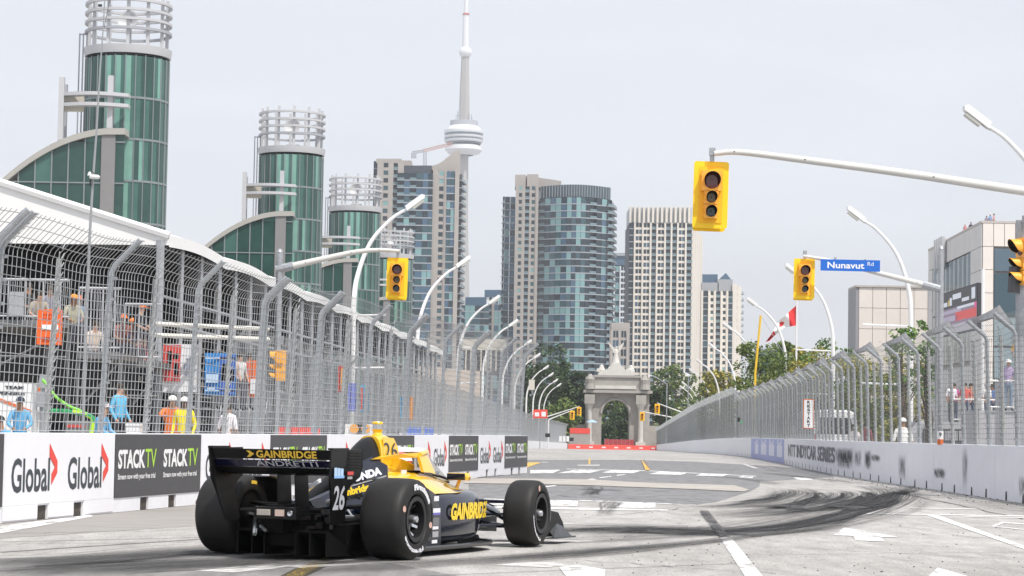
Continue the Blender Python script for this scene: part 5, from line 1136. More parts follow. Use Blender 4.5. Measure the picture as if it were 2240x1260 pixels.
for k in range(1,9):
    u0=k*BAY; t=thing('bleacher',S(u0+BAY/2,3,0),'tiered aluminium bleacher inside the %s tent bay from the left'%ORD[k],'bleacher','bleachers inside the tents')
    for r_ in range(6):
        a=.5+r_*.8; z=1.7+r_*.42
        b=MB(); q=[S(u0+.2,a,z),S(u0+BAY-.2,a,z),S(u0+BAY-.2,a+.3,z),S(u0+.2,a+.3,z)]; b.prism(q,(0,0,.06)); b.build('seat_plank',alu,t,world=True)
        b=MB(); q=[S(u0+.2,a-.35,z-.4),S(u0+BAY-.2,a-.35,z-.4),S(u0+BAY-.2,a+.05,z-.4),S(u0+.2,a+.05,z-.4)]; b.prism(q,(0,0,.05)); b.build('foot_plank',alu_d,t,world=True)
    b=MB()
    for i in range(10):
        u=u0+.3+i*.93; b.tube([S(u,.1,0),S(u,.1,2.5)],.035,4); b.tube([S(u,.1,.1),S(u,4.6,3.6)],.035,4); b.tube([S(u,2.5,0),S(u,2.5,2.6)],.035,4); b.tube([S(u,.1,1.3),S(u+.93,.1,2.4)],.025,4)
    for i in range(45): b.tube([S(u0+i*.2,.05,1.35),S(u0+i*.2,.05,2.45)],.012,3)
    for z in (.2,.8,1.35,2.45): b.tube([S(u0,.05,z),S(u0+BAY,.05,z)],.03,4)
    b.build('frame_and_guard_rail',alu,t,world=True,kind='stuff')
    if k<7:
        for j in range(4 if k<4 else 3):
            r_=rn.randint(0,5); u=u0+.8+j*2.2+rn.uniform(-.5,.5); q=S(u,.62+r_*.8,1.7+r_*.42-.42); sh=rn.choice(SHIRTS)
            person(q,R(80),'spectator seated in row %s of the bleacher in the %s tent bay, %s'%(ORD[r_],ORD[k],['light top','dark cap','leaning forward','orange cap'][j]),'sit',sh,rn.choice([(.05,.06,.09),(.2,.18,.14),(.3,.32,.36)]),rn.choice([0,0,1,2]),*(('cap',rn.choice([(.75,.2,.04),(.05,.05,.06),(.7,.7,.7)])) if rn.random()<.6 else (None,None)),group='spectators on the bleachers')
# front decks at the left
deck_m=mat('deck_board',(.12,.11,.10),.8,var=.2,scale=6); rail_w=mat('pale_rail',(.45,.46,.48),.5,.2)
def railing(pa,pb,h,lab,nbar=12,m_=rail_w):
    pa,pb=Vector(pa),Vector(pb); t=thing('railing',(pa+pb)/2,lab,'railing'); b=MB()
    b.tube([pa+ZU*h,pb+ZU*h],.035,6); b.tube([pa+ZU*.12,pb+ZU*.12],.025,5); b.build('rail',m_,t,world=True,kind='stuff')
    for i in range(nbar+1): q=pa.lerp(pb,i/nbar); b=MB(); b.tube([q,q+ZU*h],.022 if i%4==0 else .009,5); b.build('baluster',m_,t,world=True)
    return t
def deck(x0,x1,y,Y0,Y1,lab,th=.16,legs=True):
    z=P(x0,y,Y0).z; X0=P(x0,y,Y0).x; X1=P(x1,y,Y0).x; t=thing('deck',((X0+X1)/2,Y0,z),lab,'deck'); b=MB(); b.bb(X0,X1,Y0,Y1,z-th,z); b.build('floor',deck_m,t,world=True)
    b=MB(); b.bb(X0,X1,Y0-.05,Y0-.001,z-th,z+.02); b.build('edge_beam',alu_d,t,world=True)
    if legs:
        n=max(2,int((X1-X0)/1.6)+1)
        for i in range(n): xx=X0+(X1-X0)*i/(n-1); b=MB(); b.tube([(xx,Y0+.1,0),(xx,Y0+.1,z)],.045,6); b.build('leg',alu_d,t,world=True)
        b=MB(); b.tube([(X0,Y0+.1,z-1.5),(X1,Y0+.1,z-.2)],.03,5); b.tube([(X0,Y0+.1,z-.9),(X1,Y0+.1,z-.9)],.03,5); b.build('brace',alu_d,t,world=True,kind='stuff')
    return X0,X1,z
X0,X1,z=deck(-60,150,700,58,64,'upper spectator deck at the far left behind the fence'); railing((X0,58,z),(X1,58,z),1.05,'upper deck railing behind the orange box, far left',22)
b=MB(); t=thing('screen_panel',(P(30,670,57.9).x,57.9,z),'plain grey panel fixed to the upper deck railing at the far left','panel'); A_=P(22,638,57.9);c=P(52,692,57.9); b.bb(A_.x,c.x,57.85,57.9,c.z,A_.z); b.build('sheet',alu,t,world=True)
X0,X1,z2=deck(170,262,770,57,63,'lower spectator deck with white chair, right of the orange box'); railing((X0,57,z2),(X1,57,z2),1.6,'tall railing of the lower deck, right of the orange box',14)
X0,X1,z3=deck(270,350,790,60,66,'dim stair landing deck between two fence posts'); railing((X0,60,z3),(X1,60,z3),1.5,'railing of the stair landing behind the third fence post',10)
# added black sheet standing in for the shade under the decks
t=thing('pit_shade_sheet',(-16,65,0),'black sheet standing in for the shade under the decks at the left','backdrop'); b=MB(); b.quad((-20,65.2,0),(-10.6,65.2,0),(-10.6,65.2,3.6),(-20,65.2,3.6)); b.build('cloth',shade_black,t,world=True)
b=MB(); A_=P(82,676,55);c=P(129,754,55); t=thing('orange_box',(A_.x,55,c.z),'bright orange slotted box hanging high behind the left fence','box'); b.bb(A_.x,c.x,55,55.35,c.z,A_.z); b.build('box_shell',mat('bright_orange',(.80,.13,.02),.5,var=.05),t,world=True)
b=MB(); w_=c.x-A_.x
for j in range(5):
    for zz in (.85,.74): b.bb(A_.x+w_*(.25+.13*j),A_.x+w_*(.32+.13*j),54.985,54.995,c.z+zz*(A_.z-c.z)-.02,c.z+zz*(A_.z-c.z)+.02)
for zz in (.16,.10,.2): b.bb(A_.x+w_*.25,A_.x+w_*.9,54.985,54.995,c.z+zz*(A_.z-c.z)-.012,c.z+zz*(A_.z-c.z)+.012)
b.build('slots',mat('deep_orange',(.45,.05,.01),.6),t,world=True,kind='stuff'); b=MB(); b.bb(A_.x+w_*.2,A_.x+w_*.95,54.98,54.99,c.z+.42*(A_.z-c.z),c.z+.56*(A_.z-c.z)); b.build('white_mark',ink_w,t,world=True)
b=MB(); t2=MB(); hang=thing('mast_pole',(P(105,800,55.5).x,55.5,0),'grey scaffold pole below the orange box','pole'); b.tube([(P(105,800,55.5).x,55.5,0),(P(105,700,55.5).x,55.5,P(105,690,55.5).z)],.05,6); b.build('pole',alu_d,hang,world=True)
def panel(x0,x1,y0,y1,Y,lab,m_,name='banner',parts=()):
    A_=P(x0,y0,Y);c=P(x1,y1,Y); t=thing(name,((A_.x+c.x)/2,Y,c.z),lab,'banner'); b=MB(); N=8; W=c.x-A_.x; H=A_.z-c.z
    for i in range(N): 
        xa,xb=A_.x+W*i/N,A_.x+W*(i+1)/N; ya,yb=Y+.03*math.sin(i*1.3),Y+.03*math.sin((i+1)*1.3); b.quad((xa,ya,c.z),(xb,yb,c.z),(xb,yb,A_.z),(xa,ya,A_.z))
    b.build('cloth',m_,t,world=True)
    for (u0,u1,v0,v1,pm) in parts: b=MB(); b.bb(A_.x+W*u0,A_.x+W*u1,Y-.06,Y-.045,c.z+H*v0,c.z+H*v1); b.build('print',pm,t,world=True)
    return t
br=mat('banner_red',(.58,.07,.06),.7); bbl=mat('banner_blue',(.03,.22,.55),.7,var=.1,scale=2); bor=mat('banner_orange',(.65,.16,.05),.7); bwh=mat('banner_white',(.68,.68,.70),.7,var=.04,scale=2); bgr=mat('print_grey',(.3,.33,.42),.7); bpl=mat('print_pale_blue',(.45,.60,.78),.7)
panel(357,431,752,858,62,'large red and white banner hanging behind the left fence',bwh,parts=[(.02,.52,.22,.98,br),(.14,.26,.45,.85,bwh),(.32,.46,.35,.6,bwh),(.30,.46,.68,.8,bwh),(.62,.92,.35,.40,bgr),(.62,.92,.45,.6,bgr),(.66,.9,.66,.7,bgr)])
panel(449,515,772,866,65,'bright blue two tone banner right of the red one',bbl,parts=[(.48,.98,.03,.95,mat('print_navy',(.04,.12,.42),.7)),(.05,.45,.3,.5,bpl),(.52,.95,.35,.62,bpl),(.1,.35,.12,.2,bpl),(.55,.7,.6,.75,bpl),(.02,.98,.86,.9,bpl),(.02,.98,.10,.13,bpl)])
panel(546,562,788,870,68,'narrow orange banner strip right of the blue banner',bor,parts=[(.2,.8,.1,.5,bwh)])
panel(762,779,838,900,84,'small violet blue banner behind the middle of the left fence',mat('banner_violet',(.18,.22,.55),.7)); panel(790,806,842,902,86,'small light blue and red banner beside the tall lamp pole',mat('banner_sky',(.08,.38,.62),.7),parts=[(.0,.25,.1,.9,br)])
panel(876,884,868,915,100,'thin cyan banner strip on the far stand fence',mat('banner_sky',(.08,.38,.62),.7)); panel(897,903,868,918,104,'thin orange banner strip on the far stand fence',mat('banner_amber',(.75,.35,.05),.7))
panel(740,752,800,858,80,'small red and yellow flag like banner in the far stand',br,parts=[(.5,1,.1,.9,mat('banner_amber',(.75,.35,.05),.7))])
for i,(ya,yb) in enumerate(((708,722),(733,744))):
    a,c=P(335,ya,60),P(587,yb-2,64); t=thing('guard_tube',a,'long pale horizontal guard tube across the left stand, %s of two'%('upper' if i==0 else 'lower'),'tube'); b=MB(); b.tube([a,c],.06,8); b.build('tube',mat('pale_tube',(.68,.66,.60),.5),t,world=True)
# red and blue low barriers seen at fence foot
for x0,x1,m_,lb,Y in ((608,702,rb,'row of red plastic barriers just visible over the third charcoal block',74),(880,950,mat('blue_plastic',(.06,.15,.55),.5),'row of blue barriers just visible at the fence foot',92)):
    n=6
    A_=P(x0,934,Y);c=P(x1,938,Y)
    for i in range(n): xx=A_.x+(c.x-A_.x)*i/n; t=thing('water_barrier',(xx,Y,0),lb.replace('row of','one of the'),'barrier',lb); b=MB(); b.prism([(0,-.25,0),(0,.25,0),(0,.1,A_.z),(0,-.1,A_.z)],((c.x-A_.x)/n-.03,0,0)); b.build('body',m_,t)
for x in (775,800):
    p=P(x,938,60); t=thing('round_marker',p,'small orange round marker at the foot of the fence, %s of two'%('left' if x<790 else 'right'),'marker'); b=MB(); b.lathe([(0,0),(.0,.12),(.03,.12),(.03,0)],ax=(0,-1,0),n=12); b.build('disc',mat('marker_orange',(.8,.35,.03),.5),t)
    b=MB(); b.bb(-.25,.25,.03,.06,-.25,.12); b.build('plate',white_paint,t)
# white cabinets, hoses, pit gear
Yc_=51.; A_=P(-20,836,Yc_);c=P(69,900,Yc_); t=thing('pit_cabinet',(A_.x,Yc_,0),'white pit cabinet lettered TEAM PENSKE with an orange stripe','cabinet'); b=MB(); b.bb(A_.x,c.x,Yc_,Yc_+.6,.2,A_.z); b.build('cabinet_box',white_paint,t,world=True)
b=MB(); q=P(10,853,Yc_-.02); b.text('TEAM',(q.x,Yc_-.012,P(10,851,Yc_).z),XU,ZU,.42,.075,bold=.05); b.text('PENSKE',(P(-6,865,Yc_).x,Yc_-.012,P(10,864,Yc_).z),XU,ZU,.62,.075,bold=.05); b.build('lettering',ink_d,t,world=True,kind='stuff')
b=MB(); a=P(0,871,Yc_-.015);d2=P(68,897,Yc_-.015); b.prism([a,d2,d2+ZU*-.06,a+ZU*-.07],(0,.01,0)); b.build('stripe',bor,t,world=True)
Y_=52.; A_=P(76,838,Y_);c=P(101,900,Y_); t=thing('pit_cabinet',(A_.x,Y_,0),'narrow white equipment cabinet right of the lettered one','cabinet'); b=MB(); b.bb(A_.x,c.x,Y_,Y_+.4,.2,A_.z); b.build('cabinet_box',white_paint,t,world=True); b=MB(); b.bb(A_.x+.08,A_.x+.16,Y_-.01,Y_-.002,A_.z-.25,A_.z-.1); b.build('label_patch',bor,t,world=True)
gm=mat('hose_green',(.22,.62,.06),.5); gm2=mat('hose_dark_green',(.02,.30,.10),.5)
for pts,m_,r_,lb in (([(92,830),(105,845),(122,868),(150,888),(178,900),(200,915),(198,945)],gm,.035,'bright green air hose sagging down behind the left fence'),([(98,900),(130,899),(170,903),(200,912),(206,925)],gm2,.05,'dark green hose lying below the bright green hose'),([(160,900),(185,906),(204,918),(200,948)],mat('hose_lime',(.5,.75,.05),.5),.05,'lime yellow hose end hanging down')):
    q=crom([P(x,y,50) for x,y in pts],5); t=thing('hose',q[0],lb,'hose'); b=MB(); b.tube(q,r_,7); b.build('hose',m_,t,smooth=True,world=True)
q=P(95,820,51.5); t=thing('pit_tank',(q.x,51.5,0),'grey fuel rig column behind the green hose','tank'); b=MB(); b.tube([(q.x,51.5,0),(q.x,51.5,q.z)],.06,8); b.build('column',galv,t,world=True); b=MB(); b.tube([(q.x,51.5,q.z-.3),(q.x+.05,51.5,q.z)],.13,8); b.box((q.x-.05,51.5,q.z-.55),(.2,.2,.35)); b.build('nozzle',alu,t,world=True,kind='stuff')
t=thing('pit_cart',(P(165,930,51).x,51,0),'low pit cart with a red stripe between two seated crew','cart'); b=MB(); A_=P(145,905,51);c=P(188,940,51); b.bb(A_.x,c.x,51,51.5,.3,A_.z-.15); b.build('cart_body',mat('cart_grey',(.2,.2,.2),.5),t,world=True); b=MB(); b.bb(A_.x+.02,c.x-.02,50.98,50.995,P(150,935,51).z,P(150,929,51).z); b.build('stripe',br,t,world=True)
for X_ in (A_.x+.12,c.x-.12): b=MB(); b.lathe([(0,.13),(.05,.13),(.05,0)],o=(X_,50.95,.15),ax=(0,1,0),n=12); b.build('wheel',shoe,t,world=True)
t=thing('cool_box',(P(288,930,50).x,50,0),'white cool box standing behind the second Global barrier block','box'); A_=P(276,926,50);c=P(305,950,50); b=MB(); b.bb(A_.x,c.x,50,50.4,.55,A_.z-.05); b.build('box_body',white_paint,t,world=True); b=MB(); b.bb(A_.x-.02,c.x+.02,49.98,50.42,A_.z-.05,A_.z); b.build('lid',white_paint,t,world=True)
# crew and spectators at the left
BL=(.13,.38,.62)
def at(x,y,Y): return P(x,y,Y)
q=at(45,873,50); person((q.x,50,q.z-1.30),R(10),'crew member in pale blue suit and dark cap seated behind the left fence','sit',BL,(.08,.25,.42),1,'cap',(.03,.04,.06),ls=True)
q=at(218,884,49); person((q.x,49,q.z-1.31),R(75),'crew member in pale blue suit and white cap sitting sideways, right of the hoses','sit',(.15,.42,.68),(.12,.3,.5),0,'cap',(.7,.65,.68),ls=True)
q=at(8,915,47); person((q.x,47,q.z-1.3),R(-20),'crew member in blue crouching low at the far left edge','sit',(.1,.35,.6),(.03,.03,.04),1,'cap',(.03,.03,.03),ls=True)
q=at(262,842,52); person((q.x,52,q.z-1.72),R(60),'crew member in cyan shirt standing behind the third fence post','stand',(.12,.45,.70),(.02,.02,.03),0,ls=True)
q=at(281,850,53); person((q.x,53,q.z-1.72),R(-50),'person in all black leaning beside the cyan shirt','reach',(.012,.012,.014),(.012,.012,.014),1,ls=True)
q=at(375,868,52); person((q.x,52,q.z-1.72),R(20),'marshal in orange suit and white helmet','reach',(.72,.18,.04),(.70,.17,.04),1,'helmet',(.75,.75,.70),ls=True)
q=at(404,873,51.5); person((q.x,51.5,q.z-1.72),R(-10),'marshal in yellow shirt and white helmet beside the orange marshal','stand',(.80,.66,.02),(.55,.16,.05),2,'helmet',(.78,.74,.70),ls=True)
q=at(500,885,54); person((q.x,54,q.z-1.72),R(150),'person in white shirt seen from behind the fence near the blue banner','stand',(.75,.72,.74),(.15,.15,.18),1)
for x,y,Y,sh,h_,lb in ((58,622,60.5,(.03,.03,.03),None,'dark figure standing at the back of the upper deck'),(85,640,59,(.35,.30,.24),None,'man in tan top seated on the upper deck'),(108,628,59.5,(.25,.24,.3),None,'man in grey on the upper deck behind the orange box'),(158,648,58.5,(.42,.40,.28),(.8,.30,.05),'man with orange cap and khaki shirt on the upper deck edge'),(168,650,60,(.14,.22,.38),(.75,.16,.05),'man with red orange cap and blue shirt beside the khaki one'),(205,705,58,(.6,.5,.42),None,'bare armed man seated on the lower deck'),(302,668,60.5,(.03,.03,.04),(.85,.20,.03),'person in black with bright orange cap'),(268,692,60.5,(.25,.1,.08),(.8,.18,.04),'person with orange cap half hidden by the fence post'),(284,700,61,(.12,.12,.2),(.8,.25,.05),'person in dark blue behind the orange caps'),(312,735,61,(.3,.06,.08),None,'person in dark red leaning on the landing rail'),(296,738,61.4,(.4,.3,.28),None,'person with pale arms on the landing rail')):
    q=at(x,y,Y); person((q.x,Y,q.z-1.30),R(rn.uniform(20,70)),lb,'sit',sh,(.05,.05,.07),rn.choice([0,1]),*(('cap',h_) if h_ else (None,None)))
for x,y,Y in ((485,768,67),(508,772,68),(525,775,69),(545,775,70)):
    q=at(x,y,Y); person((q.x,Y,q.z-1.72),R(40),'spectator standing on the walkway above the blue banner, %s of four'%ORD[[485,508,525,545].index(x)],'stand',rn.choice(SHIRTS),(.1,.1,.13),rn.choice([0,1]),group='spectators above the blue banner')
t=thing('walkway',S(3,1.5,2.4),'raised walkway above the blue banner','deck'); b=MB(); b.prism([S(0,.2,2.55),S(9,.2,2.55),S(9,3,2.55),S(0,3,2.55)],(0,0,-.15)); b.build('floor',deck_m,t,world=True)
# weather mast
pts=[(232,-60),(226,60),(219,150),(211,290),(204,385),(196,520),(186,780)]; q=[P(x,y,49) for x,y in pts]; t=thing('weather_mast',(q[-1].x,49,0),'thin telescopic mast with white weather sensor in front of the tents','mast')
b=MB(); b.tube([q[-1]*1+Vector((0,0,-q[-1].z))]+list(reversed(q)),[.035,.035,.03,.026,.022,.018,.014,.012],8); b.build('mast_tube',mat('mast_grey',(.35,.36,.37),.4,.5),t,world=True,smooth=True)
c=P(203,387,48.95); b=MB(); b.lathe([(-.05,.02),(-.04,.1),(0,.12),(.04,.09),(.05,.0)],o=c+Vector((.04,0,0)),n=12); b.lathe([(0,.05),(.06,.03),(.09,.0)],o=c+Vector((-.07,0,.03)),n=10); b.build('sensor_head',white_paint,t,world=True,kind='stuff'); b=MB(); b.tube([c+Vector((-.05,0,-.05)),c+Vector((-.05,0,-.2))],.02,6); b.tube([c+Vector((.06,0,.05)),c+Vector((-.02,0,.12))],.008,5); b.build('vane',shoe,t,world=True,kind='stuff')
c=P(219,12,48.95); b=MB(); b.box(c,(.08,.05,.05)); b.tube([P(228,60,49),P(240,0,49)],.006,4); b.build('top_sensor',shoe,t,world=True,kind='stuff')

# ------------------------------------------------------------------ right side behind the fence
Yp=100; X0=P(2035,900,Yp).x; g=gz(Yp); t=thing('spectator_terrace',(X0+4,Yp,g),'grey concrete spectator terrace with dark railings behind the right fence','terrace'); b=MB(); b.bb(X0,X0+14,Yp,Yp+8,g,1.85); b.build('wall',mat('terrace_concrete',(.42,.42,.44),.85,var=.08,scale=1),t,world=True)
b=MB(); b.bb(X0+1.4,X0+14,Yp-3,Yp-.0,g,1.0); b.build('step',_M['terrace_concrete'],t,world=True)
b=MB(); b.prism([(X0-1.8,Yp+1,g),(X0,Yp+1,g),(X0,Yp+1,1.85)],(0,2,0)); b.build('ramp',_M['terrace_concrete'],t,world=True)
railing((P(2020,900,84).x,84,0),(P(2250,900,84).x,84,0),1.45,'dark crowd control railing in front of the grey terrace',60,mat('dark_rail',(.06,.065,.07),.6))
t=thing('shade_wall',(P(2140,900,97).x,97.2,0),'dark fabric wall low behind the crowd railing','wall'); b=MB(); b.bb(P(2060,900,96).x,P(2400,900,96).x,96,96.1,g,1.05); b.build('fabric',mat('dark_fabric',(.06,.06,.075),.9,var=.2,scale=2),t,world=True)
railing((X0+1,Yp+.3,1.85),(X0+4,Yp+.3,1.85),1.0,'white hand railing on the terrace left of the man in lavender',4,white_paint)
q=P(2083,838,100.5); person((q.x,100.6,q.z-1.73),R(15),'man in white shirt and dark shorts standing on the terrace','stand',(.78,.76,.78),(.09,.09,.1),1)
q=P(2206,787,78); t_=person((q.x,78,q.z-1.75),R(150),'man in lavender shirt and white hat at the right edge','stand',(.42,.34,.52),(.22,.28,.36),0,'brim',(.75,.72,.72)); 
t=thing('platform',(q.x,78,0),'grey platform under the man in lavender','platform'); b=MB(); b.bb(q.x-1.2,q.x+2,77,80,0,q.z-1.75); b.build('block',_M['terrace_concrete'],t,world=True)
railing((q.x-.9,76.9,q.z-1.75),(q.x+.9,76.9,q.z-1.75),1.0,'white railing in front of the man in lavender',2,white_paint)
for x,y,Y,sh,h_,lb in ((2112,795,101.5,(.6,.12,.1),None,'spectator in red behind the terrace rail'),(2124,800,102,(.5,.3,.25),None,'spectator in salmon beside the red one'),(2160,780,102,(.7,.7,.7),(.7,.7,.7),'pale dressed spectator farther back on the terrace'),(2088,765,103,(.55,.08,.3),None,'spectator in magenta far back on the terrace'),(2228,735,90,(.75,.42,.05),(.8,.4,.05),'spectator in amber above the lavender man'),(2170,790,103,(.1,.15,.3),None,'spectator in dark blue on the terrace')):
    q=P(x,y,Y); person((q.x,Y,1.85 if Y>95 else q.z-1.72),R(rn.uniform(-40,40)),lb,'stand',sh,(.08,.1,.16),rn.choice([0,1]),*(('cap',h_) if h_ else (None,None)))
t=thing('platform',(P(2228,900,90).x,90,0),'high grey platform at the right edge','platform'); b=MB(); b.bb(P(2200,900,90).x,P(2330,900,90).x,89,92,0,P(2228,735,90).z-1.72); b.build('block',_M['terrace_concrete'],t,world=True)
for x,y,Y,sh,h_,lb in ((1975,918,62,(.72,.72,.70),(.8,.8,.8),'person in white with backpack close behind the right fence'),(1868,930,80,(.74,.70,.70),None,'person in white near the white van'),(1895,925,84,(.2,.05,.06),None,'person in dark red right of the white van')):
    q=P(x,y,Y); person((q.x,Y,q.z-1.72),R(rn.uniform(140,200)),lb,'stand',sh,(.1,.1,.13),1,*(('cap',h_) if h_ else (None,None)))
# roof people
for i,(x,y) in enumerate(((2111,497),(2124,487),(2158,472),(2166,468),(2174,470))):
    Y=262 if i<2 else 251.5; q=P(x,y+11,Y); person((q.x,Y,ztp-.55),R(-20+20*i),['person in pink crouched on the roof edge','person in dark top on the roof edge taking a picture','leftmost person of the three at the roof corner','middle person in blue at the roof corner','right person in pink at the roof corner'][i],'stand',[(.6,.25,.25),(.05,.05,.08),(.3,.28,.35),(.25,.38,.6),(.6,.35,.38)][i],(.06,.06,.08),1,'cap',[(.5,.2,.2),(.1,.1,.1),(.1,.1,.1),(.8,.8,.8),(.1,.08,.06)][i],s=.85 if i in(0,2) else 1.)
# white van
Yv=97; Xv=P(1828,900,Yv).x; t=thing('white_van',(Xv,Yv,gz(Yv)),'white van parked behind the right fence beside the RESTART board','van',rz=R(6))
b=MB(); sec=lambda y,w_,zt_,zb: [Vector((x,y,z)) for x,z in ((-w_,zb),(-w_*1.0,zb+.7),(-w_*.95,zt_-.45),(-w_*.82,zt_-.1),(-w_*.6,zt_),(w_*.6,zt_),(w_*.82,zt_-.1),(w_*.95,zt_-.45),(w_,zb+.7),(w_,zb))]
b.loft([sec(0,.98,2.2,.4),sec(.12,1.0,2.28,.35),sec(3.4,1.0,2.28,.35),sec(4.2,.96,1.4,.35),sec(5.0,.92,1.2,.4)]); b.build('body',white_paint,t)
b=MB(); b.prism([(-.78,-.01,1.25),(.78,-.01,1.25),(.66,-.005,1.95),(-.66,-.005,1.95)],(0,.012,0)); b.build('rear_window',mat('tinted_glass',(.02,.022,.025),.1),t)
for sg in (-1,1):
    b=MB(); b.prism([(sg*1.005,.3,1.25),(sg*1.005,3.3,1.25),(sg*.97,3.2,1.9),(sg*.97,.35,1.9)],(sg*.01,0,0)); b.build('side_window',_M['tinted_glass'],t)
    b=MB(); b.bb(sg*.88-.07,sg*.88+.07,-.03,.01,.95,1.25); b.build('tail_light',mat('tail_red',(.5,.02,.02),.3),t)
    for yy in (.8,4.0): b=MB(); b.lathe([(0,0),(0,.34),(.2,.34),(.2,0)],o=(sg*.82-.1,yy,.34),ax=(1,0,0),n=16); b.build('wheel',shoe,t)
# RESTART board
def fence_at(px):
    f,d,n,s_=wall_frame(px); return f,d,n
f,d,n=fence_at(1768); Yb=f.y; A_=P(1757,873,Yb);c=P(1780,938,Yb); t=thing('restart_board',(f.x,Yb,WH),'tall narrow white board with orange border reading RESTART on the right fence','sign'); b=MB(); b.bb(A_.x,c.x,Yb-.04,Yb,c.z,A_.z); b.build('border',bor,t,world=True); b=MB(); b.bb(A_.x+.025,c.x-.025,Yb-.05,Yb-.042,c.z+.03,A_.z-.03); b.build('board',white_paint,t,world=True)
b=MB(); H=(A_.z-c.z-.08)/7
for i,ch in enumerate('RESTART'): b.text(ch,((A_.x+c.x)/2-.055,Yb-.055,A_.z-.04-H*(i+1)+.02),XU,ZU,.11,H-.035,bold=.035)
b.build('lettering',ink_d,t,world=True,kind='stuff')
f,d,n=fence_at(2056); Yb=f.y-.1; t=thing('marker_board',(P(2056,960,Yb).x,Yb,WH),'small white and orange marker board at the foot of the right fence','sign'); A_=P(2050,943,Yb);c=P(2063,973,Yb); b=MB(); b.bb(A_.x,c.x,Yb-.02,Yb,c.z,A_.z); b.build('board',white_paint,t,world=True); b=MB(); b.bb(A_.x,c.x,Yb-.03,Yb-.022,c.z,c.z+(A_.z-c.z)*.4); b.build('orange_half',bor,t,world=True)
b=MB(); b.text('9',((A_.x+c.x)/2-.03,Yb-.03,c.z+.18),XU,ZU,.06,.09); b.build('lettering',ink_d,t,world=True)
f,d,n=fence_at(1617); q=P(1616,918,f.y-.3); t=thing('marshal_light',q,'small black signal lamp with green glow board on the distant right fence','lamp'); b=MB(); b.box((0,0,0),(.14,.1,.25)); b.build('housing',shoe,t); b=MB(); b.box((.2,0,-.12),(.22,.05,.08)); b.build('green_board',mat('board_green',(.05,.6,.2),.5),t)
for x,y,Y,lb in ((1198,952,330,'small black camera box on the far left fence'),(1250,961,360,'tiny black box farther along the far left fence')):
    t=thing('camera_box',P(x,y,Y),lb,'box'); b=MB(); b.box((0,0,0),(.7,.3,.55)); b.lathe([(0,.15),(.2,.15),(.2,0)],o=(0,-.15,0),ax=(0,-1,0),n=8); b.build('housing',shoe,t,kind='stuff')
for i in range(3):
    t=thing('notice_panel',P(1226+i*8,960,350),'small white notice panel on the far left fence, %s of three'%ORD[i],'panel'); b=MB(); b.box((0,0,0),(.42,.05,.85)); b.build('board',white_paint,t)
t=thing('beacon_box',(P(1166,850,63).x,63,WH),'cream box with dark round light fixed to the end of the left fence','box'); c=P(1163,842,63); b=MB(); b.box(c,(.16,.2,.28)); b.build('box',mat('cream_box',(.6,.57,.5),.6),t,world=True); b=MB(); b.tube([c+Vector((0,0,-.1)),c+Vector((.03,0,-.25)),c+Vector((-.05,0,-.3))],.03,6); b.build('bracket',galv,t,world=True)

# ------------------------------------------------------------------ the racing car (local x forward, y left, z up)
navy=mat('navy_gloss',(.005,.008,.020),.15,coat=.7,spec=.35); carb=mat('carbon_black',(.0045,.0045,.005),.38,var=.3,scale=30,spec=.3); matb=mat('matt_black',(.003,.003,.003),.7,spec=.15); yel=mat('car_yellow',(.82,.49,.01),.22,coat=1.)
tyre=mat('tyre_rubber',(.013,.0125,.012),.60,spec=.4,var=.22,scale=9,bump=.15,stretch=(1,1,1)); rimm=mat('rim_dark',(.02,.02,.022),.35,.5); met=mat('bright_metal',(.55,.56,.58),.25,.9); floorm=mat('floor_grey_carbon',(.02,.021,.023),.3,coat=.3,var=.2,scale=20)
gold=mat('gold_letter',(.80,.52,.06),.4); silv=mat('silver_letter',(.55,.56,.60),.4); wht=mat('decal_white',(.75,.75,.78),.4); red_d=mat('decal_red',(.6,.06,.05),.4); blu_d=mat('decal_blue',(.25,.45,.75),.4); skid_pink=mat('sidewall_mark',(.62,.40,.33),.6)
car=thing('racing_car',(-1.735,20.37,0),'black and yellow open wheel racing car number 26 turning away on the track','racing car',rz=R(67.0))
def sup(x,yc,hw,zb,zt_,n=24,e=.62,top=1.):
    q=[]
    zc=(zb+zt_)/2; hh=(zt_-zb)/2
    for i in range(n):
        a=2*math.pi*i/n; ca,sa=math.cos(a),math.sin(a); yy=math.copysign(abs(ca)**e,ca); zz=math.copysign(abs(sa)**e,sa); ww=hw*(1-(1-top)*max(0,zz)); q.append(Vector((x,yc+yy*ww,zc+zz*hh)))
    return q
def interp(sec,k=4):
    """catmull through section tuples"""
    out=[]; q=[sec[0]]+list(sec)+[sec[-1]]
    for i in range(1,len(q)-2):
        for j in range(k):
            t=j/k; out.append(tuple(.5*((2*b_)+(c-a)*t+(2*a-5*b_+4*c-d)*t*t+(3*b_-a-3*c+d)*t**3) for a,b_,c,d in zip(q[i-1],q[i],q[i+1],q[i+2])))
    out.append(tuple(sec[-1])); return out
def body(name,sec,m_,yc=0.,e=.62,top=1.,k=4,smooth=True,parent=None):
    b=MB(); b.loft([sup(s_[0],(s_[4] if len(s_)>4 else yc),s_[1],s_[2],s_[3],e=e,top=top) for s_ in interp(sec,k)]); return b.build(name,m_,parent or car,smooth=smooth)
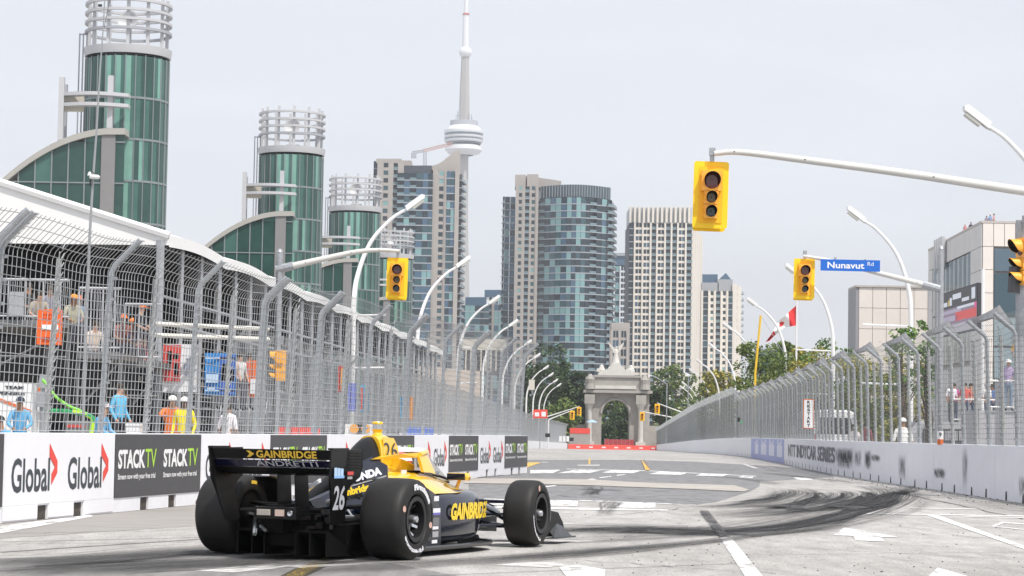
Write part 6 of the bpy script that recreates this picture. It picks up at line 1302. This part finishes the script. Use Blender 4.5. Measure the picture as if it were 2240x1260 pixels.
# tub & nose
body('monocoque',[(3.05,.21,.13,.50),(2.7,.26,.10,.56),(2.3,.31,.07,.60),(1.9,.37,.05,.64),(1.5,.40,.05,.66),(1.0,.40,.05,.66),(.6,.34,.07,.60)],navy,top=.80)
nose=body('nose',[(3.06,.21,.14,.50),(3.4,.165,.17,.455),(3.75,.12,.20,.39),(4.0,.09,.22,.33),(4.12,.05,.24,.29)],navy,top=.85)
b=MB(); 
for i in range(8):
    x0=2.35+i*.2; x1=x0+.2; zt0=lambda x:.60-.10*max(0,(x-2.3))/.75+.008 if x<3.06 else .502-.175*(x-3.06)
    w_=lambda x:.13-.05*(x-2.35)/1.6; b.quad((x0,-w_(x0),zt0(x0)),(x0,w_(x0),zt0(x0)),(x1,w_(x1),zt0(x1)),(x1,-w_(x1),zt0(x1)))
b.build('nose_stripe',wht,car)
# cockpit surround (yellow)
body('cockpit_surround',[(.55,.30,.42,.60),(.9,.40,.44,.72),(1.3,.44,.45,.76),(1.7,.43,.46,.755),(2.1,.38,.46,.70),(2.45,.30,.46,.635),(2.75,.20,.47,.595)],yel,top=.72,e=.7)
b=MB(); 
# fender-like shoulders down onto the sidepod top
for sg in (-1,1):
    b.loft([[Vector((x,sg*y0,z0)),Vector((x,sg*y1,z1)),Vector((x,sg*y2,z2)),Vector((x,sg*(y0),z0-.08))] for x,y0,z0,y1,z1,y2,z2 in [(.78,.32,.66,.40,.60,.50,.52),(1.1,.36,.70,.56,.60,.70,.55),(1.5,.38,.70,.58,.60,.74,.55),(1.95,.34,.66,.50,.585,.66,.56),(2.35,.26,.60,.36,.57,.44,.55)]])
b.build('shoulder_panels',yel,car,smooth=True,kind='stuff')
# sidepods
for sg in (-1,1):
    sp=body('sidepod',[(2.13,.15,.22,.50,sg*.50),(2.08,.19,.16,.545,sg*.51),(1.9,.25,.10,.575,sg*.52),(1.5,.27,.08,.58,sg*.52),(1.1,.255,.075,.57,sg*.50),(.75,.20,.075,.54,sg*.44),(.45,.14,.08,.49,sg*.34),(.1,.10,.10,.42,sg*.22),(-.15,.06,.14,.36,sg*.14)],navy,e=.5,top=.93)
    if sg==-1:
        tb=MB(); yside=lambda x:-(.52+.272)
        def sidefn(x,y):
            X=1.12+1.0*x; 
            # right side: forward is to the right seen from outside
            hw=.27 if 1.1<X<2.0 else .26; yy=-(.528+hw) ; Z=.285+.185*y
            # slight wrap at the front
            if X>1.75: yy+= (X-1.75)**2*.35
            if X<1.25: yy+= (1.25-X)**2*.35
            return Vector((X,yy,Z))
        def fn2(x,y): return sidefn(x,y)
        tb.text('GAINBRIDGE',0,0,0,0,0,bold=.05,fn=lambda x,y:sidefn(x*.98+.08,y*.85+.1)+Vector((.03*y,0,0))); tb.build('lettering',mat('yellow_letter',(.88,.60,.02),.35),sp,kind='stuff')
# engine cover: lower navy part, black spine, yellow airbox
body('engine_cover',[(1.25,.33,.40,.74),(.9,.30,.38,.75),(.5,.25,.34,.67),(.1,.19,.30,.57),(-.3,.12,.26,.47),(-.55,.07,.25,.40)],navy,top=.45,e=.75)
body('engine_spine',[(1.16,.125,.60,1.065),(1.0,.125,.58,1.05),(.85,.115,.56,.99),(.65,.10,.52,.88),(.4,.08,.46,.77),(.1,.055,.40,.64),(-.25,.035,.35,.50)],carb,top=.72,e=.8)
ab=body('airbox',[(1.56,.06,.70,.80),(1.52,.11,.68,.95),(1.45,.130,.66,1.03),(1.33,.138,.64,1.075),(1.2,.138,.62,1.085),(1.09,.134,.60,1.07)],yel,top=.86,e=.55)
body('airbox_base',[(.78,.20,.50,.74),(.98,.25,.50,.83),(1.2,.27,.50,.85),(1.42,.24,.50,.80)],yel,top=.55,e=.8)
b=MB(); b.prism([(1.12,-.140,.80),(1.46,-.140,.80),(1.45,-.132,.95),(1.36,-.124,1.05),(1.14,-.122,1.06)],(0,.006,0)); pl_=b.build('number_plate',yel,ab)
tb=MB(); tb.text('26',(1.15,-.146,.865),(1,0,0),(-.12,.10,1),.27,.145,bold=-.004); tb.build('lettering',ink_d,ab,kind='stuff')
b=MB(); b.prism([(1.565,-.06,.88),(1.565,.06,.88),(1.55,.05,1.0),(1.55,-.05,1.0)],(.012,0,0)); b.build('intake_mouth',matb,ab)
b=MB(); b.bb(1.24,1.34,-.274,-.262,.72,.755); b.build('white_decal',wht,ab)
# camera pod
b=MB(); b.lathe([(0,.055),(.03,.042),(.055,.052),(.062,.056)],o=(1.26,0,1.07),n=20); b.build('camera_stalk',yel,car,smooth=True)
b=MB(); b.lathe([(0,.047),(.05,.047)],o=(1.26,0,1.13),n=20); b.build('camera_ring',met,car,smooth=True)
b=MB(); b.lathe([(0,.052),(.012,.054),(.025,.046),(.030,.0)],o=(1.26,0,1.178),n=20); b.build('camera_cap',yel,car,smooth=True)
# aeroscreen
sc=MB(); halo0=[(1.05,-.16,.875),(1.25,-.27,.885),(1.5,-.325,.90),(1.78,-.28,.925),(1.95,-.15,.93),(2.02,0,.93)]
halo=[(1.50,-.325,.898),(1.62,-.315,.91),(1.78,-.27,.925),(1.95,-.15,.93),(2.02,0,.93)]; hp=crom(halo,5); full=hp+[Vector((p.x,-p.y,p.z)) for p in reversed(hp[:-1])]
sc.tube(full,.026,8); sc.build('halo_hoop',yel,car,smooth=True)
b=MB(); b.loft([[Vector((p.x-.02,p.y*1.0,p.z+.03)),Vector((p.x+.03,p.y*1.05,p.z-.005)),Vector((p.x-.05,p.y*.85,p.z-.01))] for p in full[4:-4]]); b.build('hoop_top_plate',wht,car)
for sg in (-1,1):
    b=MB(); b.prism([(.78,sg*.20,.855),(1.0,sg*.27,.862),(1.50,sg*.335,.872),(1.50,sg*.335,.918),(1.15,sg*.29,.905),(.95,sg*.24,.89)],(0,-sg*.035,0)); b.build('halo_side_bar',yel,car)
    b=MB(); b.loft([[Vector((x,sg*y,z)),Vector((x,sg*(y-.03),z)),Vector((x2,sg*(y2-.03),z2)),Vector((x2,sg*y2,z2))] for x,y,z,x2,y2,z2 in ((1.47,.392,.735,1.47,.332,.915),(1.62,.388,.73,1.62,.318,.922),(1.76,.38,.715,1.74,.29,.922))]); b.build('screen_pillar',yel,car)
# screen frame base line
basel=crom([(1.48,-.385,.735),(1.8,-.375,.70),(2.2,-.31,.655),(2.50,-.18,.625),(2.62,0,.615)],5); bfull=basel+[Vector((p.x,-p.y,p.z)) for p in reversed(basel[:-1])]
tl=crom([(1.50,-.325,.90),(1.76,-.285,.92),(1.88,-.20,.925),(1.98,-.10,.925),(2.03,0,.925)],5); tfull=tl+[Vector((p.x,-p.y,p.z)) for p in reversed(tl[:-1])]
gm_=bpy.data.materials.new('clear_screen'); gm_.use_nodes=True; bs=gm_.node_tree.nodes['Principled BSDF']; bs.inputs['Base Color'].default_value=(.30,.31,.30,1); bs.inputs['Roughness'].default_value=.08; bs.inputs['Alpha'].default_value=.55
b=MB()
n_=len(bfull)
for i in range(n_-1): 
    b.quad(bfull[i],bfull[i+1],tfull[i+1],tfull[i])
b.build('screen_glass',gm_,car,smooth=True)
for sg in ():
    b=MB(); 
    for i in range(7):
        a,c,d_,e_=basel[i],basel[i+1],tl[i+1],tl[i]; f_=lambda v: Vector((v.x,(v.y-.006)*(1 if sg==-1 else -1),v.z)); b.quad(f_(a),f_(c),f_(d_),f_(e_))
    b.build('screen_side_wrap',yel,car,smooth=True)
    b=MB(); a=Vector((1.76,-.372,.74)); 
    for k_,(u,v,w_,h_) in enumerate(((1.58,.82,.12,.045),(1.62,.755,.10,.035),(1.55,.87,.05,.02))): b.bb(u,u+w_,sg*.372-.004,sg*.372+.004,v,v+h_)
    b.v=[Vector((p.x,(p.y/abs(p.y))*(.398-.33*(p.z-.735)-.05*max(0,p.x-1.5)+(.006 if abs(p.y)>.372 else 0)),p.z)) for p in b.v]; b.build('white_decals',wht,car,kind='stuff')
b=MB(); b.loft([[p+Vector((0,0,-.012)),p+Vector((.015,0,.0)),p+Vector((0,0,.014))] for p in bfull]); b.build('screen_base_trim',navy,car)
b=MB(); b.tube([(2.61,0,.62),(2.34,0,.79),(2.02,0,.925)],.012,6); b.build('centre_strut',matb,car)
b=MB(); b.bb(1.42,1.62,-.28,.28,.73,.748); b.bb(1.62,2.1,-.26,.26,.70,.735); b.bb(1.42,1.95,.21,.26,.70,.895); b.bb(1.95,2.3,.17,.21,.68,.80); b.build('cockpit_hollow',matb,car,kind='stuff')
b=MB(); b.loft([[Vector((1.3,-y,.72)),Vector((1.58,-y,.72)),Vector((1.58,-y,.80)),Vector((1.3,-y,.86))] for y in (-.24,-.14)]); b.loft([[Vector((1.3,-y,.72)),Vector((1.58,-y,.72)),Vector((1.58,-y,.80)),Vector((1.3,-y,.86))] for y in (.14,.24)]); b.build('headrest_pads',yel,car,kind='stuff')
# mirrors
for sg in (-1,1):
    b=MB(); b.tube([(2.18,sg*.40,.54),(2.20,sg*.42,.62),(2.22,sg*.43,.66)],[.024,.018,.018],8); b.build('mirror_stalk',yel,car)
    mo=MB(); mo.loft([[Vector((x,sg*.43+y*s_*.75,.685+z*s_*.85)) for y,z in ((-.13,-.04),(.13,-.04),(.14,.0),(.12,.045),(-.12,.045),(-.14,0))] for x,s_ in ((2.13,.95),(2.18,1.05),(2.25,.95),(2.30,.5))]); o=mo.build('mirror',yel,car)
    b=MB(); b.box((2.12,sg*.43,.686),(.02,.185,.06)); b.build('mirror_face',navy,o)
# driver
d_=thing('person',(0,0,0),'racing driver with red white and blue helmet in the cockpit','person'); d_.matrix_world=Matrix.Translation(car.location)@Matrix.Rotation(R(67.0),4,'Z')
d_.location=car.location; d_.rotation_euler=(0,0,R(67.0))
b=MB(); b.loft([sup(x,0,hw,zb,zt_,n=16,e=.9) for x,hw,zb,zt_ in [(1.6,.16,.42,.66),(1.7,.235,.45,.73),(1.82,.23,.45,.73),(1.95,.16,.42,.68)]]); b.lathe([(0,.07),(.1,.065)],o=(1.74,0,.68),n=12); b.build('body',mat('race_suit',(.02,.025,.06),.7),d_,smooth=True)
b=MB(); b.lathe([(-.15,.06),(-.135,.10),(-.06,.128),(.02,.135),(.08,.118),(.12,.08),(.138,.0)],o=(1.74,0,.785),n=24); h_=b.build('helmet',mat('helmet_red',(.60,.05,.03),.2,coat=1),d_,smooth=True)
b=MB(); b.lathe([(-.04,.132),(-.01,.139),(.03,.138)],o=(1.74,0,.785),n=24,a0=R(-200),a1=R(20),ref=(0,1,0)); b.build('visor',mat('helmet_visor',(.01,.01,.012),.08),h_,smooth=True)
b=MB(); b.lathe([(.05,.131),(.085,.118),(.10,.104)],o=(1.74,0,.785),n=24); b.build('stripe',wht,h_,smooth=True); b=MB(); b.lathe([(-.09,.121),(-.06,.130)],o=(1.74,0,.785),n=24); b.build('stripe',blu_d,h_,smooth=True)
b=MB(); b.box((1.585,0,.74),(.04,.26,.12)); b.tube([(1.6,-.14,.79),(1.74,-.17,.72)],.02,6); b.build('neck_brace',matb,d_,kind='stuff')
# floor
def flat(pts,z0,z1,mb_): mb_.prism([(x,y,z0) for x,y in pts],(0,0,z1-z0))
b=MB(); pts=[(.42,-.80),(1.4,-.84),(2.15,-.80),(2.42,-.66),(2.55,-.45),(2.6,0),(2.55,.45),(2.42,.66),(2.15,.80),(1.4,.84),(.42,.80),(.38,.4),(-.35,.4),(-.35,-.4),(.38,-.4)]; flat(pts,.045,.065,b); b.build('floor',floorm,car)
for sg in (-1,1):
    b=MB(); pth=[(.45,.80),(1.4,.84),(2.1,.80),(2.38,.67),(2.50,.50)]; q=crom([(x,sg*y,.07) for x,y in pth],5); b.tube(q,.018,6); b.build('floor_edge_roll',floorm,car,smooth=True)
    b=MB(); b.prism([(1.55,sg*.72,.07),(2.35,sg*.60,.07),(2.25,sg*.62,.13),(1.9,sg*.68,.16),(1.6,sg*.72,.16)],(0,.012,0)); b.build('floor_fence',carb,car)
    # panel in front of rear wheel
    b=MB(); q0=[];
    for i in range(9):
        a=R(-35+ i*17); xx=.0+.43*math.cos(a*.9)+.08; zz=.35+.34*math.sin(a*.9); q0.append((xx,zz))
    b.loft([[Vector((x,sg*.50,z)),Vector((x+.03,sg*.50,z+.01)),Vector((x+.03,sg*.93,z+.01)),Vector((x,sg*.93,z))] for x,z in q0]); b.build('wheel_ramp',carb,car,smooth=True)
    wg=MB(); wg.prism([(.56,sg*.80,.07),(.97,sg*.80,.07),(.95,sg*.80,.40),(.84,sg*.80,.55),(.50,sg*.80,.66),(.40,sg*.80,.60),(.52,sg*.80,.45),(.57,sg*.80,.25)],(0,sg*.012,0)); o=wg.build('side_guard',navy,car)
    if sg==-1:
        for z0_,z1_,x0_,x1_,m_,nm in ((.49,.535,.62,.70,wht,'decal'),(.385,.425,.60,.735,wht,'decal'),(.365,.383,.60,.735,mat('decal_violet',(.15,.13,.5),.4),'decal'),(.27,.34,.60,.71,mat('decal_grey',(.16,.16,.17),.4),'decal'),(.235,.262,.60,.70,wht,'decal'),(.165,.215,.60,.70,mat('decal_grey2',(.35,.35,.36),.4),'decal'),(.11,.14,.59,.68,wht,'decal')):
            b=MB(); b.bb(x0_+.17,x1_+.19,-.820,-.8145,z0_,z1_); b.build(nm,m_,o)
# front wing
b=MB()
for sg in (-1,1):
    for k_,(xa,xb,za,zb,yi) in enumerate(((4.15,3.86,.085,.10,.10),(3.98,3.76,.14,.20,.22),(3.86,3.66,.20,.29,.26))):
        b.prism([(xa,sg*yi,za+.07),(xa-.1,sg*.79,za),(xb-.1,sg*.79,zb),(xb,sg*yi,zb+.05)],(0,0,.014))
b.build('front_wing_planes',carb,car,kind='stuff')
for sg in (-1,1):
    b=MB(); b.prism([(4.05,sg*.80,.06),(3.98,sg*.80,.20),(3.84,sg*.80,.31),(3.66,sg*.80,.33),(3.52,sg*.80,.26),(3.48,sg*.80,.07)],(0,sg*.012,0)); b.build('front_endplate',carb,car)
    b=MB(); b.loft([[Vector((x,sg*y,z)),Vector((x,sg*(y+.012),z)),Vector((x,sg*(y+.06),z-h)),Vector((x,sg*(y+.05),z-h))] for x,y,z,h in ((4.14,.80,.08,.02),(3.98,.80,.16,.10),(3.8,.80,.20,.14),(3.62,.80,.12,.06))]); b.prism([(4.18,sg*.80,.05),(4.18,sg*.88,.05),(3.62,sg*.90,.05),(3.5,sg*.80,.05)],(0,0,.012)); b.build('endplate_footplate',floorm,car,kind='stuff')
# rear wing
def airf(x0,z0,x1,z1,th,cam,y0,y1,mb_,mi=None,n=8):
    up=[];lo=[]
    for i in range(n+1):
        t=i/n; x=x0+(x1-x0)*t; z=z0+(z1-z0)*t; c=cam*math.sin(math.pi*t); h=th*math.sin(math.pi*t**.7)+.003; up.append((x,z-c+h/2)); lo.append((x,z-c-h/2))
    q=up+lo[::-1]; mb_.loft([[Vector((x,y0,z)) for x,z in q],[Vector((x,y1,z)) for x,z in q]],mi)
RW=.585
b=MB(); airf(-.80,.945,-.66,.865,.012,.0,-RW,RW,b); w1=b.build('rear_wing_flap',carb,car)
b=MB(); b.prism([(-.775,-RW,.862),(-.775,RW,.862),(-.80,RW,.945),(-.80,-RW,.945)],(.01,0,0)); b.build('flap_rear_face',carb,w1)
b=MB(); b.prism([(-.71,-RW,.795),(-.71,RW,.795),(-.765,RW,.852),(-.765,-RW,.852)],(.01,0,0)); airf(-.76,.852,-.50,.79,.014,.01,-RW,RW,b); w2=b.build('rear_wing_second_plane',mat('wing_navy',(.006,.006,.035),.25,coat=.6),car)
b=MB(); airf(-.70,.79,-.20,.78,.035,.045,-RW,RW,b); b.prism([(-.66,-RW,.742),(-.66,RW,.742),(-.70,RW,.786),(-.70,-RW,.786)],(.01,0,0)); b.build('rear_wing_main_plane',carb,car,smooth=False)
tb=MB(); tb.text('GAINBRIDGE',(-.786,.14,.872),(0,-1,0),(-.29,0,1),.585,.066,bold=.03); tb.build('lettering',gold,w1,kind='stuff')
tb=MB(); o_=Vector((-.785,.235,.876)); tb.prism([o_+Vector((-z*.016,-y*.05,z*.055)) for y,z in ((0,1),(.6,1),(1.5,.5),(.6,0),(0,0),(.6,.5))],(-.002,0,0)); tb.build('arrow_logo',gold,w1)
tb=MB(); tb.text('ANDRETTI',(-.722,.17,.802),(0,-1,0),(-.9,0,1),.60,.062,bold=.01); tb.build('lettering',silv,w2,kind='stuff')
for sg in (-1,1):
    b=MB(); q=[(-.82,.95),(-.24,.955),(-.23,.80),(-.27,.715),(-.42,.655),(-.50,.60),(-.53,.34),(-.60,.32),(-.78,.32),(-.80,.55),(-.83,.70)]; b.prism([(x,sg*RW,z) for x,z in q],(0,sg*.016,0)); b.v=[Vector((v.x+.13*max(0,(.80-v.z)/.45),v.y-sg*.075*max(0,(.80-v.z)/.45),v.z)) for v in b.v]; ep=b.build('rear_endplate',carb,car)
    b=MB(); b.bb(-.80,-.50,sg*RW-.02,sg*RW+.03,.948,.966); b.build('endplate_cap',carb,car)
    if sg==-1:
        for k_ in range(6): b=MB(); z=.915-.026*k_; b.prism([(-.27,-RW-.018,z),(-.46,-RW-.018,z),(-.51,-RW-.018,z+.012),(-.51,-RW-.018,z+.022),(-.45,-RW-.018,z+.011),(-.27,-RW-.018,z+.010)],(0,-.004,0)); b.build('louvre',mat('louvre_black',(.002,.002,.002),.9),ep)
        tb=MB(); tb.text('26',(-.775,-RW-.019,.435),(1,0,0),(.12,0,1),.21,.215,bold=.025); tb.v=[Vector((v.x+.13*max(0,(.80-v.z)/.45),v.y+.075*max(0,(.80-v.z)/.45),v.z)) for v in tb.v]; tb.build('lettering',silv,ep,kind='stuff')
        b=MB(); 
        for k_ in range(3): b.bb(-.765+.058*k_,-.715+.058*k_,-RW-.0195,-RW-.017,.725,.80-.004*k_)
        b.build('pale_blue_decals',mat('decal_pale_blue',(.42,.58,.78),.4),ep,kind='stuff')
        b=MB(); b.bb(-.77,-.585,-RW-.0215,-RW-.0195,.71,.732); b.build('decal',blu_d,ep); b=MB(); b.bb(-.52,-.41,-RW-.0195,-RW-.017,.735,.765); b.build('decal',red_d,ep); b=MB(); b.bb(-.52,-.43,-RW-.0195,-RW-.017,.70,.722); b.build('decal',mat('decal_grey2',(.35,.35,.36),.4),ep)
for sg in (-1,1):
    b=MB(); b.prism([(-.62,-.07+sg*.085,.76),(-.40,-.07+sg*.085,.76),(-.36,-.07+sg*.085,.45),(-.60,-.07+sg*.085,.45)],(0,.014,0)); b.build('wing_pylon',carb,car)
# HONDA, side text on engine cover, quarter panel
def ec(x,y_,z): return Vector((x,y_,z))
b=MB(); b.prism([(.10,-.17,.52),(.92,-.29,.64),(.98,-.25,.80),(.80,-.17,.88),(.35,-.10,.74)],(0,.01,0)); oc=b.build('cover_flank',navy,car)
tb=MB(); tb.text('HONDA',(.22,-.232,.638),(1,-.125,.15),(.0,.30,1),.56,.075,bold=.06); tb.build('lettering',wht,oc,kind='stuff')
b=MB(); b.quad((.2,-.215,.60),(.86,-.30,.70),(.86,-.298,.712),(.2,-.212,.612)); b.build('decal_line',mat('decal_grey2',(.35,.35,.36),.4),oc)
b=MB(); b.prism([(-.25,-.16,.42),(.55,-.42,.49),(.62,-.36,.64),(.2,-.22,.60),(-.25,-.10,.50)],(0,.01,0)); ocq=b.build('rear_quarter_panel',navy,car)
tb=MB(); tb.text('gainbridge',(-.02,-.262,.50),(1,-.31,.17),(0,.30,1),.46,.085,bold=.05); tb.build('lettering',_M['yellow_letter'],ocq,kind='stuff')
b=MB(); b.prism([(-.30,-.11,.60),(-.12,-.13,.66),(-.12,-.125,.69),(-.30,-.105,.63)],(0,-.012,0)); b.build('white_strip',wht,car)
# gearbox, lights, diffuser, suspension
b=MB(); b.loft([[Vector((x,y*w_,zc+z*h)) for y,z in ((-1,-1),(-1.05,.3),(-.6,1),(.6,1),(1.05,.3),(1,-1))] for x,w_,zc,h in ((.3,.2,.32,.18),(-.2,.17,.33,.16),(-.55,.13,.34,.13),(-.75,.11,.36,.11))]); b.build('gearbox',matb,car)
b=MB(); b.loft([[Vector((-.5,-.34,.40)),Vector((-.5,.34,.40)),Vector((-.5,.34,.43)),Vector((-.5,-.34,.43))],[Vector((-.82,-.27,.42)),Vector((-.82,.27,.42)),Vector((-.82,.27,.44)),Vector((-.82,-.27,.44))]]); b.box((-.80,-.09,.405),(.10,.40,.10)); b.build('rear_crash_structure',carb,car,kind='stuff')
b=MB(); b.box((-.857,.02,.41),(.012,.125,.05)); b.build('rain_light',mat('light_cream',(.55,.50,.42),.3),car); b=MB(); b.box((-.857,-.135,.408),(.012,.085,.055)); b.build('rain_light',mat('light_rosy',(.55,.42,.36),.3),car)
b=MB(); b.lathe([(0,0),(.01,.022),(0,.026)],o=(-.856,-.235,.405),ax=(-1,0,0),n=14); b.build('jack_socket',met,car)
b=MB(); 
for k_ in range(9): b.box((-.866,-.035+.0137*k_,.41),(.003,.004,.045)) 
b.build('light_ribs',mat('decal_grey2',(.35,.35,.36),.4),car,kind='stuff')
b=MB(); b.loft([[Vector((-.66,-.50,.24)),Vector((-.66,.36,.24)),Vector((-.66,.36,.26)),Vector((-.66,-.50,.26))],[Vector((-.2,-.48,.06)),Vector((-.2,.42,.06)),Vector((-.2,.42,.08)),Vector((-.2,-.48,.08))]]); b.build('diffuser_ramp',matb,car)
for yy in (-.50,-.34,-.2,.1,.22,.36): b=MB(); b.prism([(-.68,yy,.04),(-.68,yy,.25),(-.2,yy,.08),(-.2,yy,.03)],(0,.012,0)); b.build('diffuser_strake',matb,car)
b=MB(); b.bb(-.3,.45,-.5,.45,.05,.30); b.bb(-.62,-.3,-.2,.14,.12,.34); b.build('underbody_shell',matb,car)
b=MB()
for sg in (-1,1):
    for pts in (((-.25,sg*.15,.20),(0,sg*.62,.22)),((.35,sg*.18,.18),(0,sg*.62,.22)),((-.2,sg*.13,.42),(0,sg*.62,.46)),((.3,sg*.16,.42),(0,sg*.62,.46)),((-.35,sg*.12,.30),(-.06,sg*.62,.34))): b.tube(pts,.016,6)
b.build('rear_suspension_arms',matb,car,kind='stuff')
b=MB()
for sg in (-1,1): b.tube([(0,sg*.14,.34),(0,sg*.66,.35)],.028,8); b.tube([(-.1,sg*.1,.46),(-.02,sg*.3,.5)],.03,8); b.box((-.15,sg*.24,.40),(.12,.08,.05)); b.box((.06,sg*.34,.30),(.1,.1,.08)); b.tube([(.15,sg*.2,.5),(.0,sg*.42,.33)],.012,6)
b.build('driveshafts_and_dampers',met,car,kind='stuff')
b=MB(); 
for i in range(24):
    r1=random.Random(i); b.box((-.3+r1.uniform(-.3,.3),-.25+r1.uniform(-.22,.2),.28+r1.uniform(-.1,.16)),(r1.uniform(.02,.09),r1.uniform(.02,.07),r1.uniform(.02,.06)))
b.build('gearbox_fittings',mat('dull_fittings',(.10,.09,.08),.4,.6),car,kind='stuff')
b=MB(); b.tube([(-.62,.22,.44),(-.86,.10,.22)],.02,6); b.tube([(-.78,.09,.29),(-.80,.02,.25)],.016,6); b.build('jack_hook',met,car,kind='stuff')
b=MB()
for sg in (-1,1):
    for pts in (((2.62,sg*.24,.20),(2.95,sg*.66,.19)),((3.3,sg*.16,.22),(2.95,sg*.66,.19)),((2.62,sg*.24,.45),(2.95,sg*.66,.43)),((3.28,sg*.16,.42),(2.95,sg*.66,.43)),((2.8,sg*.22,.50),(2.98,sg*.64,.22)),((3.1,sg*.18,.30),(3.08,sg*.66,.30))): b.tube(pts,.017,6)
b.build('front_suspension_arms',navy,car,kind='stuff')
b=MB(); b.loft([[Vector((3.35,-.165,.17)),Vector((3.35,-.165,.36)),Vector((3.35,.165,.36)),Vector((3.35,.165,.17))],[Vector((3.9,-.10,.09)),Vector((3.9,-.10,.26)),Vector((3.9,.10,.26)),Vector((3.9,.10,.09))]]); b.build('nose_pillars',carb,car)
b=MB()
b.lathe([(0,0),(.002,.055)],o=(2.75,-.262,.30),ax=(0,-1,0),n=16); b.bb(2.84,2.95,-.252,-.25,.27,.31); b.build('nose_logos',wht,car,kind='stuff')
# wheels
def wheel(x,y,w_,r,sg,rim,steer=0.):
    ax=Matrix.Rotation(steer,3,'Z'); c=Vector((x,y,r)); T=lambda v: c+ax@(Vector(v)-c)
    wt=MB(); h=w_/2
    prof=[(-h+.03,rim),(-h+.005,rim+.02),(-h,rim+.045),(-h+.004,r-.055),(-h+.02,r-.022),(-h+.05,r-.006),(-h+.09,r-.001),(0,r),(h-.09,r-.001),(h-.05,r-.006),(h-.02,r-.022),(h-.004,r-.055),(h,rim+.045),(h-.005,rim+.02),(h-.03,rim)]
    wt.lathe(prof,o=c,ax=(0,1,0),n=72); wt.v=[T(v) for v in wt.v]; tz=wt.build('tyre',tyre,car,smooth=True)
    so=-1 if sg<0 else 1 # outer side
    rb_=MB(); rb_.lathe([(so*(h-.012),rim-.004),(so*(h-.004),rim-.006),(so*(h-.006),rim-.045),(so*(h-.10),rim-.055),(so*(h-.19),rim-.06)],o=c,ax=(0,1,0),n=48); rb_.v=[T(v) for v in rb_.v]; o=rb_.build('rim',rimm,car,smooth=True)
    dk=MB(); dk.lathe([(so*(h-.15),0),(so*(h-.16),rim-.05)],o=c,ax=(0,1,0),n=32); dk.lathe([(-so*(h-.03),0),(-so*(h-.03),rim+.0)],o=c,ax=(0,1,0),n=32); dk.v=[T(v) for v in dk.v]; dk.build('brake_drum',matb,o,kind='stuff')
    for k in range(9):
        a=2*math.pi*k/9+.2; sp=MB(); q=[]
        for rr,ww,yy in ((.03,.018,h-.07),(rim*.55,.014,h-.095),(rim-.05,.012,h-.06)):
            u=Vector((math.cos(a),0,math.sin(a))); v=Vector((-math.sin(a),0,math.cos(a))); q.append([c+u*rr+v*ww+Vector((0,so*yy,0)),c+u*rr-v*ww+Vector((0,so*yy,0)),c+u*rr-v*ww+Vector((0,so*(yy-.025),0)),c+u*rr+v*ww+Vector((0,so*(yy-.025),0))])
        sp.loft(q); sp.v=[T(v) for v in sp.v]; sp.build('spoke',met if (k in (7,8) and x<1 and sg<0) else rimm,o)
    nt_=MB(); nt_.lathe([(so*(h-.10),.045),(so*(h-.03),.038),(so*(h-.0),.028),(so*(h+.0),.0)],o=c,ax=(0,1,0),n=16); nt_.v=[T(v) for v in nt_.v]; nt_.build('wheel_nut',met,o,smooth=True)
    # sidewall lettering, outside face (and inner face of the far rear wheel)
    def arc_text(body_,a0,a1,r0,r1,yy,m_,mir=1,bold=.04):
        t_=MB(); 
        def fn(px_,py_):
            a=R(a0+(a1-a0)*px_); rr=r0+(r1-r0)*py_; return T(c+Vector((mir*rr*math.cos(a),yy,rr*math.sin(a))))
        t_.text(body_,0,0,0,0,0,bold=bold,fn=fn); t_.build('lettering',m_,tz,kind='stuff')
    ro,ri=r-.045,rim+.045
    yo=so*(h+.0025); mr=1 if so<0 else -1
    if sg<0:
        if x<1: arc_text('Firestone',-62,-150,ri+.01,ro-.008,yo,wht); arc_text('Firestone',105,28,ri+.005,ro+.0,yo,wht,bold=.09)
        else: arc_text('Firestone',-100,-178,ri,ro-.004,yo,wht,bold=.06); arc_text('Firestone',60,-18,ri,ro-.004,yo,mat('faded_white',(.16,.16,.17),.6),bold=.06)
    for a_ in ((160,-12) if x<1 else (112,)):
        mk_=MB(); vs=[c]; 
        for k in range(14):
            t2=2*math.pi*k/14; a=R(a_)+.10*math.cos(t2); rr=(ro+ri)/2+.032*math.sin(t2); vs.append(c+Vector((rr*math.cos(a),yo,rr*math.sin(a))))
        cc=sum(vs[1:],Vector())/14; vs[0]=cc; mk_.add([T(v) for v in vs],[(0,1+k,1+(k+1)%14) for k in range(14)]); mk_.build('sidewall_mark',skid_pink,tz)
    if sg>0 and x<1:
        mk_=MB(); 
        for (aa,bb_,m_) in ((75,95,0),(-18,2,1)):
            q=[]
            for k in range(5): a=R(aa+(bb_-aa)*k/4); q.append(a)
            for k in range(4): mk_.quad(*[T(c+Vector((rr*math.cos(a),-h-.003,rr*math.sin(a)))) for a,rr in ((q[k],ri+.02),(q[k],ro-.01),(q[k+1],ro-.01),(q[k+1],ri+.02))],m_)
        mk_.build('inner_sidewall_marks',[gold,skid_pink],tz,kind='stuff')
    if sg>0: dk=MB(); dk.lathe([(-(h-.02),0),(-(h-.02),rim-.02)],o=c,ax=(0,1,0),n=32); dk.v=[T(v) for v in dk.v]; dk.build('inner_drum',matb,o)
for sg in (-1,1):
    wheel(0,sg*.82,.41,.355,sg,.205); wheel(2.97,sg*.825,.32,.327,sg,.205,R(3.5))
